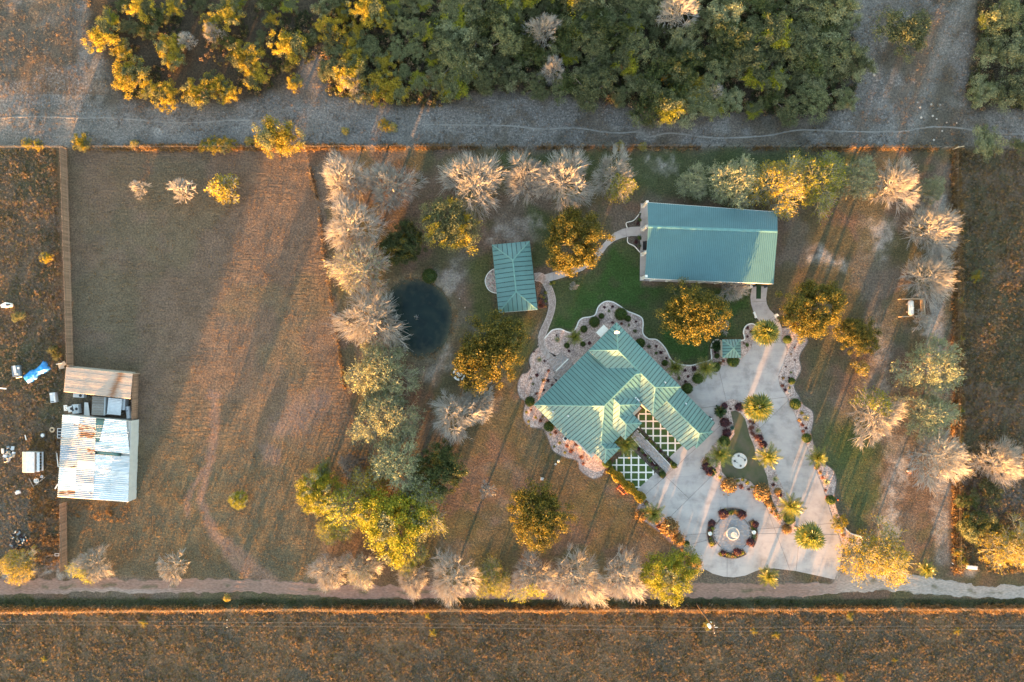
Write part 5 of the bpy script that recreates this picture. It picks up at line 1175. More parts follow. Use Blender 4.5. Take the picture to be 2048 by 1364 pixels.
def leafy_proto(seed, radius, height, mat, clumps, per, leaf=.17, low=.35, clump=.17, gap=0.0, lobes=0, mat2=None, frac2=0.0, flat=1.0):
    """dense crown: leaf-covered clumps through a dome, on limbs that reach them"""
    rng = np.random.default_rng(seed)
    zc = height * (low + (1 - low) * .42); rz = height - zc
    lob = [(np.zeros(3), 1.0)] if not lobes else [(np.array([math.cos(a) * .48, math.sin(a) * .48, rng.uniform(-.15, .2)]), rng.uniform(.48, .68)) for a in np.linspace(0, 6.28, lobes, endpoint=False) + rng.random(lobes)] + [(np.array([0, 0, .1]), .55)]
    cc = []
    while len(cc) < clumps:
        o, s = lob[rng.integers(len(lob))]
        v = rng.normal(size=3); v /= np.linalg.norm(v); v[2] = abs(v[2]) if rng.random() < .80 else v[2] * .7
        q = v * (rng.uniform(.74, 1.0) if rng.random() < .72 else rng.uniform(.3, .75)) * (1 + .10 * math.sin(3 * math.atan2(v[1], v[0]) + seed)) * s + o
        p = np.array([q[0] * radius, q[1] * radius, zc + q[2] * rz * flat])
        if p[2] > height * low * .55: cc.append((p, v))
    trunk = []; zt = height * low * .7
    trunk.append((np.array([0, 0, -.1]), np.array([rng.normal() * .1, rng.normal() * .1, zt]), .045 * height + .04, .03 * height + .03))
    top = trunk[0][1]
    for i in range(min(26, clumps // 3)):
        p = cc[rng.integers(len(cc))][0]; mid = top * .5 + p * .5 + rng.normal(size=3) * .25
        trunk += [(top, mid, .014 * height, .008 * height + .01), (mid, p, .008 * height + .01, .012)]
    C, Nn = [], []
    for p, v in cc:
        cr = radius * clump * rng.uniform(.7, 1.25); k = int(per * rng.uniform(.7, 1.3))
        d = rng.normal(size=(k, 3)); d /= np.linalg.norm(d, axis=1, keepdims=True)
        d += v * .35
        C.append(p + d * cr * (rng.random((k, 1)) ** .45) * np.array([1, 1, .8])); Nn.append(d)
    C = np.vstack(C); Nn = np.vstack(Nn)
    parts = [('trunk', segmesh('trunk', trunk, M['bark'], 6))]
    if mat2:
        sel = vsel(C, rng, frac2)
        parts += [('crown', quads('crown', C[~sel], leaf, M[mat], rng, Nn[~sel] * .9, up=.25)), ('turned_leaves', quads('leaves', C[sel], leaf, M[mat2], rng, Nn[sel] * .9, up=.25))]
    else: parts += [('crown', quads('crown', C, leaf, M[mat], rng, Nn * .9, up=.25))]
    return dict(parts=parts, r=radius, h=height)

def vsel(C, rng, frac):
    n = fbm(C[:, 0] + 50, C[:, 1] + 50 + C[:, 2] * .7, 1.8, int(rng.integers(1, 999)), 3)
    return n > np.quantile(n, 1 - frac)

TREES = []
def plant(proto, name, px, py, rpx, label, cat='tree', group=None, zs=None, rz=None, zfrac=.6, zmul=1.0):
    """stand a tree so that its crown shows at photo point (px,py) with radius rpx"""
    s = rpx * K * (1.12 if proto.get('bare') else .97) / proto['r']; hh = proto['h'] * (zs or s) * zmul; zc = hh * zfrac
    p = W(px, py, zc); p.z = ground_at(p.x, p.y) - .02
    root = empty(name, p, R.uniform(0, 6.28) if rz is None else rz); ax_ = R.uniform(-.09, .09); root.scale = (s * (1 + ax_), s * (1 - ax_), (zs or s) * zmul)
    tag(root, label, cat, group)
    for nm, me in proto['parts']: obj(nm, me, root)
    TREES.append((p.x, p.y, rpx * K)); return root

# prototypes
BARE = [bare_proto(100 + i, 4.7, 6.6 + .4 * (i % 3), 'twig', limbs=7 + i % 3) for i in range(6)]
BAREL = [bare_proto(120 + i, 4.7, 6.8, 'twig', 'lime' if i else 'sage', 1500, limbs=8, sector=None if i == 0 else i * 2.0) for i in range(3)]
SAGE = [bare_proto(130 + i, 4.7, 6.4, 'twig_olive', 'sage', 6500, density=1.0) for i in range(2)]
GOLD = [bare_proto(140 + i, 4.7, 6.2, 'twig_olive', ['yellow', 'lime'][i], 6000, density=1.0) for i in range(2)]
SMALLB = [bare_proto(150 + i, 1.5, 2.6, 'twig', density=.55, limbs=6) for i in range(2)]
SMALLB.append(bare_proto(153, 1.5, 2.4, 'twig_olive', 'yellow', 900, density=.7, limbs=6))
BROWN = bare_proto(155, 2.2, 3.6, 'twig_brown', density=.9, limbs=7)
OAK = [leafy_proto(200 + i, 5.2, 6.6, 'oak', 200, 150, .125, clump=.165, lobes=(0, 5, 4)[i]) for i in range(3)]
DOAK = [leafy_proto(210 + i, 4.2, 5.6, 'dark_oak', 140, 150, .115, clump=.175, lobes=4 * i, mat2='oak', frac2=.25) for i in range(2)]
LIME = [leafy_proto(220 + i, 4.8, 6.0, 'lime', 160, 125, .12, clump=.18, mat2='sage', frac2=.2) for i in range(2)]
GREENY = leafy_proto(225, 5.4, 6.4, 'huisache', 160, 150, .115, clump=.185, lobes=5, mat2='yellow', frac2=.22)
YEL = [leafy_proto(230 + i, 3.2, 4.6, 'yellow', 85, 110, .105, clump=.20, lobes=3 + i, mat2='huisache', frac2=.35, low=.25) for i in range(3)]
BRUSH = [leafy_proto(240 + i, 3.4, 4.8, ['huisache', 'huisache', 'dark_oak', 'sage', 'huisache'][i], 90, 105, .105, clump=.20, lobes=3 + i % 3, low=.22, mat2=[None, 'sage', 'huisache', 'huisache', 'lime'][i], frac2=.3) for i in range(5)]
DEAD = [bare_proto(160 + i, 2.6, 4.6, 'twig', density=.85, limbs=6) for i in range(2)]

# ------------------------------------------------------------------ garden trees, one by one
def rows(lst):
    for a in lst: plant(*a)
class Cyc(list):
    n = 0
    def __getitem__(s, i): s.n += 1; return list.__getitem__(s, (i + s.n) % len(s))
B, BL, SG, GD = Cyc(BARE), BAREL, SAGE, GOLD
bg = 'bare pale trees in the rows round the garden'
for p, x, y, r, lab in (
    (B[0], 688, 356, 50, 'bare pale tree at the north west corner of the garden, first of the north row'),
    (B[1], 780, 372, 55, 'bare grey tree second in the north row, just east of the corner tree'),
    (B[2], 946, 362, 62, 'wide bare grey tree in the north row above the green tree with yellow tips'),
    (B[3], 1054, 352, 50, 'bare pale tree in the north row north of the pavilion path'),
    (B[0], 1130, 357, 58, 'bare cream twigged tree touching the yellow green one in the north row'),
    (BL[1], 1228, 350, 53, 'half bare tree with yellow green leaves at the east end of the north row'),
    (B[2], 702, 446, 57, 'bare tree in the west row, second down from the corner'),
    (BL[0], 718, 535, 60, 'bare tree with a few green leaves in the west row north west of the pond'),
    (B[1], 740, 641, 66, 'large bare pale tree overhanging the west bank of the pond'),
    (SG[0], 760, 741, 62, 'grey green twiggy tree south west of the pond'),
    (SG[1], 770, 829, 61, 'grey green twiggy tree next south of the one by the pond'),
    (SG[0], 795, 925, 56, 'olive grey twiggy tree above the big yellow green tree'),
    (B[3], 913, 832, 50, 'bare grey tree west of the lawn of the house'),
    (B[0], 958, 806, 38, 'bare tree with sunlit tips joined to the grey tree by the table'),
    (B[1], 655, 1147, 37, 'bare tree on the dirt road, first of the south row'),
    (BL[0], 722, 1143, 37, 'bare brownish tree second in the south row'),
    (B[3], 823, 1166, 31, 'small bare tree in the south row below the big yellow green tree'),
    (B[2], 905, 1160, 50, 'bare tree in the south row between a small bare one and an olive one'),
    (GD[1], 985, 1161, 35, 'narrow olive green tree in the south row'),
    (BL[2], 1064, 1157, 46, 'bare tree with lime leaves at its foot in the south row'),
    (B[1], 1155, 1166, 58, 'widest bare tree of the south row'),
    (B[0], 1246, 1160, 50, 'bare tree in the south row next to the bright yellow green one'),
    (B[2], 1875, 461, 50, 'bare tree at the north end of the east row by the wire fence'),
    (B[3], 1868, 552, 52, 'bare tree in the east row just north of the gas tank'),
    (SG[1], 1868, 735, 56, 'grey green bare tree in the east row over the gravel track'),
    (BL[1], 1758, 832, 55, 'bare tree with yellow lower twigs standing in from the east row'),
    (SG[0], 1860, 832, 50, 'grey green tree in the east row beside the bare yellow footed one'),
    (B[0], 1884, 918, 57, 'bare pale tree at the south end of the east row'),
    (GD[0], 1760, 1112, 60, 'bare golden tree where the gravel track meets the road'),
    (SG[1], 1388, 366, 32, 'small grey green tree at the west end of the row behind the barn'),
    (SG[0], 1472, 364, 52, 'grey green twiggy tree in the row behind the barn'),
    (GD[0], 1560, 368, 58, 'golden bare tree leaning over the north eave of the barn'),
    (GD[1], 1642, 360, 54, 'yellow green tree in the row behind the barn'),
    (SG[1], 1716, 360, 42, 'grey twiggy tree in the row behind the barn, east of the yellow green one'),
    (B[1], 1798, 366, 48, 'bare pale tree at the corner of the north and east rows'),
    (SG[0], 1866, 377, 26, 'small grey green tree beside the north east corner post'),
    (B[3], 2008, 926, 46, 'bare golden twigged tree out in the weedy east lot'),
    (GD[0], 2036, 1095, 52, 'tawny tree at the south end of the weedy east lot'),
    (GD[0], 32, 1131, 34, 'olive twigged small tree at the roadside next to the burnt heap'),
    (BL[2], 180, 1132, 36, 'half bare roadside tree at the foot of the board fence'),
    (SMALLB[0], 342, 1138, 30, 'round dense bare tree standing alone on the road edge'),
    (SMALLB[1], 277, 378, 19, 'smallest of the three bare trees in the mown field'),
    (SMALLB[0], 362, 378, 25, 'middle one of the three small bare trees in the mown field'),
    (SMALLB[2], 443, 374, 28, 'yellowish small tree in the mown field, eastern one of three'),
    (SMALLB[0], 1147, 572, 9, 'tiny bare sapling on the green lawn east of the paver walk'),
    (SMALLB[1], 1442, 652, 17, 'small grey bare shrub tree at the edge of the lawn oak'),
    (B[1], 1466, 578, 30, 'bare tree with sunlit top against the south wall of the barn'),
    (SMALLB[1], 973, 980, 18, 'pale small bare tree alone on the dry lawn'),
    (BROWN, 703, 932, 26, 'brown twiggy bare small tree beside the grove'),
    (SMALLB[2], 1725, 737, 15, 'orange twigged small shrub in the grass east of the drive'),
    (SMALLB[1], 1845, 640, 20, 'fallen pale branchy tree beside the fence of the gas tank'),
):
    plant(p, 'bare_tree', x, y, r, lab, group=bg if r > 28 else None)
for p, nm, x, y, r, lab in (
    (GREENY, 'oak_tree', 905, 444, 62, 'round green tree with yellow tips north of the pond'),
    (DOAK[0], 'oak_tree', 808, 489, 44, 'dark green oval tree between the bare west row and the pond'),
    (OAK[0], 'oak_tree', 1153, 482, 62, 'live oak over the curved walk between pavilion and barn'),
    (OAK[1], 'oak_tree', 978, 702, 72, 'largest live oak, standing south of the pavilion'),
    (OAK[2], 'oak_tree', 1386, 628, 62, 'live oak on the green lawn in front of the barn'),
    (OAK[0], 'oak_tree', 1617, 617, 60, 'round live oak east of the barn drive'),
    (OAK[1], 'oak_tree', 1715, 671, 42, 'small live oak east of the round one'),
    (OAK[2], 'oak_tree', 1078, 1031, 62, 'live oak alone on the dry lawn south of the house'),
    (DOAK[1], 'oak_tree', 880, 932, 50, 'dark oak beside the olive grove west of the dry lawn'),
    (LIME[0], 'leafy_tree', 1342, 1146, 56, 'bright yellow green leafy tree by the turning circle'),
    (GD[1], 'leafy_tree', 668, 1055, 34, 'yellow bushy tree at the south west side of the grove'),
    (SG[1], 'leafy_tree', 845, 968, 38, 'grey green twiggy tree between the dark oak and the large yellow green one'),
    (BRUSH[4], 'leafy_tree', 645, 945, 26, 'dark green shrub tree at the north tip of the lime tree'),
    (LIME[1], 'leafy_tree', 638, 985, 44, 'bright lime tree at the west edge of the grove'),
    (GD[1], 'leafy_tree', 690, 1015, 48, 'olive yellow tree between the lime tree and the big one in the grove'),
    (LIME[0], 'leafy_tree', 790, 1045, 72, 'largest yellow green tree of the grove'),
    (GD[1], 'leafy_tree', 840, 1015, 52, 'twiggy yellow tree on the east side of the grove'),
    (GD[1], 'leafy_tree', 815, 1110, 36, 'small yellow olive tree under the south side of the grove'),
    (GD[0], 'leafy_tree', 742, 965, 40, 'brownish olive tree in the middle of the grove'),
    (YEL[0], 'leafy_tree', 557, 277, 46, 'bright yellow green shrub tree at the field corner on the north fence'),
    (YEL[1], 'leafy_tree', 163, 284, 20, 'small yellow green bush alone on the north fence'),
    (BRUSH[3], 'leafy_tree', 1975, 288, 36, 'grey green tree outside the north east fence corner'),
    (BRUSH[0], 'leafy_tree', 2040, 292, 20, 'small green shrub east of the grey green fence corner tree'),
    (BRUSH[0], 'leafy_tree', 1806, 62, 56, 'broad green tree alone in the clearing east of the brush wood'),
    (BRUSH[2], 'leafy_tree', 1952, 1050, 34, 'dark green bush along the east fence near the road'),
    (YEL[2], 'leafy_tree', 1678, 1046, 19, 'yellow feathery bush at the south tip of the east bed'),
    (LIME[1], 'leafy_tree', 477, 1000, 19, 'solitary green bush in the mown field'),
    (BRUSH[2], 'leafy_tree', 110, 705, 14, 'dark green bush against the board fence by the lean-to'),
    (BRUSH[0], 'leafy_tree', 36, 632, 14, 'green bush in the weedy west lot near the white cart'),
    (YEL[2], 'leafy_tree', 92, 515, 13, 'yellow bush in the weedy west lot'),
    (BRUSH[0], 'leafy_tree', 1985, 985, 30, 'green bush in the east lot south of the bare golden twigged tree'),
    (BRUSH[2], 'leafy_tree', 1935, 1000, 22, 'dark bush against the east fence north of the dark green one'),
    (BRUSH[2], 'leafy_tree', 1990, 1060, 24, 'dark bush between the tawny tree and the dark green fence bush'),
    (YEL[1], 'leafy_tree', 1952, 553, 13, 'pale yellow green bush in the east lot'),
):
    plant(p, nm, x, y, r, lab, zmul=1.2 if nm == 'oak_tree' and r > 58 else .6 if (x, y) == (477, 1000) else 1.0)

# ------------------------------------------------------------------ the brush wood in the north
pr = random.Random(4)
def fill(poly, n, dmin, pick, pre=()):
    P = P2(poly); xs = [p[0] for p in poly]; ys = [p[1] for p in poly]; pts = list(pre); out = []; tries = 0
    while len(out) < n and tries < 30000:
        tries += 1; x, y = pr.uniform(min(xs), max(xs)), pr.uniform(min(ys), max(ys))
        if not bool(inside(np.array([x]), np.array([y]), poly)[0]): continue
        if all((x - a) ** 2 + (y - b) ** 2 > dmin ** 2 for a, b in pts): pts.append((x, y)); out.append((x, y))
    return out
known = [(205,72,34,0),(243,100,22,1),(262,150,40,2),(340,92,28,0),(345,115,26,1),(283,15,30,0),(330,192,30,2),(395,185,32,1),(430,170,26,0),(455,185,24,2),(485,110,32,1),(505,115,28,0),(490,125,20,2),(515,155,28,0),(455,30,34,1),(420,50,22,0),
         (580,92,36,0),(545,40,20,1),(660,60,30,2),(705,85,26,1),(735,18,36,0),(690,28,20,2),(715,60,22,1),(765,40,18,0),(700,150,34,1),(750,178,34,2),(790,180,30,0),(710,120,26,2),(905,160,18,0),(890,185,20,1),(590,165,18,2),(770,128,24,1),(350,15,22,0),(780,55,16,1)]
COLS = [(215, 'north west edge of the wood'), (290, 'north of the small fence bush'), (380, 'north of the three field trees'), (470, 'north of the yellowish field tree'), (560, 'north of the yellow fence corner tree'), (650, 'beside the grey clearing'), (720, 'north of the garden corner tree'), (800, 'north of the second row tree'),
        (880, 'north of the green yellow tipped tree'), (950, 'north of the wide grey row tree'), (1030, 'north of the pavilion'), (1100, 'beside the silver dead tree'), (1170, 'north of the walk oak'), (1240, 'north of the half bare row tree'), (1310, 'north of the barn porch'), (1380, 'north of the barn west half'), (1450, 'beside the white dead tree'), (1520, 'north of the barn east half'), (1590, 'north of the golden row tree'), (1650, 'north of the yellow green row tree'), (1720, 'at the clearing side')]
ROWS_ = [(15, 'topmost rank'), (55, 'top rank'), (95, 'upper rank'), (135, 'middle rank'), (175, 'lower rank'), (230, 'rim of the wood')]
used_l = {}
def where(x, y, kindname):
    c = min(COLS, key=lambda q: abs(q[0] - x))[1]; r = [q[1] for q in ROWS_ if y <= q[0] or q[0] == 230][0]
    lab = f'{kindname}, {r}, {c}'; k = used_l.get(lab, 0); used_l[lab] = k + 1
    return lab if not k else f'{["smaller", "third", "fourth", "fifth", "sixth", "seventh"][min(k - 1, 5)]} {lab}'
yl = ['yellow brush tree', 'golden brush tree', 'yellow green brush tree']
for x, y, r, k in known: plant(YEL[k], 'brush_tree', x, y, r, where(x, y, yl[k]), group='yellow brush trees in the north west wood', zmul=pr.uniform(.85, 1.2))
gp = fill([(190,-10),(600,-10),(620,120),(560,170),(330,200),(240,160)], 14, 32, None, [(a, b) for a, b, _, _ in known])
for x, y in gp: plant(BRUSH[pr.choice([2, 2, 0, 4])], 'brush_tree', x, y, pr.uniform(15, 25), where(x, y, 'dark low shrub'), group='dark shrubs in the north west wood', zmul=.7)
gp = fill([(630,-15),(900,-15),(900,200),(780,200),(670,170),(640,90)], 24, 30, None, [(a, b) for a, b, _, _ in known])
for x, y in gp: plant(BRUSH[pr.choice([0, 1, 4, 2])], 'brush_tree', x, y, pr.uniform(18, 32), where(x, y, 'mixed green brush tree'), group='brush trees in the middle of the wood', zmul=pr.uniform(.7, 1.0))
plant(DEAD[0], 'dead_tree', 1085, 58, 34, 'bare silver dead tree inside the green brush wood'); plant(DEAD[1], 'dead_tree', 1106, 140, 28, 'grey leafless tree near the south edge of the green brush wood')
plant(DEAD[1], 'dead_tree', 1355, 15, 40, 'pale leafless tree with sunlit top at the upper edge of the green wood'); plant(DEAD[0], 'dead_tree', 1428, 185, 20, 'small white dead tree in a gap of the green brush wood')
plant(DEAD[0], 'dead_tree', 705, 165, 24, 'pale fallen dead tree at the south edge of the yellow wood'); plant(DEAD[1], 'dead_tree', 372, 80, 18, 'orange lit leafless tree among the yellow brush trees'); plant(DEAD[0], 'dead_tree', 425, 62, 20, 'leafless tree in the yellow brush with pale trunk')
gp = fill([(880,-20),(1690,-20),(1705,60),(1722,130),(1700,200),(1640,215),(1530,222),(1440,214),(1370,224),(1310,214),(1210,198),(1120,180),(1030,182),(940,176),(890,190)], 108, 38, None, [(1085, 58), (1106, 140), (1355, 15)])
kinds = ['green brush tree', 'mottled green brush tree', 'dark green brush tree', 'grey green feathery tree', 'fresh green brush tree']
for x, y in gp:
    k = pr.choices(range(5), [5, 4, 4, 2, 3])[0]
    plant(BRUSH[k], 'brush_tree', x, y, pr.uniform(22, 44), where(x, y, kinds[k]), group='brush trees of the dense north wood', zmul=pr.uniform(.7, 1.15))
for x, y, r in ((1365, 180, 26), (1398, 172, 24), (1340, 155, 18), (1390, 195, 24)): plant(YEL[0], 'brush_tree', x, y, r, 'yellow topped tree at the south rim of the dense green wood', group='yellow trees at the rim of the dense wood')
for x, y, r, k in ((2010, 30, 44, 0), (1985, 100, 36, 1), (2040, 110, 40, 3), (1965, 180, 34, 3), (2020, 185, 40, 1), (2060, 60, 36, 0), (1975, 50, 26, 4), (2070, 190, 30, 0)):
    plant(BRUSH[k], 'brush_tree', x, y, r, ['grey green', 'mottled', 'pale grey', 'feathery', 'olive', 'round', 'bright green', 'spreading'][[2010, 1985, 2040, 1965, 2020, 2060, 1975, 2070].index(x)] + ' brush tree of the copse beyond the clearing, ' + ['back', 'middle', 'front'][min(2, y // 70)] + ' rank', group='trees of the north east copse', zmul=.95)
for x, y, r in ((430, 290, 18), (452, 290, 20), (410, 292, 14), (268, 288, 9), (55, 287, 13), (78, 290, 12), (690, 262, 8), (768, 250, 14), (785, 254, 10), (498, 283, 10), (1240, 292, 10), (1285, 293, 9)):
    plant(YEL[2] if r > 11 else SMALLB[2], 'shrub', x, y, r, 'low orange yellow weed bush along the north fence', 'bush', group='weed bushes along the north fence', zmul=.55)
for x, y, r in ((1922, 680, 9), (1922, 820, 9), (1920, 880, 8), (1920, 600, 8), (1940, 1035, 14), (1925, 1065, 12), (1918, 1105, 13), (1925, 1125, 12), (286, 1246, 9), (866, 1265, 9), (1552, 1270, 9), (1915, 1262, 9), (1680, 1355, 10), (1636, 1358, 11), (1508, 1262, 8), (88, 1318, 7), (1790, 1320, 6), (855, 1232, 7), (1415, 1250, 11), (1700, 1232, 9)):
    plant(YEL[1], 'shrub', x, y, r, 'small yellow bush among the dry weeds', 'bush', group='small yellow bushes in the weeds', zmul=.6)
plant(SMALLB[2], 'shrub', 453, 1197, 7, 'round tan tumbleweed in the roadside ditch', 'bush')

# ------------------------------------------------------------------ palms
def fan_leaf(seed):
    rng = random.Random(seed); mb = MB(); n = 15; L = 1.15
    mb.tube((0, 0, 0), (.75, 0, .12), .022, .014, 4)
    for i in range(n):
        a = (i / (n - 1) - .5) * 3.9; d = Vector((math.cos(a), math.sin(a), 0)); s = Vector((-math.sin(a), math.cos(a), 0)) * .085
        l = L * (.72 + .28 * math.cos(a * .6)) * rng.uniform(.9, 1.05); b = Vector((.72, 0, .12)); m = b + d * l * .6 + Vector((0, 0, .05)); e = b + d * l + Vector((0, 0, -.12 - .1 * rng.random()))
        mb.add([b, m - s, e, m + s], [(0, 1, 2, 3)])
    return mb.mesh('fan_frond', M['frond'])
def date_frond(seed, L=1.9, mat='frond', droop=.9, leaf=.42, n=16):
    rng = random.Random(seed); mb = MB(); pts = []
    for i in range(8):
        t = i / 7; pts.append(Vector((L * t, 0, .55 * L * t * (1 - t * droop) )))
    for a, b in zip(pts[:-1], pts[1:]): mb.tube(a, b, .016, .012, 3, caps=False)
    for i in range(n):
        t = .12 + .86 * i / (n - 1); k = min(6, int(t * 7)); p = pts[k].lerp(pts[k + 1], t * 7 - k); d = (pts[k + 1] - pts[k]).normalized()
        for s in (-1, 1):
            l = leaf * math.sin(math.pi * (.15 + .8 * t)) * rng.uniform(.85, 1.1) + .06
            e = p + d * l * .75 + Vector((0, s * l * .8, .10 * l - .12)); w = d * .045
            mb.add([p - w, p + w, e + w * .5, e - w * .2], [(0, 1, 2, 3)])
    return mb.mesh('frond', M[mat])
FANS = [fan_leaf(i) for i in range(3)]; DATES = [date_frond(i, 1.9 + .12 * i) for i in range(3)]; SAGOS = [date_frond(10 + i, 1.0, 'sago', 1.0, .20, 20) for i in range(2)]
DRYF = [date_frond(20, .9, 'thatch', 1.9, .3, 8)]
def palm_trunk(h, r0, r1):
    mb = MB(); n = max(4, int(h / .28)); prof = []
    for i in range(n + 1):
        t = i / n; r = r0 + (r1 - r0) * t; prof += [(r * 1.06, t * h - .05), (r * .94, t * h + h / n * .8 - .05)]
    prof.append((.02, h + .05)); mb.lathe(prof, n=9); return mb.mesh('trunk', M['palmtrunk'])
def palm(name, px, py, h, rpx, label, kind='fan', nf=34, group=None, seed=0):
    rr = random.Random(seed + int(px)); p = W(px, py, h); p.z = ground_at(p.x, p.y); p.z = max(p.z, 0)
    root = empty(name, p, rr.uniform(0, 6.28)); tag(root, label, 'palm', group)
    R0 = 1.14 * rpx * K * (1 - h / HCAM)
    if h > .5: obj('trunk', palm_trunk(h, .20 if kind == 'fan' else .24, .15 if kind == 'fan' else .22), root)
    lst = FANS if kind == 'fan' else (DATES if kind == 'date' else SAGOS); base = 1.85 if kind == 'fan' else (1.95 if kind == 'date' else 1.0)
    for i in range(nf):
        t = i / nf; el = math.radians({'fan': 80 - 112 * t, 'date': 74 - 80 * t, 'sago': 62 - 62 * t}[kind]) + rr.uniform(-.1, .1); az = i * 2.39996 + rr.uniform(-.15, .15)
        o = obj('frond', rr.choice(lst), root, (0, 0, max(h, .12) - .15 * t)); s = R0 / base * rr.uniform(.88, 1.12)
        o.rotation_euler = (rr.uniform(-.4, .4), -el, az); o.scale = (s, s, s)
    if kind != 'sago':
        for i in range(8):
            o = obj('dry_frond', DRYF[0], root, (0, 0, h - .35)); o.rotation_euler = (0, .9 + rr.random() * .4, i * .8); o.scale = (R0 / 2.2,) * 3
    return root
palm('palm_tree', 1515, 815, 8.2, 28, 'tallest fan palm, rising from the north tip of the driveway island')
palm('palm_tree', 1620, 1073, 6.0, 27, 'fan palm over the concrete at the south tip of the driveway island')
palm('palm_tree', 1532, 664, 5.2, 27, 'fan palm where the barn drive meets the parking apron')
for x, y, h, r, lab in ((1438, 908, 2.6, 25, 'feather palm between the garage corner and the round white slab'), (1533, 912, 2.8, 24, 'sunlit feather palm east of the round white slab'), (1579, 1011, 2.6, 25, 'sunlit feather palm on the east arm of the driveway island'),
    (1306, 1026, 1.6, 20, 'feather palm in the narrow bed at the south west edge of the drive'), (1632, 914, 1.6, 20, 'feather palm in the east gravel bed next to the lawn'), (1251, 889, 2.4, 22, 'feather palm in the nook between two roof wings'),
    (1409, 736, 2.2, 21, 'feather palm in the north bed beside the parking apron'), (1349, 735, 1.6, 17, 'feather palm in the north bed against the garage eave'), (1149, 674, 1.2, 15, 'small feather palm in the bed north west of the house'),
    (1535, 1152, 1.8, 20, 'feather palm on the verge between turning circle and dirt road'), (1850, 1137, 1.6, 17, 'young feather palm beside the pale gravel road, near the golden tree')):
    palm('palm_tree', x, y, h, r, lab, 'date', 30)
for x, y, r, lab in ((1440, 823, 11, 'dark rosette cycad at the garage end of the island bed'), (1434, 692, 11, 'dark rosette cycad beside the west side of the little pump house'), (1424, 943, 8, 'dark cycad at the west corner of the island bed')):
    palm('cycad', x, y, .3, r, lab, 'sago', 30)
# ------------------------------------------------------------------ shrubs and bed plants
def ball_mesh(seed, mat, n=1500, leaf=.055, squash=.85, ragged=.06):
    rng = np.random.default_rng(seed); d = rng.normal(size=(n, 3)); d /= np.linalg.norm(d, axis=1, keepdims=True); d[:, 2] = np.where(d[:, 2] < -.6, -d[:, 2], d[:, 2])
    r = 1 + rng.normal(size=(n, 1)) * ragged; C = d * r * np.array([1, 1, squash]) + np.array([0, 0, squash * .8])
    return quads('foliage', C, leaf * 1.5, M[mat], rng, d * 1.3, up=.2, aspect=.6)
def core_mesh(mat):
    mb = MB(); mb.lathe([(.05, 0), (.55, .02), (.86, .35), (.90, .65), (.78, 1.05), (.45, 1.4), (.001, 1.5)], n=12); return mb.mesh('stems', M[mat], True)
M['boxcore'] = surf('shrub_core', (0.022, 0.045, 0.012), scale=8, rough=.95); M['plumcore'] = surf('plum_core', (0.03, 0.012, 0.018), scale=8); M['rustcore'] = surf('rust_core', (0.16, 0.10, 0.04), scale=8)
BALLS = [ball_mesh(i, 'boxleaf') for i in range(3)]; BCORE = core_mesh('boxcore')
PLUM = [ball_mesh(10 + i, 'plumleaf', 700, .09, .8, .14) for i in range(2)]; PCORE = core_mesh('plumcore')
RUST = [ball_mesh(20 + i, 'rustleaf', 900, .10, .9, .22) for i in range(2)]; RCORE = core_mesh('rustcore')
def shrub(name, x, y, r, label, foliage, core, group=None, cat='shrub', z=.03, sq=1.0):
    rr = r * K; p = W(x, y, rr * .8); root = empty(name, (p.x, p.y, z), R.uniform(0, 6)); root.scale = (rr, rr, rr * sq); tag(root, label, cat, group)
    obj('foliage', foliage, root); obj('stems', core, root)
for x, y, r, lab in ((1060, 803, 9.5, 'clipped round shrub at the west corner of the house'), (1098, 853, 10, 'clipped round shrub in the west bed against the house wall'), (1242, 628, 12, 'largest clipped shrub in the north bed'), (1189, 644, 10.5, 'clipped round shrub west of the largest one in the north bed'),
    (1281, 686, 9.5, 'clipped shrub half under the north east eave'), (1396, 757, 10.5, 'clipped shrub on the apron edge between two others'), (1375, 777, 10.5, 'clipped shrub at the apron corner of the house'), (1431, 734, 9.5, 'clipped shrub beside the feather palm at the apron'),
    (1467, 722, 11.5, 'clipped shrub in front of the little pump house'), (1591, 808, 10.5, 'clipped shrub in the east bed, the northern of two'), (1614, 876, 9, 'clipped shrub in the east bed above the feather palm'), (1579, 1037, 11, 'clipped shrub at the south end of the driveway island'),
    (1662, 1000, 9, 'clipped shrub at the narrow south end of the east bed'), (1449, 883, 11, 'clipped shrub on the west side of the island lawn'), (1214, 926, 9, 'golden clipped shrub at the tip of the south roof wing'), (1575, 679, 8, 'clipped shrub at the top of the east bed by the live oak')):
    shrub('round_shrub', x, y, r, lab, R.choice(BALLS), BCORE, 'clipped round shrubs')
for x, y, r, lab in ((1168, 658, 7, 'small leafy shrub next to the large clipped ones in the north bed'), (1203, 632, 5.5, 'small bright shrub between two clipped ones in the north bed'), (1256, 637, 6, 'dark loose shrub east of the largest clipped one'), (1134, 691, 5.5, 'small green shrub beside the west terrace path'), (1166, 688, 5, 'small green shrub near the north west eave'),
    (1373, 1088, 6.5, 'dark green shrub in the narrow south west bed'), (1330, 726, 6, 'dark shrub under the feather palm at the garage eave'), (1434, 712, 5, 'low green shrub south of the dark cycad'), (1584, 762, 6.5, 'dark green shrub in the middle of the east bed'), (859, 552, 14, 'bright green shrub on the north bank of the pond')):
    shrub('shrub', x, y, r, lab, R.choice(BALLS), BCORE, None, sq=.9)
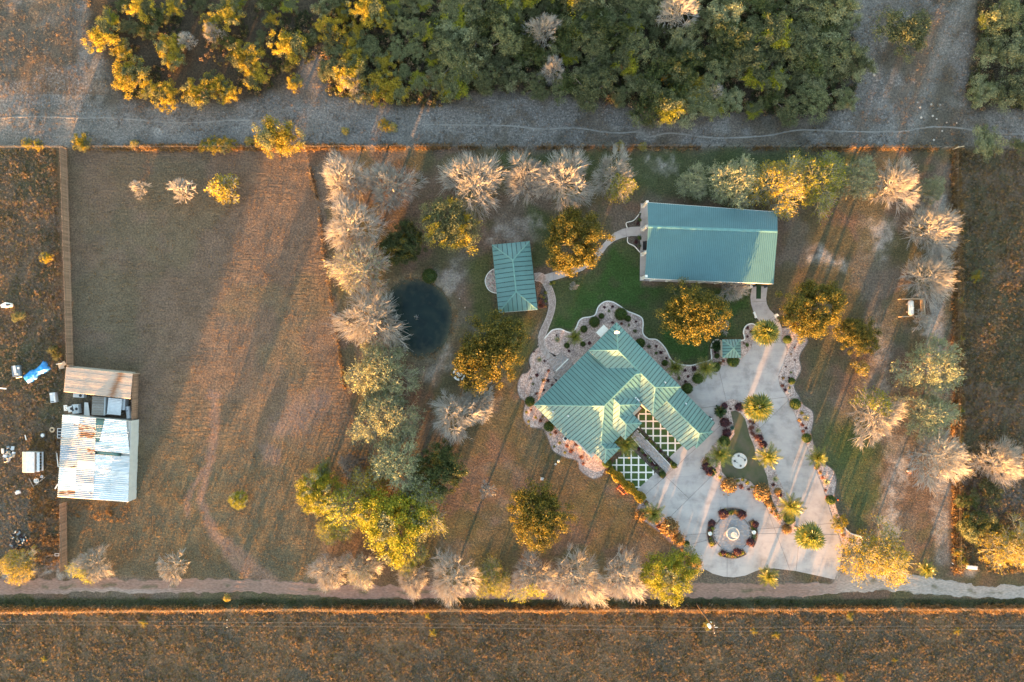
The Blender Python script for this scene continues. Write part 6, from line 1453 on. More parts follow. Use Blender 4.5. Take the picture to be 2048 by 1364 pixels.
for x, y, r, lab in ((1450, 845, 9, 'deep plum shrub at the garage side of the island'), (1454, 866, 8, 'dark plum shrub south of the blue agave'), (1449, 812, 6, 'small plum shrub at the north end of the island bed'), (1479, 814, 8, 'plum shrub under the tallest palm'), (1414, 933, 9, 'plum shrub on the west corner of the island'), (1419, 944, 7, 'reddish plum shrub touching the west corner of the island'),
    (1527, 889, 7, 'plum shrub beside the sunlit feather palm on the island'), (1519, 876, 7, 'red plum shrub in the middle of the east island bed'), (1424, 1046, 6, 'plum shrub in the western fountain planter'), (1447, 1028, 9, 'plum shrub at the west end of the north fountain planter'), (1484, 1030, 8, 'plum shrub at the east end of the north fountain planter'), (1511, 1049, 6, 'dark shrub at the top of the eastern fountain planter'), (1501, 1085, 7, 'plum shrub low in the eastern fountain planter'), (1475, 1104, 7, 'plum shrub in the southern fountain planter'), (1446, 1106, 4.5, 'small plum shrub at the west end of the southern fountain planter'), (1559, 990, 5, 'plum shrub below the blue rosette in the island')):
    shrub('plum_shrub', x, y, r, lab, R.choice(PLUM), PCORE, 'plum coloured shrubs')
for x, y, r, lab in ((1459, 971, 13, 'orange bush on the north rim of the turning circle'), (1524, 985, 14, 'large orange bush north east of the turning circle'), (1537, 1006, 7, 'small orange bush on the east rim of the turning circle'), (1340, 1055, 15, 'big tan bush on the south west edge of the drive'), (1393, 1128, 10, 'orange bush between lime tree and turning circle'), (1283, 1030, 10, 'pink tinged bush beside the south west feather palm'), (1357, 1080, 10, 'pinkish bush in the narrow south west bed'), (1574, 1058, 8, 'pinkish bush at the south tip of the island'), (1413, 925, 6, 'orange bush at the west corner of the island'), (1556, 983, 6, 'orange red bush in the east island bed')):
    shrub('tawny_bush', x, y, r, lab, R.choice(RUST), RCORE, 'tawny grass like bushes', sq=.8)
# agaves
def agave_mesh(seed, mat):
    rng = random.Random(seed); mb = MB()
    for i in range(30):
        t = i / 30; el = math.radians(75 - 70 * t); az = i * 2.39996; d = Vector((math.cos(az) * math.cos(el), math.sin(az) * math.cos(el), math.sin(el))); s = Vector((-math.sin(az), math.cos(az), 0)) * .09; L = rng.uniform(.8, 1.05)
        m = d * L * .45 - Vector((0, 0, .03)); e = d * L; mb.add([s * .6, -s * .6, m - s, e, m + s], [(0, 1, 2, 3, 4)])
    return mb.mesh('leaves', M[mat])
AG = {k: agave_mesh(5, k) for k in ('agave', 'blueagave', 'sago')}
for x, y, r, k, lab in ((1465, 856, 8, 'blueagave', 'blue agave rosette on the west side of the island lawn'), (1516, 861, 8.5, 'agave', 'pale agave rosette in the east island bed among red plants'), (1551, 958, 9, 'agave', 'pale agave rosette in the east island bed, southern one'), (1115, 679, 9, 'agave', 'yellow tipped agave inside the curve of the paver walk'), (1079, 719, 8, 'agave', 'yellow tipped agave west of the terrace'),
    (1653, 964, 10, 'agave', 'pale agave in the southern bulge of the east bed'), (1612, 836, 10, 'agave', 'pale agave in the east bed between the clipped shrubs'), (1602, 684, 8, 'agave', 'grey agave at the top of the east bed')):
    rr = r * K; p = W(x, y, .3); o = obj('agave', AG[k], None, (p.x, p.y, .10), R.uniform(0, 6)); o.scale = (rr,) * 3; tag(o, lab, 'agave')
# small tufts and flowers in the gravel
TUFT = {k: ball_mesh(40 + i, k, 110, .26, .7, .35) for i, k in enumerate(('redleaf', 'yellowflower', 'plumleaf', 'boxleaf', 'rustleaf', 'huisache'))}
br = random.Random(31)
def tuft(x, y, r, k, lab, grp, z=.05):
    p = W(x, y, .1); o = obj('bed_plant', TUFT[k], None, (p.x, p.y, z), br.uniform(0, 6)); o.scale = (r * K * .68, r * K * .68, r * K * .6); tag(o, lab, 'bed plant', grp)
names = dict(redleaf='red leaved plant', yellowflower='yellow flowering plant', plumleaf='dark purple plant', boxleaf='small green plant', rustleaf='dry tan plant', huisache='grey green plant')
def beds(pts, where, grp, z=.05):
    for x, y, r, k in pts: tuft(x, y, r, k, f'{names[k]} in {where}', grp, z)
beds([(1107, 842, 4.5, 'redleaf'), (1081, 841, 4, 'redleaf'), (1062, 820, 2.5, 'plumleaf'), (1053, 824, 3, 'yellowflower'), (1057, 843, 3, 'yellowflower'), (1071, 835, 3, 'yellowflower'), (1101, 869, 2.5, 'yellowflower'), (1111, 865, 4, 'redleaf'), (1119, 886, 3, 'yellowflower'), (1134, 892, 4, 'redleaf'), (1152, 889, 4, 'redleaf'), (1108, 893, 2.5, 'yellowflower'), (1142, 902, 5, 'redleaf'), (1130, 905, 3, 'yellowflower'), (1163, 914, 4.5, 'redleaf'), (1167, 927, 3.5, 'redleaf'), (1058, 851, 2, 'yellowflower'), (1085, 833, 2.5, 'yellowflower')], 'the sunlit gravel bed along the south west wall', 'bed plants along the south west wall')
beds([(1097, 741, 3.5, 'redleaf'), (1074, 750, 4, 'plumleaf'), (1062, 757, 2.5, 'huisache'), (1087, 760, 4, 'rustleaf'), (1096, 761, 4, 'plumleaf'), (1104, 770, 3, 'plumleaf'), (1066, 768, 3, 'huisache'), (1089, 722, 2.5, 'plumleaf'), (1088, 780, 3, 'plumleaf'), (1073, 787, 3, 'redleaf'), (1068, 703, 2, 'plumleaf'), (1112, 760, 2.5, 'plumleaf')], 'the shady gravel bed west of the terrace', 'bed plants west of the terrace')
beds([(1138, 702, 3, 'plumleaf'), (1179, 686, 4, 'plumleaf'), (1158, 667, 2.5, 'huisache'), (1196, 664, 3, 'plumleaf'), (1113, 670, 2, 'plumleaf'), (1209, 614, 3, 'plumleaf'), (1225, 613, 3, 'plumleaf'), (1218, 622, 3.5, 'huisache'), (1243, 647, 3, 'redleaf'), (1225, 645, 3, 'plumleaf'), (1258, 650, 3, 'huisache'), (1270, 662, 4.5, 'huisache'), (1272, 643, 2.5, 'plumleaf'), (1298, 693, 4.5, 'huisache'), (1313, 692, 3, 'plumleaf'), (1322, 705, 4, 'plumleaf'), (1312, 706, 3.5, 'boxleaf'), (1333, 716, 2.5, 'plumleaf'), (1388, 737, 6, 'plumleaf'), (1370, 741, 3.5, 'plumleaf'), (1376, 753, 3, 'plumleaf'), (1358, 757, 4, 'boxleaf'), (1371, 763, 3, 'plumleaf'), (1440, 726, 4, 'rustleaf'), (1446, 722, 3.5, 'redleaf'), (1430, 704, 3, 'plumleaf'), (1494, 690, 4.5, 'boxleaf'), (1495, 673, 3, 'plumleaf'), (1488, 686, 2, 'plumleaf'), (1495, 656, 3.5, 'plumleaf'), (1502, 664, 4, 'plumleaf')], 'the gravel bed north of the house', 'bed plants north of the house')
beds([(1589, 695, 2, 'plumleaf'), (1582, 708, 2, 'rustleaf'), (1572, 733, 2, 'plumleaf'), (1582, 745, 3, 'huisache'), (1566, 756, 3.5, 'rustleaf'), (1565, 771, 4, 'redleaf'), (1570, 780, 4, 'plumleaf'), (1579, 775, 3, 'boxleaf'), (1603, 826, 4, 'yellowflower'), (1598, 840, 4, 'rustleaf'), (1605, 850, 4, 'redleaf'), (1606, 862, 3.5, 'redleaf'), (1633, 935, 5, 'rustleaf'), (1640, 945, 4, 'rustleaf'), (1645, 955, 4, 'redleaf'), (1637, 930, 4, 'rustleaf'), (1651, 980, 3, 'plumleaf'), (1654, 994, 4, 'redleaf'), (1612, 856, 3, 'plumleaf'), (1590, 720, 2, 'plumleaf'), (1578, 755, 2, 'plumleaf'), (1686, 1070, 4, 'rustleaf'), (1700, 1080, 5, 'rustleaf')], 'the long gravel bed east of the drive', 'bed plants east of the drive')
beds([(1502, 856, 6, 'redleaf'), (1504, 866, 5, 'redleaf'), (1510, 872, 5, 'redleaf'), (1500, 843, 4, 'redleaf'), (1507, 845, 4, 'plumleaf'), (1476, 961, 4, 'yellowflower'), (1485, 959, 4, 'yellowflower'), (1494, 965, 4.5, 'yellowflower'), (1503, 974, 3, 'yellowflower'), (1440, 954, 4, 'yellowflower'), (1482, 973, 5, 'redleaf'), (1470, 969, 4, 'redleaf'), (1497, 978, 3, 'plumleaf'), (1414, 918, 5, 'yellowflower'), (1546, 969, 4, 'plumleaf'), (1553, 984, 4, 'redleaf'), (1461, 818, 2.5, 'plumleaf'), (1462, 846, 2.5, 'plumleaf'), (1545, 1016, 5, 'rustleaf'), (1552, 1028, 5, 'rustleaf'), (1543, 1024, 4, 'rustleaf'), (1558, 1036, 4, 'rustleaf'), (1467, 1000, .1, 'plumleaf')], 'the gravel of the driveway island', 'bed plants on the driveway island', .10)
beds([(1292, 1006, 5, 'rustleaf'), (1300, 1040, 5, 'rustleaf'), (1313, 1044, 5, 'rustleaf'), (1325, 1062, 6, 'rustleaf'), (1347, 1078, 5, 'rustleaf'), (1366, 1100, 5, 'rustleaf'), (1376, 1108, 5, 'redleaf'), (1385, 1120, 5, 'rustleaf'), (1317, 1053, 5, 'redleaf'), (1295, 1020, 5, 'yellowflower')], 'the narrow bed along the south west edge of the drive', 'bed plants along the south west edge of the drive')
beds([(1082, 592, 4, 'rustleaf'), (1091, 585, 3.5, 'yellowflower'), (1088, 595, 3, 'yellowflower'), (1081, 604, 5, 'redleaf'), (1092, 602, 3, 'yellowflower'), (1086, 611, 5, 'redleaf'), (1080, 613, 4, 'redleaf'), (1091, 612, 3.5, 'rustleaf'), (1142, 551, 4, 'yellowflower'), (1107, 565, 4, 'yellowflower'), (1101, 568, 3, 'yellowflower')], 'the mulch between pavilion and paver walk', 'bed plants at the pavilion')
beds([(1280, 440, 4, 'boxleaf'), (1275, 447, 3, 'plumleaf'), (1279, 476, 5, 'boxleaf'), (1272, 484, 4, 'plumleaf'), (1279, 492, 4, 'huisache'), (1280, 428, 3, 'huisache')], 'the dark mulch at the west porch of the barn', 'bed plants at the barn')
for i in range(22):
    t = i / 22; x, y = 1281 + 68 * t + br.uniform(-2, 2), 864 + 68 * t + br.uniform(-2, 2); k = br.choice(['boxleaf', 'boxleaf', 'yellowflower', 'huisache', 'plumleaf']); tuft(x, y, br.uniform(2.4, 4.2), k, f'{names[k]} in the planter east of the entry walk', 'plants in the east entry planter', .15)
    x, y = 1262 + 64 * t + br.uniform(-2, 2), 882 + 64 * t + br.uniform(-2, 2); k = br.choice(['boxleaf', 'boxleaf', 'plumleaf', 'huisache', 'plumleaf']); tuft(x, y, br.uniform(2.8, 4.6), k, f'{names[k]} in the planter west of the entry walk', 'plants in the west entry planter', .15)
shrub('shrub', 1348, 931, 6, 'bushy plant at the drive end of the east entry planter', BALLS[0], BCORE, sq=.9); shrub('shrub', 1325, 949, 6.5, 'bushy plant at the drive end of the west entry planter', BALLS[1], BCORE, sq=.9); shrub('shrub', 1236, 884, 6, 'yellow green plant in the dark nook between the roof wings', BALLS[2], BCORE)
# clipped hedge
def hedge():
    a, b = W(1217, 937), W(1286, 999); d = (b - a); L = d.length; d.normalize(); root = empty('hedge', a + d * L / 2, math.atan2(d.y, d.x)); tag(root, 'yellow topped clipped hedge along the courtyard lawn', 'hedge')
    rng = np.random.default_rng(3); n = 9000; C = np.stack([rng.uniform(-L / 2, L / 2, n), rng.normal(size=n) * .48, rng.random(n) ** .6 * 1.15], 1); C[:, 1] = np.clip(C[:, 1], -.72, .72) * (1 + .3 * np.sin(C[:, 0] * 2.4))
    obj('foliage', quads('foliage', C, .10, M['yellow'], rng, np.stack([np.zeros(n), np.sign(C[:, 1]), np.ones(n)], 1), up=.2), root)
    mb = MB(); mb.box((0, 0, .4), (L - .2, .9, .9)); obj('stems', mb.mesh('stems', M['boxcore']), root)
hedge()
# loose stones in the beds
SG_ = []
for i in range(3):
    bm = bmesh.new(); bmesh.ops.create_icosphere(bm, subdivisions=2, radius=1)
    for v in bm.verts: v.co *= 1 + .25 * (vnoise(np.array([v.co.x * 2 + 9 * i]), np.array([v.co.y * 2 + v.co.z]), 1.0, 5 + i)[0] - .5); v.co.z *= .6
    me = bpy.data.meshes.new('stone'); bm.to_mesh(me); bm.free(); me.materials.append(M['rock']); SG_.append(me)
def stone(x, y, r, lab, grp=None):
    p = W(x, y); o = obj('stone', R.choice(SG_), None, (p.x, p.y, .06), R.uniform(0, 6)); o.scale = (r * K,) * 3; tag(o, lab, 'stone', grp)
for x, y, r in ((1578, 785, 3), (1557, 966, 3), (1441, 721, 3), (1413, 1064, 1.5), (1602, 842, 2.5), (1648, 949, 3), (1686, 1064, 4), (1580, 797, 2), (1448, 1016, 1)): stone(x, y, r, 'pale boulder lying in a gravel bed by the driveway', 'pale boulders in the driveway beds')
for x, y, r in ((983, 547, 3), (978, 556, 3), (984, 561, 2.6), (977, 567, 3), (986, 571, 3), (982, 577, 3.2), (989, 548, 2.5), (988, 557, 2.5), (985, 580, 2.5), (974, 560, 2.2)): stone(x, y, r, 'rounded brown stone in the half round bed at the pavilion', 'stones in the half round bed')
for x, y, r in ((1422, 240, 2.5), (1835, 205, 3), (1840, 215, 3.5), (1862, 209, 4), (1865, 232, 4), (1880, 210, 3), (1893, 245, 2.5), (1913, 246, 2.5), (1884, 262, 3), (1867, 280, 4), (1748, 150, 5), (898, 256, 2), (778, 52, 3), (770, 58, 2.5), (919, 597, 2), (930, 615, 2), (1842, 235, 4.5), (1873, 238, 3)): stone(x, y, r * .6, 'pale limestone rock lying in the rough grass', 'pale rocks in the rough grass')

# ------------------------------------------------------------------ fountain circle
def fountain_circle():
    c = W(1464, 1065.7); rin, rout = 37 * K, 51 * K
    disc = empty('fountain_plaza', (c.x, c.y, 0)); tag(disc, 'round paved plaza in the middle of the turning circle', 'plaza')
    mb = MB(); mb.lathe([(rin, 0), (rin, .062), (.001, .063)], n=48); mb.build('paved_base', M['joint'], disc)
    pts = [(1464 + 37 * math.cos(a), 1065.7 + 37 * math.sin(a)) for a in np.linspace(0, 6.283, 40, endpoint=False)]
    o = pavers('paver', pts, 0, .34, .22, .10, [M['paver_d'], M['paver_a'], M['paver_d'], M['paver_c']], None, seed=4, polar=(c.x, c.y, rin - .1))
    o.data.transform(Matrix.Translation((-c.x, -c.y, 0))); o.parent = disc
    for k, nm in enumerate(('east', 'north', 'west', 'south')):
        pl = empty('ring_planter', (c.x, c.y, 0)); tag(pl, f'curved low planter on the {nm} side of the fountain plaza', 'planter', 'curved planters round the fountain')
        a0, a1 = k * math.pi / 2 - .60, k * math.pi / 2 + .60; A = np.linspace(a0, a1, 14)
        q = [(rout * math.cos(a), rout * math.sin(a)) for a in A] + [(rin * 1.02 * math.cos(a), rin * 1.02 * math.sin(a)) for a in A[::-1]]
        mb = MB(); mb.prism(q, .02, .14); mb.build('soil', M['darkgravel'], pl); mb = MB(); mb.strip(q, .10, .02, .20, closed=True); mb.build('rim', M['greywood'] if False else M['paver_b'], pl)
    bm = random.Random(9)
    for k, nm in enumerate(('eastern', 'northern', 'western', 'southern')):
        for i in range(9):
            a = k * math.pi / 2 + (i - 4) * .12; r = bm.uniform(40, 48); kk = bm.choice(['yellowflower', 'redleaf', 'rustleaf', 'boxleaf', 'huisache', 'yellowflower', 'rustleaf'])
            tuft(1464 + r * math.cos(a), 1065.7 - r * math.sin(a), bm.uniform(3, 5), kk, f'{names[kk]} in the {nm} fountain planter', f'plants in the {nm} fountain planter', .14)
    for x, y, lab in ((1419.5, 1066.5, 'white urn in the western fountain planter'), (1507, 1064, 'white urn in the eastern fountain planter')):
        p = W(x, y, .5); u = empty('urn', (p.x, p.y, .14)); tag(u, lab, 'urn'); mb = MB(); mb.lathe([(.14, 0), (.16, .05), (.07, .12), (.10, .2), (.27, .42), (.33, .6), (.36, .62), (.33, .65), (.28, .58), (.001, .5)], n=14); mb.build('bowl', M['white'], u); mb = MB(); mb.box((0, 0, -.02), (.4, .4, .06)); mb.build('plinth', M['white'], u)
    f = empty('fountain', (c.x, c.y, .06)); tag(f, 'tiered white stone fountain in the centre of the paved plaza', 'fountain')
    mb = MB(); R1 = 1.10; mb.lathe([(R1 - .12, 0), (R1, .02), (R1 - .04, .38), (R1 + .06, .46), (R1 + .06, .54), (R1 - .10, .55), (R1 - .14, .25), (.001, .24)], n=32); mb.build('basin', M['fount'], f)
    mb = MB(); mb.lathe([(R1 - .13, .40), (.001, .405)], n=28); mb.build('water', M['bowlwater'], f)
    z = .3
    for i, (r, h) in enumerate(((.50, .75), (.38, .55), (.28, .45), (.19, .38))):
        mb = MB(); mb.lathe([(.20 - .03 * i, z), (.11 - .015 * i, z + h * .3), (.10 - .015 * i, z + h * .75), (.2 - .03 * i, z + h * .85), (r, z + h), (r + .03, z + h + .04), (r - .04, z + h + .05), (.001, z + h - .01)], n=20); mb.build('tier', M['fount'], f); z += h
    mb = MB(); mb.lathe([(.07, z), (.10, z + .12), (.05, z + .25), (.08, z + .32), (.001, z + .5)], n=12); mb.build('finial', M['fount'], f)
M['fount'] = surf('fountain_stone', (0.66, 0.63, 0.58), (0.46, 0.43, 0.39), scale=3, rough=.8); M['bowlwater'] = surf('basin_water', (0.30, 0.36, 0.40), scale=2, rough=.08)
fountain_circle()

# ------------------------------------------------------------------ garden objects
def round_slab():
    p = W(1478.5, 921.5, .3); o = empty('round_slab', (p.x, p.y, .10)); tag(o, 'round white concrete slab with four dark square brackets on the island lawn', 'garden slab')
    mb = MB(); mb.lathe([(1.37, 0), (1.37, .30), (1.34, .33), (.001, .335)], n=40); mb.build('slab', M['concrete_pale'], o)
    for x, y in ((1477, 911.5), (1489.5, 920), (1469, 922), (1481, 931.5)):
        q = W(x, y, .4) - p; mb = MB()
        for dx, dy, sx, sy in ((0, .11, .28, .06), (0, -.11, .28, .06), (.11, 0, .06, .16), (-.11, 0, .06, .16)): mb.box((q.x + dx, q.y + dy, .39), (sx, sy, .12))
        mb.build('bracket', M['dark'], o)
    for (x0, y0), (x1, y1) in (((1480, 913), (1487, 917)), ((1471, 923.5), (1476, 926))):
        a, b = W(x0, y0, .4) - p, W(x1, y1, .4) - p; mb = MB(); mb.tube((a.x, a.y, .355), (b.x, b.y, .355), .03); mb.build('rod', M['dark'], o)
round_slab()
def table_set():
    p = W(919.3, 746.8, .7); t = empty('round_table', (p.x, p.y, ground_at(p.x, p.y))); tag(t, 'round white stone table under the edge of the largest live oak', 'table')
    mb = MB(); mb.lathe([(.50, .66), (.53, .70), (.53, .76), (.46, .77), (.44, .755), (.001, .755)], n=24); mb.build('tabletop', M['white'], t); mb = MB(); mb.lathe([(.28, 0), (.24, .08), (.12, .2), (.12, .5), (.3, .67)], n=12); mb.build('pedestal', M['white'], t)
    for a0, a1, lab in ((110, 172, 'curved white bench north west of the round stone table'), (205, 268, 'curved white bench south west of the round stone table'), (288, 350, 'curved white bench south east of the round stone table')):
        c = W(919.3, 748); z = ground_at(c.x, c.y); b = empty('curved_bench', (c.x, c.y, z)); tag(b, lab, 'bench', 'curved benches round the stone table'); A = np.radians(np.linspace(a0, a1, 9))
        q = [(1.16 * math.cos(a), 1.16 * math.sin(a)) for a in A] + [(.78 * math.cos(a), .78 * math.sin(a)) for a in A[::-1]]; mb = MB(); mb.prism(q, .38, .46); mb.build('seat', M['white'], b)
        for a in (A[1], A[-2]): mb = MB(); mb.box((.97 * math.cos(a), .97 * math.sin(a), .19), (.28, .12, .38), a); mb.build('leg', M['white'], b)
table_set()
def gas_tank():
    p = W(1822.8, 615.5, 1.0); t = empty('gas_tank', (p.x, p.y, ground_at(p.x, p.y)), .03); tag(t, 'white horizontal gas tank inside a rail fence by the gravel track', 'gas tank')
    L, r = 1.0, .46; prof = [(.001, -L - r * .75)] + [(r * math.cos(a), -L + r * .75 * math.sin(a)) for a in np.linspace(-1.3, 0, 6)] + [(r * math.cos(a), L + r * .75 * math.sin(a)) for a in np.linspace(0, 1.3, 6)] + [(.001, L + r * .75)]
    mb = MB(); mb.lathe(prof, n=20); mb.v = [(x, z, y + .85) for x, y, z in mb.v]; mb.f = [tuple(reversed(f)) for f in mb.f]; mb.build('tank_body', M['white'], t, smooth=True)
    mb = MB(); mb.lathe([(.17, 0), (.17, .16), (.12, .21), (.001, .22)], (.06, 0, 1.28), 14); mb.build('valve_dome', M['white'], t)
    for y in (-.7, .7): mb = MB(); mb.box((0, y, .22), (.7, .2, .44)); mb.build('cradle', M['concrete'], t)
gas_tank()
def board(mb, a, b, w, t): 
    a, b = Vector(a), Vector(b); d = b - a; mb.box((a + b) / 2, (d.length, t, w), math.atan2(d.y, d.x))
def tank_fence():
    f = empty('rail_fence', W(1845, 615)); tag(f, 'three sided pale wooden rail fence round the white gas tank', 'fence'); o = f.location
    A, B, C, D = [W(x, y, 0) - o for x, y in ((1796, 599), (1839, 598.5), (1841, 631), (1796.5, 634))]
    for a, b, n in ((A, B, 3), (D, C, 3), (B, C, 3)):
        for i in range(n + 1): 
            q = a.lerp(b, i / n); mb = MB(); mb.box((q.x, q.y, .65), (.10, .10, 1.3)); mb.build('post', M['palewood'], f)
        for k in range(5): mb = MB(); board(mb, a + Vector((0, 0, .25 + .26 * k)), b + Vector((0, 0, .25 + .26 * k)), .13, .03); mb.build('rail', M['palewood'], f)
        mb = MB(); d = b - a; mb.box((a + b) / 2 + Vector((0, 0, 1.33)), (d.length, .16, .04), math.atan2(d.y, d.x)); mb.build('cap_rail', M['palewood'], f)
tank_fence()
def small_things():
    def crate(x, y, s, lab, mat, nm='box', cat='box', h=.5):
        p = W(x, y); o = empty(nm, (p.x, p.y, max(ground_at(p.x, p.y), 0)), R.uniform(-.5, .8)); tag(o, lab, cat); return o
    o = crate(1084, 957, 0, 'small white box block lying on the sunlit dry lawn', 'white'); mb = MB(); mb.box((0, 0, .22), (.55, .45, .44)); mb.build('block', M['concrete_pale'], o); mb = MB(); mb.box((0, 0, .46), (.42, .32, .05)); mb.build('lid', M['steel'], o)
    for x, y, r, lab in ((1117, 922, .22, 'white round cap on the lawn next to the gravel bed'), (1111, 928, .17, 'small white round cap on the lawn in the palm shadow')):
        p = W(x, y); o = empty('valve_cap', (p.x, p.y, .0)); tag(o, lab, 'valve cover'); mb = MB(); mb.lathe([(r, -.05), (r, .16), (r * .8, .2), (.001, .2)], n=14); mb.build('cap', M['white'], o); mb = MB(); mb.lathe([(r * .35, .2), (r * .3, .24), (.001, .24)], n=8); mb.build('knob', M['dark'], o)
    # orange metal garden cart
    p = W(1243, 978); o = empty('garden_cart', (p.x, p.y, .0), -.75); tag(o, 'orange red tubular garden cart beside the yellow hedge', 'cart'); m = surf('orange_paint', (0.62, 0.10, 0.03), scale=4, rough=.5)
    mb = MB(); q = [Vector((-.8, -.35, .5)), Vector((.8, -.35, .5)), Vector((.8, .35, .5)), Vector((-.8, .35, .5))]
    mb.path(q + [q[0]], .045); mb.path([v + Vector((0, 0, .3)) for v in q + [q[0]]], .045)
    for v in q: mb.tube(v - Vector((0, 0, .3)), v + Vector((0, 0, .3)), .04)
    for k in range(5): mb.tube((-.8 + .4 * k, -.35, .5), (-.8 + .4 * k, .35, .5), .035)
    mb.build('frame', m, o)
    for x, y in ((-.6, -.45), (.6, -.45), (-.6, .45), (.6, .45)):
        mb = MB(); mb.lathe([(.16, -.04), (.26, -.05), (.28, 0), (.26, .05), (.16, .04)], n=14); mb.v = [(a + x, c + y, b + .26) for a, b, c in mb.v]; mb.build('wheel', m, o)
    mb = MB(); mb.path([Vector((.8, 0, .5)), Vector((1.35, .1, .35)), Vector((1.4, .1, .3))], .03); mb.build('handle', m, o)
    p = W(1676, 999.5); o = empty('marker_flag', (p.x, p.y, 0)); tag(o, 'tiny orange marker on the green lawn by the east bed', 'marker'); mb = MB(); mb.tube((0, 0, 0), (0, 0, .4), .02); mb.build('stake', M['white'], o); mb = MB(); mb.lathe([(.16, .0), (.15, .05), (.05, .3), (.001, .3)], n=10); mb.build('cone', m, o)
    p = W(1818, 944.5); o = empty('hydrant', (p.x, p.y, 0)); tag(o, 'small red standpipe with a white cap beside the gravel patch', 'standpipe'); mb = MB(); mb.lathe([(.14, 0), (.12, .05), (.1, .5), (.14, .52), (.001, .6)], n=10); mb.build('pipe', m, o); mb = MB(); mb.box((-.25, .2, .12), (.3, .2, .24)); mb.build('cap', M['white'], o)
    # mailbox by the south east fence corner
    p = W(1940, 1133); o = empty('water_trough', (p.x, p.y, .0), -.1); tag(o, 'white rectangular trough at the roadside corner of the east lot', 'trough'); mb = MB(); mb.box((0, 0, .42), (1.75, .62, .5)); mb.build('tub', M['white'], o); mb = MB(); mb.box((-.75, 0, .09), (.12, .5, .18)); mb.box((.75, 0, .09), (.12, .5, .18)); mb.build('foot', M['dark'], o)
    mb = MB(); mb.box((0, 0, .69), (1.62, .5, .03)); mb.build('lid', M['white'], o)
    p = W(1993.5, 1126); o = empty('white_post', (p.x, p.y, 0)); tag(o, 'short white post at the edge of the tawny tree by the road', 'post'); mb = MB(); mb.lathe([(.1, 0), (.1, .9), (.15, .92), (.15, 1.1), (.001, 1.15)], n=10); mb.build('shaft', M['white'], o)
    for x0, y0, x1, y1 in ((1904, 1126, 1907, 1128), (1911, 1130, 1917, 1133)):
        a, b = W(x0, y0, .1), W(x1, y1, .1); o = empty('white_pole', (a.x, a.y, .1)); tag(o, 'short white pipe lying near the roadside fence corner', 'pipe', 'white pipes at the fence corner'); mb = MB(); mb.tube((0, 0, 0), b - a, .07); mb.build('pipe', M['white'], o)
    for x, y, rz, lab in ((1508.5, 630, .35, 'white low bench on the west edge of the barn drive'),):
        p = W(x, y); o = empty('white_bench', (p.x, p.y, .055), rz + 1.57); tag(o, lab, 'bench'); mb = MB(); mb.box((0, 0, .42), (1.15, .36, .06)); mb.build('seat', M['white'], o)
        for s in (-.42, .42): mb = MB(); mb.box((s, 0, .2), (.08, .3, .39)); mb.build('leg', M['white'], o)
    p = W(1550, 632); o = empty('white_chair', (p.x, p.y, .055), -.8); tag(o, 'white garden chair on the east bulge of the barn drive', 'chair'); mb = MB(); mb.box((0, 0, .42), (.5, .5, .05)); mb.build('seat', M['white'], o); mb = MB(); mb.box((0, .26, .68), (.5, .05, .55)); mb.build('backrest', M['white'], o)
    for x in (-.21, .21):
        for y in (-.21, .21): mb = MB(); mb.box((x, y, .2), (.05, .05, .4)); mb.build('leg', M['white'], o)
    for x, y, lab in ((1506, 571.5, 'dark metal chair left of the barn door'), (1529, 573, 'dark metal frame chair on the other side of the barn door')):
        p = W(x, y); o = empty('metal_chair', (p.x, p.y, .055), .3); tag(o, lab, 'chair'); mb = MB(); mb.box((0, 0, .42), (.6, .5, .04)); mb.build('seat', M['dark'], o); mb = MB(); mb.path([Vector(v) for v in ((-.3, .25, .42), (-.3, .3, .9), (.3, .3, .9), (.3, .25, .42))], .03); mb.build('backrest', M['dark'], o)
        for a in (-.27, .27):
            for c in (-.22, .22): mb = MB(); mb.tube((a, c, 0), (a, c, .42), .025); mb.build('leg', M['dark'], o)
    p = W(1501.5, 573, .6); o = empty('white_drum', (p.x, p.y, .055)); tag(o, 'white drum at the wall corner beside the barn door', 'drum'); mb = MB(); mb.lathe([(.28, 0), (.3, .05), (.28, .4), (.3, .45), (.28, .8), (.26, .84), (.001, .84)], n=14); mb.build('drum_body', M['white'], o); mb = MB(); mb.lathe([(.05, .84), (.05, .88), (.001, .88)], (.12, 0, 0), 8); mb.build('bung', M['dark'], o)
    p = W(1421.5 + 6, 849 + 1, 0)
    p = W(1422.5, 838, .8); o = empty('wall_unit', (p.x, p.y, .05), -.78); tag(o, 'dark air conditioner box at the garage corner', 'air conditioner'); mb = MB(); mb.box((0, .0, .4), (.9, .4, .8)); mb.build('case', M['dark'], o); mb = MB(); mb.lathe([(.17, .8), (.17, .83), (.001, .83)], n=12); mb.build('fan_guard', M['steel'], o)
    p = W(1131, 877, .8); o = empty('air_conditioner', (p.x, p.y, .05), .78); tag(o, 'white air conditioner with a dark fan beside the south west eave', 'air conditioner'); mb = MB(); mb.box((0, 0, .38), (.85, .75, .76)); mb.build('case', M['white'], o); mb = MB(); mb.lathe([(.28, .76), (.28, .79), (.001, .79)], n=14); mb.build('fan_guard', M['dark'], o)
small_things()
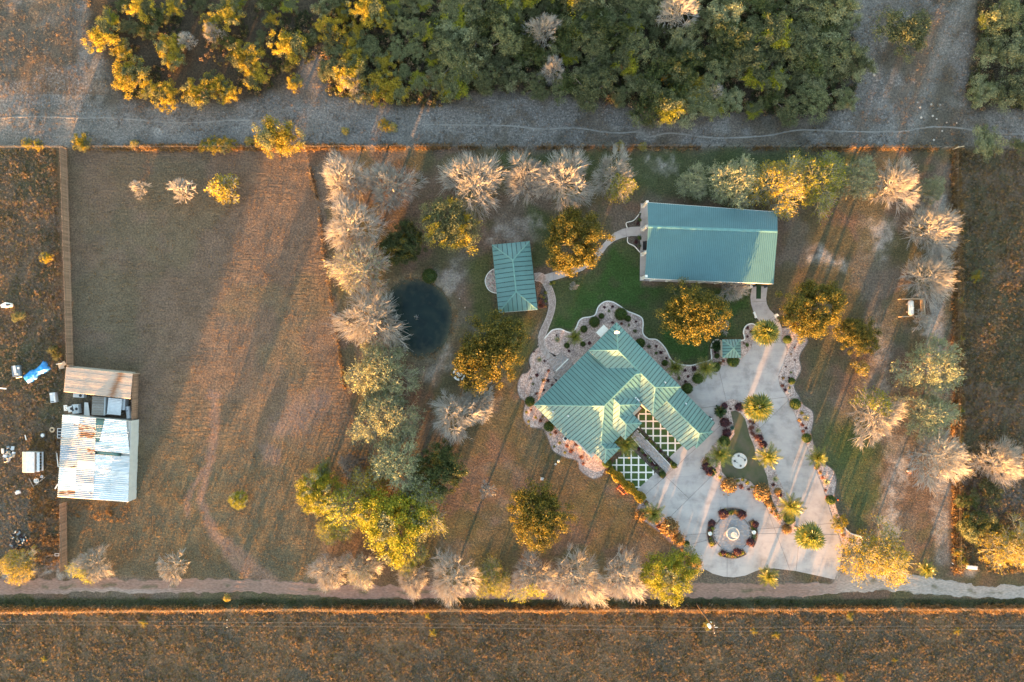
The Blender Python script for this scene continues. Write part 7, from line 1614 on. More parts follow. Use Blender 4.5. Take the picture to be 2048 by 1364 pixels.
# ------------------------------------------------------------------ west lot: fence, junk, hutch, tarp
BOARD = MB(); BOARD.box((0, 0, .98), (.03, .175, 1.96)); BOARD_ME = BOARD.mesh('board', M['wood']); 
RAILH = 1.98
def board_fence(name, pts, label, step=.19):
    P = [W(x, y) for x, y in pts]; f = empty(name, P[0]); tag(f, label, 'fence'); n = 0
    for a, b in zip(P[:-1], P[1:]):
        d = b - a; L = d.length; d.normalize(); rz = math.atan2(d.y, d.x) - math.pi / 2; k = int(L / step)
        for i in range(k):
            q = a + d * (i + .5) * step - P[0]; o = obj('board', BOARD_ME, f, (q.x + R.uniform(-.008, .008), q.y, R.uniform(-.05, .03)), rz); n += 1
        for z in (.4, 1.6):
            mb = MB(); nn = Vector((d.y, -d.x, 0)) * -.05; mb.box((a + b) / 2 - P[0] + nn + Vector((0, 0, z)), (L, .05, .09), math.atan2(d.y, d.x)); mb.build('rail', M['wood'], f)
        for i in range(int(L / 2.4) + 1):
            q = a + d * min(L, i * 2.4) - P[0]; mb = MB(); mb.box((q.x - .09, q.y, .95), (.1, .1, 1.9)); mb.build('post', M['greywood'], f)
    return f
board_fence('board_fence', [(134, 300), (147.5, 735), (147, 784)], 'long brown board fence on the west side of the mown field', .175)
board_fence('board_fence', [(134, 1004), (134.5, 1138)], 'short brown board fence between tin shed and dirt road', .15)
board_fence('board_fence', [(277, 746), (275, 838)], 'brown board fence on the east side of the junk yard', .17)
def junk():
    def unit(x, y, z, rz, lab, w=1.0, d=.75, h=.85, fan=True):
        p = W(x, y, h); o = empty('air_conditioner', (p.x, p.y, z), rz); tag(o, lab, 'air conditioner'); mb = MB(); mb.box((0, 0, h / 2), (w, d, h)); mb.build('case', M['whitewall'], o)
        mb = MB(); mb.lathe([(.24, h), (.26, h + .02), (.001, h + .025)], (w * .18, 0, 0), 14); mb.build('fan_guard', M['dark'], o)
    unit(157, 791, 0, -.05, 'scrap air conditioner with a round black fan under the lean-to', 1.9, .7)
    unit(141, 818, 0, .3, 'scrap white machine with a round fan lying next to the tin shed', 1.0, 1.0)
    unit(150.5, 818, 0, .08, 'larger scrap air conditioner between the machine and the white beams', 1.1, 1.6)
    p = W(130.5, 816, .6); o = empty('punched_plate', (p.x, p.y, .0), .1); tag(o, 'small white scrap panel with holes at the corner of the tin shed', 'metal plate'); mb = MB(); mb.box((0, 0, .5), (.6, 1.0, .08)); mb.build('plate', M['white'], o)
    for k in range(3): mb = MB(); mb.lathe([(.07, .541), (.001, .545)], (.1 - .12 * (k % 2), -.3 + .25 * k, 0), 8); mb.build('hole', M['dark'], o)
    mb = MB(); mb.box((0, 0, .23), (.4, .8, .46)); mb.build('stand', M['greywood'], o)
    for i, (x, w) in enumerate(((169, .3), (172, .25), (175.5, .28), (178, .2))):
        p = W(x, 818, .5); o = empty('white_beam', (p.x, p.y, .2 + .12 * i), 1.55 + .05 * i); tag(o, 'white scrap beam leaning in the junk yard beside the planked crate', 'beam', 'white beams in the junk yard'); mb = MB(); mb.box((0, 0, .1), (2.3, w, .1)); mb.build('bar', M['white'], o)
    p = W(197, 812, 1.6); o = empty('planked_crate', (p.x, p.y, 0), -.05); tag(o, 'big grey planked crate with a pale side in the junk yard', 'crate'); 
    for k in range(7): mb = MB(); mb.box((-.1, -1.35 + k * .46, 1.6), (2.05, .42, .06)); mb.build('plank', M['greywood'], o)
    mb = MB(); mb.box((0, 0, .78), (2.2, 3.2, 1.55)); mb.build('side_panel', M['whitewall'], o)
    p = W(229, 813, 1.5); o = empty('tin_cover', (p.x, p.y, 0), -.1); tag(o, 'flat grey corrugated cover on posts in the junk yard', 'cover'); corrugated(o, (0, 0, 1.5), (0, 1, 0), (1, 0, 0), 2.9, 2.4, M['steel'], .025, .25)
    for x in (-1, 1):
        for y in (-1.2, 1.2): mb = MB(); mb.box((x, y, .73), (.09, .09, 1.46)); mb.build('post', M['greywood'], o)
    p = W(255, 825, .8); o = empty('water_tank', (p.x, p.y, .0), .12); tag(o, 'pale blue round barrel lying against the board fence of the junk yard', 'barrel'); mb = MB(); mb.lathe([(.3, -1.1), (.42, -1.05), (.42, -.4), (.45, -.36), (.42, -.32), (.42, .4), (.45, .44), (.42, .48), (.42, 1.05), (.3, 1.1)], n=16); mb.v = [(x, z, y + .45) for x, y, z in mb.v]; mb.f = [tuple(reversed(f)) for f in mb.f]; mb.build('barrel_body', M['steel'], o)
    mb = MB(); mb.lathe([(.09, 0), (.09, .06), (.001, .06)], (0, .3, .88), 8); mb.build('cap', M['dark'], o)
    p = W(247, 808, .8); o = empty('scrap_cabinet', (p.x, p.y, 0), -.1); tag(o, 'blue grey scrap cabinet between the cover and the barrel', 'cabinet'); mb = MB(); mb.box((0, 0, .6), (.9, 2.0, 1.2)); mb.build('case', M['steel'], o); mb = MB(); mb.box((0, .2, 1.22), (.5, .8, .05)); mb.build('lid', M['whitewall'], o)
    # beyond the fence
    p = W(107, 795, .5); o = empty('scrap_appliance', (p.x, p.y, 0), .12); tag(o, 'white boxy scrap appliance standing in weeds west of the lean-to', 'appliance'); mb = MB(); mb.box((0, 0, .35), (.95, 1.75, .7)); mb.build('case', M['steel'], o); mb = MB(); mb.box((.3, -.2, .72), (.18, 1.0, .05)); mb.box((-.2, .65, .72), (.5, .3, .06)); mb.build('lid', M['white'], o); mb = MB(); mb.box((-.1, -.7, .71), (.6, .12, .05)); mb.build('vent', M['dark'], o)
    p = W(33, 742, .5); o = empty('scrap_machine', (p.x, p.y, 0), .1); tag(o, 'grey scrap machine with a white bar on top west of the blue tarp', 'machine'); mb = MB(); mb.box((0, 0, .35), (1.3, 1.9, .7), tilt=(0, .1)); mb.build('body', M['bluegrey'], o); mb = MB(); mb.box((-.1, .3, .75), (.35, 1.3, .12), .08); mb.box((.1, -.55, .75), (.6, .18, .1)); mb.build('bar', M['white'], o)
    mb = MB(); mb.tube((-.8, .6, .3), (-.3, -1.2, .3), .05); mb.tube((-.3, -1.2, .3), (.7, -1.1, .3), .05); mb.build('frame', M['steel'], o); mb = MB(); mb.lathe([(.17, .6), (.17, .8), (.001, .85)], (.55, .5, 0), 12); mb.build('knob', M['white'], o)
    # tarp over a heap
    st = [(83, 750), (69, 763), (57, 770), (47, 757), (46, 752), (60, 740), (70, 738), (80, 729), (86, 721), (95, 723), (97, 731), (105, 737), (97, 744), (90, 748)]
    poly = P2(st); c = W(73, 746); rng = np.random.default_rng(5)
    xs = np.arange(-2.9, 2.9, .12); X, Y = np.meshgrid(xs, xs); x = X.ravel() + c.x; y = Y.ravel() + c.y; ins = inside(x, y, poly); d = polydist(x, y, poly, True)
    z = .12 + .62 * sstep(0, .7, d) + .22 * (fbm(x, y, .9, 3) - .5) + .16 * np.abs(fbm(x * 1.0 + y * .6, y - x * .6, .5, 8, 3) - .5)
    n = len(xs); ix = np.arange(n * n).reshape(n, n); Q = np.stack([ix[:-1, :-1].ravel(), ix[:-1, 1:].ravel(), ix[1:, 1:].ravel(), ix[1:, :-1].ravel()], 1); Q = Q[ins[Q].all(1)]
    z = np.where(d < .16, z * .3, z)
    use = np.unique(Q); remap = -np.ones(n * n, int); remap[use] = np.arange(len(use)); V = np.stack([x[use], y[use], z[use]], 1)
    o = empty('blue_tarp', (0, 0, 0)); tag(o, 'bright blue tarp draped over a heap in the weedy west lot', 'tarp'); obj('tarp_sheet', npmesh('tarp_sheet', V, remap[Q], [surf('blue_tarp', (0.030, 0.30, 0.72), (0.02, 0.22, 0.58), scale=1.5, rough=.4)], smooth=True), o)
    t = W(70, 755, .7); mb = MB(); mb.lathe([(.38, 0), (.36, .10), (.22, .20), (.001, .22)], (t.x, t.y, .58), 14); mb.build('weight', surf('pale_blue_plastic', (0.25, 0.52, 0.75), scale=2, rough=.4), o)
    # hutch
    p = W(62, 924, 1.2); h = empty('animal_hutch', (p.x, p.y, 0), 0); tag(h, 'small ribbed tin roofed hutch with an open slatted side in the west lot', 'hutch')
    corrugated(h, (-1.15, 0, 1.3), (0, 1, 0), (.94, 0, .34), 3.6, .85, M['pinktin'], .02, .24); corrugated(h, (.02, 0, 1.45), (0, 1, 0), (1, 0, 0), 3.6, 1.5, M['bluetin'], .012, .2); corrugated(h, (1.3, 0, 1.28), (0, 1, 0), (.9, 0, -.4), 3.4, .42, M['steel'], .015, .2)
    mb = MB(); mb.box((-.3, 0, .62), (2.1, 3.4, 1.24)); mb.build('wall', M['tinwall'], h)
    for k in range(7): mb = MB(); mb.box((1.05, -1.55 + .52 * k, .6), (.5, .06, 1.1)); mb.build('slat', M['steel'], h)
    mb = MB(); mb.box((1.5, 0, .45), (.3, 3.3, .06)); mb.build('shelf', M['steel'], h)
    # window frame, ring, bucket, boards, poles
    p = W(119.5, 866.5, .6); o = empty('window_frame', (p.x, p.y, .02), -.02); tag(o, 'grey ladder like window frame leaning at the west wall of the tin shed', 'frame'); mb = MB()
    for x in (-.4, .4): mb.box((x, 0, .55), (.08, 1.75, .08))
    for y in (-.83, -.28, .28, .83): mb.box((0, y, .55), (.8, .08, .08))
    mb.build('bars', M['steel'], o); mb = MB(); mb.box((.02, 0, .27), (.8, 1.7, .5)); mb.build('box', M['dark'], o)
    p = W(104.5, 859.5, .15); o = empty('old_tyre', (p.x, p.y, .05)); tag(o, 'pale ring shaped tyre lying in the weeds by the window frame', 'tyre'); mb = MB(); mb.lathe([(.24, 0), (.44, 0), (.50, .1), (.44, .2), (.24, .2), (.22, .1), (.24, 0)], n=20); mb.build('ring', M['palewood'], o); mb = MB(); mb.lathe([(.18, .05), (.001, .06)], n=12); mb.build('hub', M['dark'], o)
    p = W(86, 870.5, .3); o = empty('round_bin', (p.x, p.y, .0)); tag(o, 'small round blue rimmed bin with a pale lid in the weeds', 'bin'); mb = MB(); mb.lathe([(.30, 0), (.38, .4), (.40, .42), (.38, .44)], n=16); mb.build('bin_body', M['bluegrey'], o); mb = MB(); mb.lathe([(.3, .42), (.2, .5), (.001, .52)], n=14); mb.build('lid', M['white'], o)
    for x0, y0, x1, y1, w, lab in ((-3, 776, 13, 777.5, .22, 'white plank lying at the west picture edge'), (50, 870, 52.5, 880, .14, 'thin pale plank standing out of the weeds'), (113, 906, 117, 934, .16, 'white plank leaning at the west wall of the tin shed, upper one'), (110, 978, 116, 968, .22, 'short white plank by the south west shed corner'), (58, 957, 68, 975, .12, 'grey pole lying south of the hutch'), (71, 969, 91, 954, .12, 'pale pole crossing the grey pole south of the hutch'), (66, 972, 78, 967, .07, 'thin bent rod south of the hutch'), (112, 903, 113.5, 918, .10, 'thin grey plank on the shed wall'), (91, 1113, 112, 1109, .06, 'thin yellow stick in front of the board fence')):
        a, b = W(x0, y0, .3), W(x1, y1, .35); o = empty('plank', (a.x, a.y, .25)); tag(o, lab, 'plank'); mb = MB(); d = b - a; mb.box((d.x / 2, d.y / 2, .08), (d.length, w, .07), math.atan2(d.y, d.x), tilt=(0, -.06)); mb.build('board', M['white'] if w > .13 else M['greywood'], o)
    p = W(73, 961.5, .3); o = empty('white_tub', (p.x, p.y, .05), .2); tag(o, 'white tub between the crossed poles south of the hutch', 'tub'); mb = MB(); mb.lathe([(.3, 0), (.42, .3), (.45, .32), (.38, .3), (.26, .06), (.001, .05)], n=14); mb.build('shell', M['white'], o); mb = MB(); mb.box((0, .38, .3), (.2, .12, .05)); mb.build('handle', M['dark'], o)
    p = W(84, 953, .3); o = empty('scrap_bucket', (p.x, p.y, .0)); tag(o, 'grey bucket at the south east corner of the hutch', 'bucket'); mb = MB(); mb.lathe([(.18, 0), (.26, .38), (.28, .4), (.24, .38), (.001, .2)], n=12); mb.build('shell', M['steel'], o)
    p = W(36, 985, .2); o = empty('scrap_sheet', (p.x, p.y, .12), .3); tag(o, 'crumpled grey sheet south west of the hutch', 'sheet'); mb = MB(); mb.box((0, 0, .1), (.9, .55, .05), tilt=(.15, .1)); mb.box((.1, .25, .2), (.5, .3, .04), tilt=(-.4, .2)); mb.build('panel', M['steel'], o)
    p = W(125.5, 732, .5); o = empty('scrap_gate', (p.x, p.y, .0), .2); tag(o, 'pale broken panel where fence and lean-to meet', 'panel'); mb = MB(); mb.box((-.2, 0, .6), (.95, .9, .05), tilt=(.1, .05)); mb.box((.45, .4, .7), (.5, .7, .05), .4); mb.build('sheet', M['greypanel'], o); mb = MB(); mb.box((-.4, .5, .68), (1.1, .1, .06)); mb.build('bar', M['white'], o); mb = MB(); mb.box((0, 0, .3), (.1, .1, .6)); mb.build('post', M['greywood'], o)
    p = W(12, 610, .7); o = empty('white_cart', (p.x, p.y, .05), -.05); tag(o, 'white wedge shaped cart shell with a dark cockpit in the west weeds', 'cart'); mb = MB()
    q = [(-1.05, -.02), (-.25, .48), (.75, .36), (.95, .1), (.55, -.28), (-.2, -.5), (-.85, -.5)]; mb.prism(q, .15, .62); mb.build('shell', M['white'], o); mb = MB(); mb.prism([(-.1, .18), (.7, .2), (.75, .0), (.1, -.12)], .5, .66); mb.build('cockpit', M['dark'], o); mb = MB(); mb.lathe([(.2, .5), (.22, .68), (.12, .76), (.001, .77)], (.98, -.1, 0), 12); mb.build('headlight', M['white'], o)
    # scrap heap and burnt heap: every piece its own object
    for i in range(26):
        x, y = 20 + br.gauss(0, 7), 908 + br.gauss(0, 7); p = W(x, y); o = empty('scrap_piece', (p.x, p.y, .1 + .2 * br.random()), br.uniform(0, 3)); tag(o, 'crumpled grey metal scrap in the heap west of the hutch', 'scrap', 'scrap metal heap west of the hutch'); mb = MB(); mb.box((0, 0, 0), (br.uniform(.25, .9), br.uniform(.15, .6), br.uniform(.05, .25)), 0, tilt=(br.uniform(-.5, .5), br.uniform(-.5, .5))); mb.build('sheet', br.choice([M['steel'], M['bluegrey'], M['bluegrey'], M['dark'], M['bluegrey'], M['greypanel']]), o)
    for i in range(70):
        a, r = br.uniform(0, 6.28), 20 * math.sqrt(br.random()); x, y = 38 + r * .85 * math.cos(a), 1082 + r * math.sin(a); p = W(x, y); mt = br.choices(['dark', 'dark', 'white', 'bark', 'oldorange', 'bluegrey', 'plumcore'], [6, 4, 2, 4, 2 if y > 1080 else 0, 2, 3])[0]
        o = empty('debris_piece', (p.x, p.y, .08 + .3 * br.random() * (1 - r / 22)), br.uniform(0, 3)); tag(o, f'{"charred black" if mt in ("dark", "plumcore") else "pale" if mt == "white" else "rusty brown" if mt in ("bark", "oldorange") else "blue grey"} fragment of the burnt rubbish heap by the roadside tree', 'debris', 'burnt rubbish heap'); mb = MB(); mb.box((0, 0, 0), (br.uniform(.2, .8), br.uniform(.1, .45), br.uniform(.05, .2)), 0, tilt=(br.uniform(-.6, .6), br.uniform(-.6, .6))); mb.build('fragment', M[mt], o)
    p = W(64, 1106, .3); o = empty('plywood_sheet', (p.x, p.y, .15), -.75); tag(o, 'grey plywood rectangle beside the burnt heap', 'board'); mb = MB(); mb.box((0, 0, .05), (1.05, 1.3, .05), tilt=(.05, .03)); mb.build('sheet', M['greypanel'], o)
    p = W(114, 1109.5, .4); o = empty('square_frame', (p.x, p.y, .1)); tag(o, 'small pale square frame against the lower board fence', 'frame'); mb = MB()
    for dx, dy, sx, sy in ((0, .2, .75, .06), (0, -.2, .75, .06), (.35, 0, .06, .35), (-.35, 0, .06, .35)): mb.box((dx, dy, .3), (sx, sy, .08))
    mb.build('bars', M['whitewall'], o)
M['bluegrey'] = surf('blue_grey_metal', (0.22, 0.26, 0.31), (0.14, 0.17, 0.21), scale=3, rough=.5); M['pinktin'] = surf('pinkish_ribbed_tin', (0.60, 0.55, 0.52), scale=2, rough=.5); M['bluetin'] = surf('pale_blue_sheet', (0.48, 0.58, 0.70), scale=2, rough=.45); M['greypanel'] = surf('grey_plywood', (0.32, 0.30, 0.25), (0.22, 0.21, 0.18), scale=3, rough=.8); M['oldorange'] = surf('rusty_orange', (0.40, 0.16, 0.06), (0.26, 0.10, 0.05), scale=5, rough=.8)
junk()

# ------------------------------------------------------------------ wire fences and power line
POSTM = MB(); POSTM.lathe([(.055, -.2), (.055, 1.28), (.03, 1.32), (.001, 1.33)], n=6); POST_ME = POSTM.mesh('post', M['bark']); 
POSTD = MB(); POSTD.lathe([(.075, -.2), (.075, 1.45), (.03, 1.5), (.001, 1.5)], n=6); POSTD_ME = POSTD.mesh('post', surf('dark_post', (0.09, 0.07, 0.06), scale=4, rough=.9))
M['wire'] = surf('fence_wire', (0.30, 0.26, 0.22), scale=4, rough=.6)
def wire_fence(pts, step, label, me, wires=(.35, .75, 1.15)):
    P = [W(x, y) for x, y in pts]; f = empty('wire_fence', P[0]); tag(f, label, 'fence')
    heads = []
    for a, b in zip(P[:-1], P[1:]):
        L = (b - a).length; k = max(1, int(L / step))
        for i in range(k + (b is P[-1])):
            q = a.lerp(b, i / k); q.z = ground_at(q.x, q.y); heads.append(q); o = obj('post', me, f, q - P[0], R.uniform(0, 3)); o.rotation_euler.x = R.uniform(-.05, .05)
    for z in wires:
        mb = MB(); mb.path([q - P[0] + Vector((0, 0, z)) for q in heads], .011, 3); mb.build('wire', M['wire'], f)
wire_fence([(-20, 296), (600, 296), (1024, 293), (1536, 294), (1908, 297)], 2.62, 'long wire fence with dark posts along the north boundary', POSTD_ME)
wire_fence([(1908, 297), (1912, 640), (1914, 1140)], 3.6, 'wire fence along the weedy east lot', POST_ME)
wire_fence([(-20, 1222), (500, 1216), (1024, 1218), (1400, 1216), (2060, 1215)], 3.0, 'long wire fence along the ditch south of the dirt road', POST_ME)
wire_fence([(612, 299), (634, 400), (650, 520), (668, 640), (688, 778), (700, 830)], 3.2, 'wire fence between the mown field and the garden trees', POST_ME)
tp = W(1905, 299); o = empty('corner_brace', (tp.x, tp.y, 0)); tag(o, 'pale wooden corner brace at the north east fence corner', 'fence brace'); mb = MB(); mb.lathe([(.12, -.2), (.12, 1.7), (.001, 1.75)], n=8); mb.build('post', M['palewood'], o); mb = MB(); mb.tube((0, 0, 1.2), (1.2, .25, 1.25), .09); mb.build('rail', M['palewood'], o)
def pole(base, h, label, transformer):
    b = W(*base); o = empty('utility_pole', b); tag(o, label, 'utility pole'); mb = MB(); mb.tube((0, 0, -.3), (0, 0, h), .15, .10, 10); mb.build('shaft', M['polewood'], o)
    mb = MB(); mb.box((0, .0, h - .35), (.10, 1.5, .12)); mb.build('crossarm', M['polewood'], o)
    for y in (-.62, .62): mb = MB(); mb.lathe([(.05, 0), (.07, .08), (.03, .16), (.001, .18)], (0, y, h - .29), 8); mb.build('insulator', M['white'], o)
    if transformer:
        mb = MB(); mb.lathe([(.05, -.45), (.27, -.42), (.27, .38), (.20, .44), (.001, .46)], (-.42, -.05, h - 1.6), 14); mb.build('transformer', M['white'], o); mb = MB(); mb.box((.35, .1, h - .7), (.6, .08, .08)); mb.build('bracket', M['white'], o); mb = MB(); mb.box((.14, .12, h - 2.6), (.12, .16, .3)); mb.build('fuse_box', M['white'], o)
    return b + Vector((0, 0, h))
M['polewood'] = surf('pole_wood', (0.13, 0.085, 0.06), (0.08, 0.055, 0.04), scale=3, rough=.9, stretch=(1, 1, .1))
t1 = pole((1393.5, 1208), 10.7, 'leaning looking utility pole with a white transformer south of the dirt road', True)
t2 = pole((490, 1211.5), 7.8, 'plain dark utility pole south of the mown field', False)
for k, dy in enumerate((-.30, .30)):
    o = empty('power_line', (t2.x, t2.y, t2.z)); tag(o, ['northern of the two thin wires', 'southern of the two thin wires'][1 - k] + ' strung over the weeds south of the road', 'power line')
    def span(a, b, sag):
        mb = MB(); pts = []
        for i in range(25):
            t = i / 24; q = a.lerp(b, t) - t2; q.z -= 4 * sag * t * (1 - t); q.y += dy; pts.append(q)
        mb.path(pts, .011, 4); mb.build('wire', M['powerwire'] , o)
    M.setdefault('powerwire', surf('power_wire', (0.30, 0.27, 0.25), scale=2, rough=.5))
    span(t2, t1, .35); span(t2 + Vector((-75, 0, 0)), t2, .5); span(t1, t1 + Vector((85, 0, -.5)), .5)

# ------------------------------------------------------------------ grass and weeds nobody could count
kinds_col = bpy.data.collections.new('grass_kinds')
def tuft_mesh(seed, blades, spread, w, mat, lean=.5):
    rng = np.random.default_rng(seed); a = rng.uniform(0, 6.28, blades); r = spread * np.sqrt(rng.random(blades)); B = np.stack([r * np.cos(a), r * np.sin(a), np.full(blades, -.06)], 1)
    az = a + rng.normal(size=blades) * .8; ln = lean * rng.random(blades); H = rng.uniform(.55, 1.05, blades); T = B + np.stack([np.cos(az) * ln, np.sin(az) * ln, H], 1); tw = rng.uniform(0, 3.14, blades)
    s = np.stack([np.cos(tw), np.sin(tw), np.zeros(blades)], 1) * w; mid = B * .45 + T * .55 + np.array([0, 0, .08])
    V = np.stack([B - s * .6, B + s * .6, mid + s, T, mid - s], 1); F = np.arange(5 * blades).reshape(blades, 5)
    return npmesh('tuft', V.reshape(-1, 3), F, [mat])
def weed_mesh(seed, n, mat):
    rng = np.random.default_rng(seed); d = rng.normal(size=(n, 3)); d /= np.linalg.norm(d, axis=1, keepdims=True); C = d * (.25 + .3 * rng.random((n, 1))) * np.array([1, 1, .9]) + np.array([0, 0, .42])
    return quads('weed', C, .14, mat, rng, d * .5, up=.3)
G = dict(straw=leafmat('straw_blade', [(0.14, 0.095, 0.052), (0.22, 0.145, 0.072), (0.31, 0.21, 0.11)], .3, .4), tan=leafmat('tan_weed', [(0.15, 0.102, 0.064), (0.27, 0.175, 0.100), (0.39, 0.26, 0.14)], .3, .45), olive=leafmat('olive_weed', [(0.055, 0.056, 0.024), (0.105, 0.100, 0.042), (0.17, 0.15, 0.06)], .3, .4),
         rustw=leafmat('rusty_weed', [(0.18, 0.105, 0.042), (0.30, 0.175, 0.060), (0.40, 0.25, 0.09)], .3, .4), green=leafmat('green_blade', [(0.032, 0.068, 0.014), (0.058, 0.100, 0.020), (0.10, 0.115, 0.030)], .3, .35), greyw=leafmat('grey_weed', [(0.10, 0.094, 0.088), (0.17, 0.160, 0.148), (0.26, 0.243, 0.225)], .25, .4), dkgreen=leafmat('shrub_green', [(0.018, 0.030, 0.010), (0.042, 0.058, 0.018), (0.075, 0.090, 0.030)], .25, .4))
KC = {}
def kind(key, meshes):
    c = bpy.data.collections.new('kind_' + key)
    for i, me in enumerate(meshes): o = bpy.data.objects.new('grass_kind', me); c.objects.link(o)
    KC[key] = c
kind('straw', [tuft_mesh(1, 11, .22, .035, G['straw']), tuft_mesh(2, 9, .25, .03, G['tan']), tuft_mesh(3, 12, .2, .035, G['straw'], .8), tuft_mesh(4, 9, .2, .03, G['greyw'])])
kind('field', [weed_mesh(31, 14, G['straw']), weed_mesh(32, 14, G['straw']), weed_mesh(33, 13, G['rustw']), tuft_mesh(8, 9, .4, .07, G['tan'], 1.0)])
kind('weeds', [weed_mesh(1, 26, G['tan']), weed_mesh(2, 24, G['rustw']), weed_mesh(3, 26, G['olive']), tuft_mesh(9, 14, .3, .04, G['straw'], .7), weed_mesh(4, 24, G['tan']), weed_mesh(5, 26, G['olive']), tuft_mesh(10, 14, .3, .035, G['greyw'], .7), weed_mesh(6, 22, G['greyw'])])
kind('weedsw', [weed_mesh(41, 26, G['tan']), weed_mesh(42, 26, G['olive']), weed_mesh(43, 26, G['greyw']), tuft_mesh(44, 14, .3, .035, G['greyw'], .7), weed_mesh(45, 26, G['olive']), weed_mesh(46, 26, G['tan'])])
kind('rusty', [tuft_mesh(11, 14, .3, .04, G['rustw'], .6), weed_mesh(7, 24, G['rustw']), tuft_mesh(12, 14, .3, .04, G['straw'], .6), weed_mesh(8, 24, G['tan'])])
kind('green', [tuft_mesh(13, 10, .35, .03, G['green'], .8), tuft_mesh(14, 10, .35, .03, G['green'], .8), tuft_mesh(15, 9, .35, .03, G['olive'], .8)])
kind('yard', [weed_mesh(34, 12, G['greyw']), weed_mesh(35, 12, G['straw']), weed_mesh(36, 12, G['olive']), tuft_mesh(18, 9, .35, .03, G['rustw'], .9), tuft_mesh(19, 8, .35, .03, G['tan'], .9)])
kind('grey', [tuft_mesh(20, 10, .3, .03, G['greyw'], .8), tuft_mesh(21, 9, .3, .03, G['tan'], .8), weed_mesh(9, 18, G['greyw']), tuft_mesh(22, 9, .3, .03, G['greyw'], .8), weed_mesh(10, 18, G['tan'])])
kind('under', [weed_mesh(11, 34, G['dkgreen']), weed_mesh(12, 34, G['dkgreen']), weed_mesh(13, 30, G['olive']), weed_mesh(14, 26, G['tan'])])
def stuff(name, key, px, py, sc, label, zadd=0.0, cat='grass'):
    x = (px - 1024) * K; y = (682 - py) * K; z = ground_z(x, y) + zadd; n = len(px)
    me = bpy.data.meshes.new(name); me.vertices.add(n); me.vertices.foreach_set('co', np.stack([x, y, z], 1).astype(np.float32).ravel())
    a = me.attributes.new('sc', 'FLOAT', 'POINT'); a.data.foreach_set('value', sc.astype(np.float32)); a = me.attributes.new('rz', 'FLOAT', 'POINT'); a.data.foreach_set('value', NP.uniform(0, 6.28, n).astype(np.float32))
    o = obj(name, me); tag(o, label, cat, kind='stuff')
    ng = bpy.data.node_groups.new('spread_' + name, 'GeometryNodeTree'); ng.interface.new_socket('Geometry', in_out='INPUT', socket_type='NodeSocketGeometry'); ng.interface.new_socket('Geometry', in_out='OUTPUT', socket_type='NodeSocketGeometry')
    N, L = ng.nodes, ng.links; gi = N.new('NodeGroupInput'); go = N.new('NodeGroupOutput'); ip = N.new('GeometryNodeInstanceOnPoints'); ci = N.new('GeometryNodeCollectionInfo'); ci.inputs['Collection'].default_value = KC[key]; ci.inputs['Separate Children'].default_value = True; ci.inputs['Reset Children'].default_value = True
    s = N.new('GeometryNodeInputNamedAttribute'); s.data_type = 'FLOAT'; s.inputs['Name'].default_value = 'sc'; r = N.new('GeometryNodeInputNamedAttribute'); r.data_type = 'FLOAT'; r.inputs['Name'].default_value = 'rz'; cx = N.new('ShaderNodeCombineXYZ')
    L.new(gi.outputs[0], ip.inputs['Points']); L.new(ci.outputs[0], ip.inputs['Instance']); ip.inputs['Pick Instance'].default_value = True; L.new(r.outputs['Attribute'], cx.inputs['Z']); L.new(cx.outputs[0], ip.inputs['Rotation']); L.new(s.outputs['Attribute'], ip.inputs['Scale']); L.new(ip.outputs[0], go.inputs[0])
    md = o.modifiers.new('spread', 'NODES'); md.node_group = ng; return o
HARD = [DRIVE, WALK_BARN, WALK_PAVER, TERRACE, BED_N, BED_W, BED_E, BED_S, BED_PAV_W, BED_PAV_E, BED_BARN, BED_BARN2, CK1, CK2, ENTRY, PLANT1, PLANT2, HOUSE_PX, BARN_PX, POND, [(990,495),(1055,488),(1068,616),(1000,620)], [(120,830),(272,842),(266,1002),(117,995)], [(44,900),(80,900),(80,948),(44,948)]]
def spread(poly, dens, smin, smax, clump=0.0, cscale=2.0, avoid=True, seed=1, power=1.0):
    rng = np.random.default_rng(seed); P = np.array(poly); lo, hi = P.min(0), P.max(0); n = int(dens * (hi[0] - lo[0]) * (hi[1] - lo[1]) * K * K)
    x = rng.uniform(lo[0], hi[0], n); y = rng.uniform(lo[1], hi[1], n); k = inside(x, y, poly); x, y = x[k], y[k]
    if clump: f = fbm(x * K, y * K, cscale, seed + 40, 3); keep = rng.random(len(x)) < np.clip((f - .5) * clump * 4 + .5, 0, 1); x, y = x[keep], y[keep]
    if avoid:
        m = np.zeros(len(x), bool)
        for q in HARD: m |= inside(x, y, q)
        m |= inside(x, y, ROAD); x, y = x[~m], y[~m]
    f = fbm(x * K, y * K, 1.6, seed + 80, 3)
    s = smin + (smax - smin) * np.clip(rng.random(len(x)) ** power * .6 + (f - .3) * .9, 0, 1)
    return x, y, s
S_FIELD = [(-40,1222),(2090,1219),(2090,1400),(-40,1400)]
x, y, s = spread(S_FIELD, 30, .13, .50, .25, 1.0, seed=2); stuff('dry_weeds', 'weeds', x, y, s, 'dense tawny weeds filling the field south of the road')
x, y, s = spread([(-40, 298), (112, 298), (128, 734), (112, 1003), (112, 1140), (-40, 1150)], 28, .13, .46, .25, 1.0, seed=3); stuff('dry_weeds', 'weedsw', x, y, s, 'dense brown weeds filling the lot west of the board fence')
x, y, s = spread([(1918, 300), (2090, 300), (2090, 1140), (1990, 1148), (1918, 1136)], 28, .14, .54, .25, 1.0, seed=4); stuff('dry_weeds', 'weeds', x, y, s, 'dense brown weeds filling the lot east of the wire fence')
x, y, s = spread(FIELD, 14, .07, .20, .5, 1.2, seed=5)
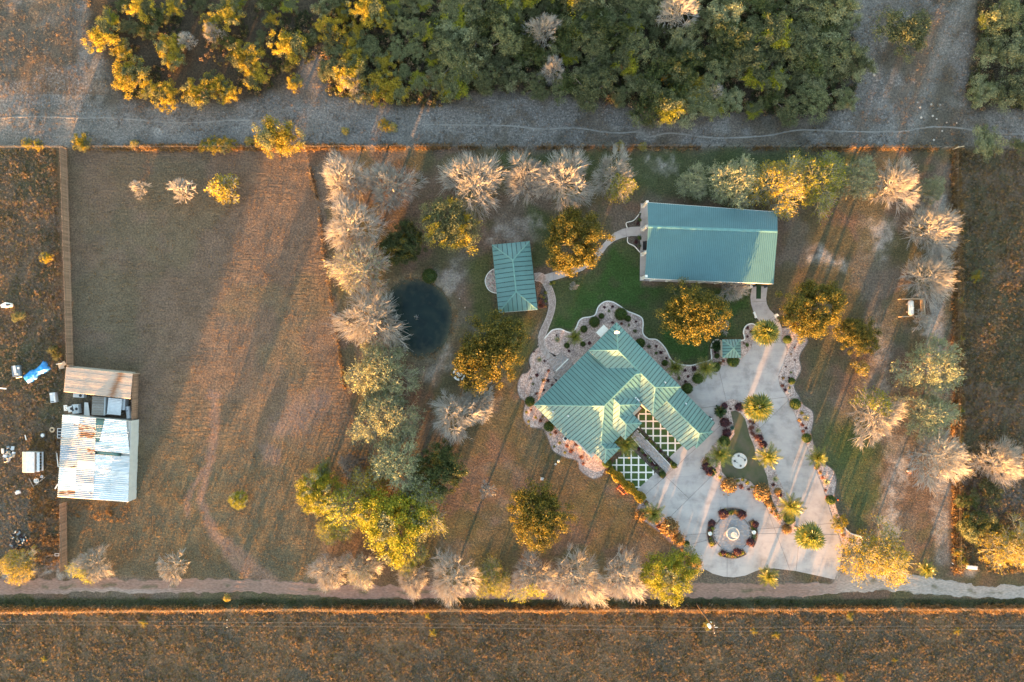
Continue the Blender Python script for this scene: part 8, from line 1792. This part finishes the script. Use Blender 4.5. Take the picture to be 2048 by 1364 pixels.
row = np.where(y > 540, np.sin(y * .60 + 1.5 * np.sin(x * .02)), np.sin(x * .62 + 1.2 * np.sin(y * .03))); k = (row > .0) | (y > 900) | (fbm(x * K, y * K, 6, 44) > .6); k &= (x > 160)
s = s * 1.35; stuff('field_stubble', 'field', x[k], y[k], s[k], 'short dry stubble of the mown field')
x, y, s = spread([(-40, -30), (2090, -30), (2090, 290), (-40, 290)], 8, .12, .46, 1.3, 2.2, seed=6); k = ~inside(x, y, WOOD); stuff('grey_grass', 'grey', x[k], y[k], s[k], 'sparse grey tussocks of the rough land north of the fence')
x, y, s = spread(WOOD, 7, .5, 1.3, .4, 3, seed=7); k = (x > 640) | (fbm(x * K, y * K, 4, 71) > .53); x, y, s = x[k], y[k], s[k] * np.where(x[k] < 640, .7, 1); stuff('undergrowth', 'under', x, y, s, 'dark undergrowth below the brush trees of the north wood', cat='undergrowth')
x, y, s = spread(WOOD_E, 5, .4, 1.1, .6, 3, seed=8); stuff('undergrowth', 'under', x, y, s, 'undergrowth below the north east copse', cat='undergrowth')
YARD = [(620, 300), (1900, 300), (1908, 1136), (1730, 1128), (1690, 1150), (1640, 1162), (640, 1164), (700, 1000), (700, 860), (690, 778), (668, 640), (640, 440)]
x, y, s = spread(YARD, 7.5, .06, .17, .6, 2.5, seed=9); k = ~inside(x, y, LAWN_N); stuff('yard_grass', 'yard', x[k], y[k], s[k], 'short dry yard grass between the garden trees')
x, y, s = spread(LAWN_N, 9, .06, .12, 0, 2, seed=10); stuff('lawn_grass', 'green', x, y, s, 'green lawn grass between house and barn')
x, y, s = spread([(1640, 850), (1720, 840), (1760, 900), (1755, 1010), (1720, 1068), (1675, 1010), (1668, 940), (1632, 890)], 7, .06, .14, 1.2, 3, seed=11); stuff('lawn_grass', 'green', x, y, s, 'green grass east of the driveway bed')
def line_strip(pts, w, dens, smin, smax, seed, clump=.8):
    rng = np.random.default_rng(seed); P = np.array(pts, float); L = np.hypot(*(P[1:] - P[:-1]).T); n = int(L.sum() * K * dens); t = rng.random(n) * L.sum(); c = np.concatenate([[0], np.cumsum(L)]); i = np.clip(np.searchsorted(c, t) - 1, 0, len(L) - 1); f = (t - c[i]) / L[i]
    Q = P[i] + (P[i + 1] - P[i]) * f[:, None] + rng.normal(size=(n, 2)) * w * .5; fb = fbm(Q[:, 0] * K, Q[:, 1] * K, 3.5, seed + 5, 3); keep = rng.random(n) < np.clip((fb - .45) * clump * 5 + .65, .05, 1); Q = Q[keep]; fb = fb[keep]
    return Q[:, 0], Q[:, 1], (smin + (smax - smin) * rng.random(len(Q)) * np.clip(fb * 1.6, .3, 1.1))
def cat3(*a): return tuple(np.concatenate(q) for q in zip(*a))
x, y, s = cat3(line_strip([(150, 296), (600, 296), (900, 294)], 5, 40, .3, .85, 21), line_strip([(900, 294), (1900, 297)], 6, 16, .2, .7, 22, 1.4)); stuff('fence_weeds', 'rusty', x, y, s, 'strip of tall rusty weeds along the north fence')
x, y, s = line_strip([(1911, 300), (1914, 640), (1915, 1140)], 10, 64, .35, 1.05, 23, .4); stuff('fence_weeds', 'rusty', x, y, s, 'strip of tall rusty weeds along the east fence')
x, y, s = line_strip([(-30, 1220), (500, 1216), (1024, 1218), (2080, 1216)], 6, 40, .3, .8, 24); stuff('fence_weeds', 'rusty', x, y, s, 'strip of tall rusty grass along the south fence')
x, y, s = line_strip([(612, 300), (634, 400), (650, 520), (668, 640), (690, 780)], 5, 34, .22, .55, 25); stuff('fence_weeds', 'field', x, y, s, 'strip of dry grass along the fence of the mown field')
x, y, s = spread([(-40, 1193), (2090, 1199), (2090, 1214), (-40, 1217)], 22, .14, .36, .4, 2, seed=12); stuff('ditch_grass', 'green', x, y, s, 'dark green grass in the ditch south of the road')
x, y, s = spread([(-40, 1130), (640, 1130), (640, 1163), (-40, 1158)], 9, .08, .24, .5, 2, seed=13); stuff('verge_grass', 'yard', x, y, s, 'short mixed grass on the north verge of the dirt road')
x, y, s = cat3(spread([(60, 870), (118, 860), (116, 1000), (60, 1010)], 16, .25, .7, .5, 2, seed=14), spread([(60, 1000), (128, 1000), (128, 1135), (60, 1120)], 16, .25, .75, .5, 2, seed=15), spread([(138, 1004), (262, 1008), (262, 1050), (138, 1030)], 10, .25, .6, .6, 2, seed=16)); stuff('dry_weeds', 'rusty', x, y, s, 'tall orange weeds round the tin shed and the board fence')
x, y, s = cat3(line_strip([(895, 595), (912, 630), (905, 665), (886, 700), (862, 716)], 8, 14, .12, .35, 26), line_strip([tuple(p) for p in POND] + [POND[0]], 5, 16, .10, .32, 27)); stuff('pond_grass', 'rusty', x, y, s, 'ring of dry grass on the banks of the pond')
for c_ in KC.values():
    pass
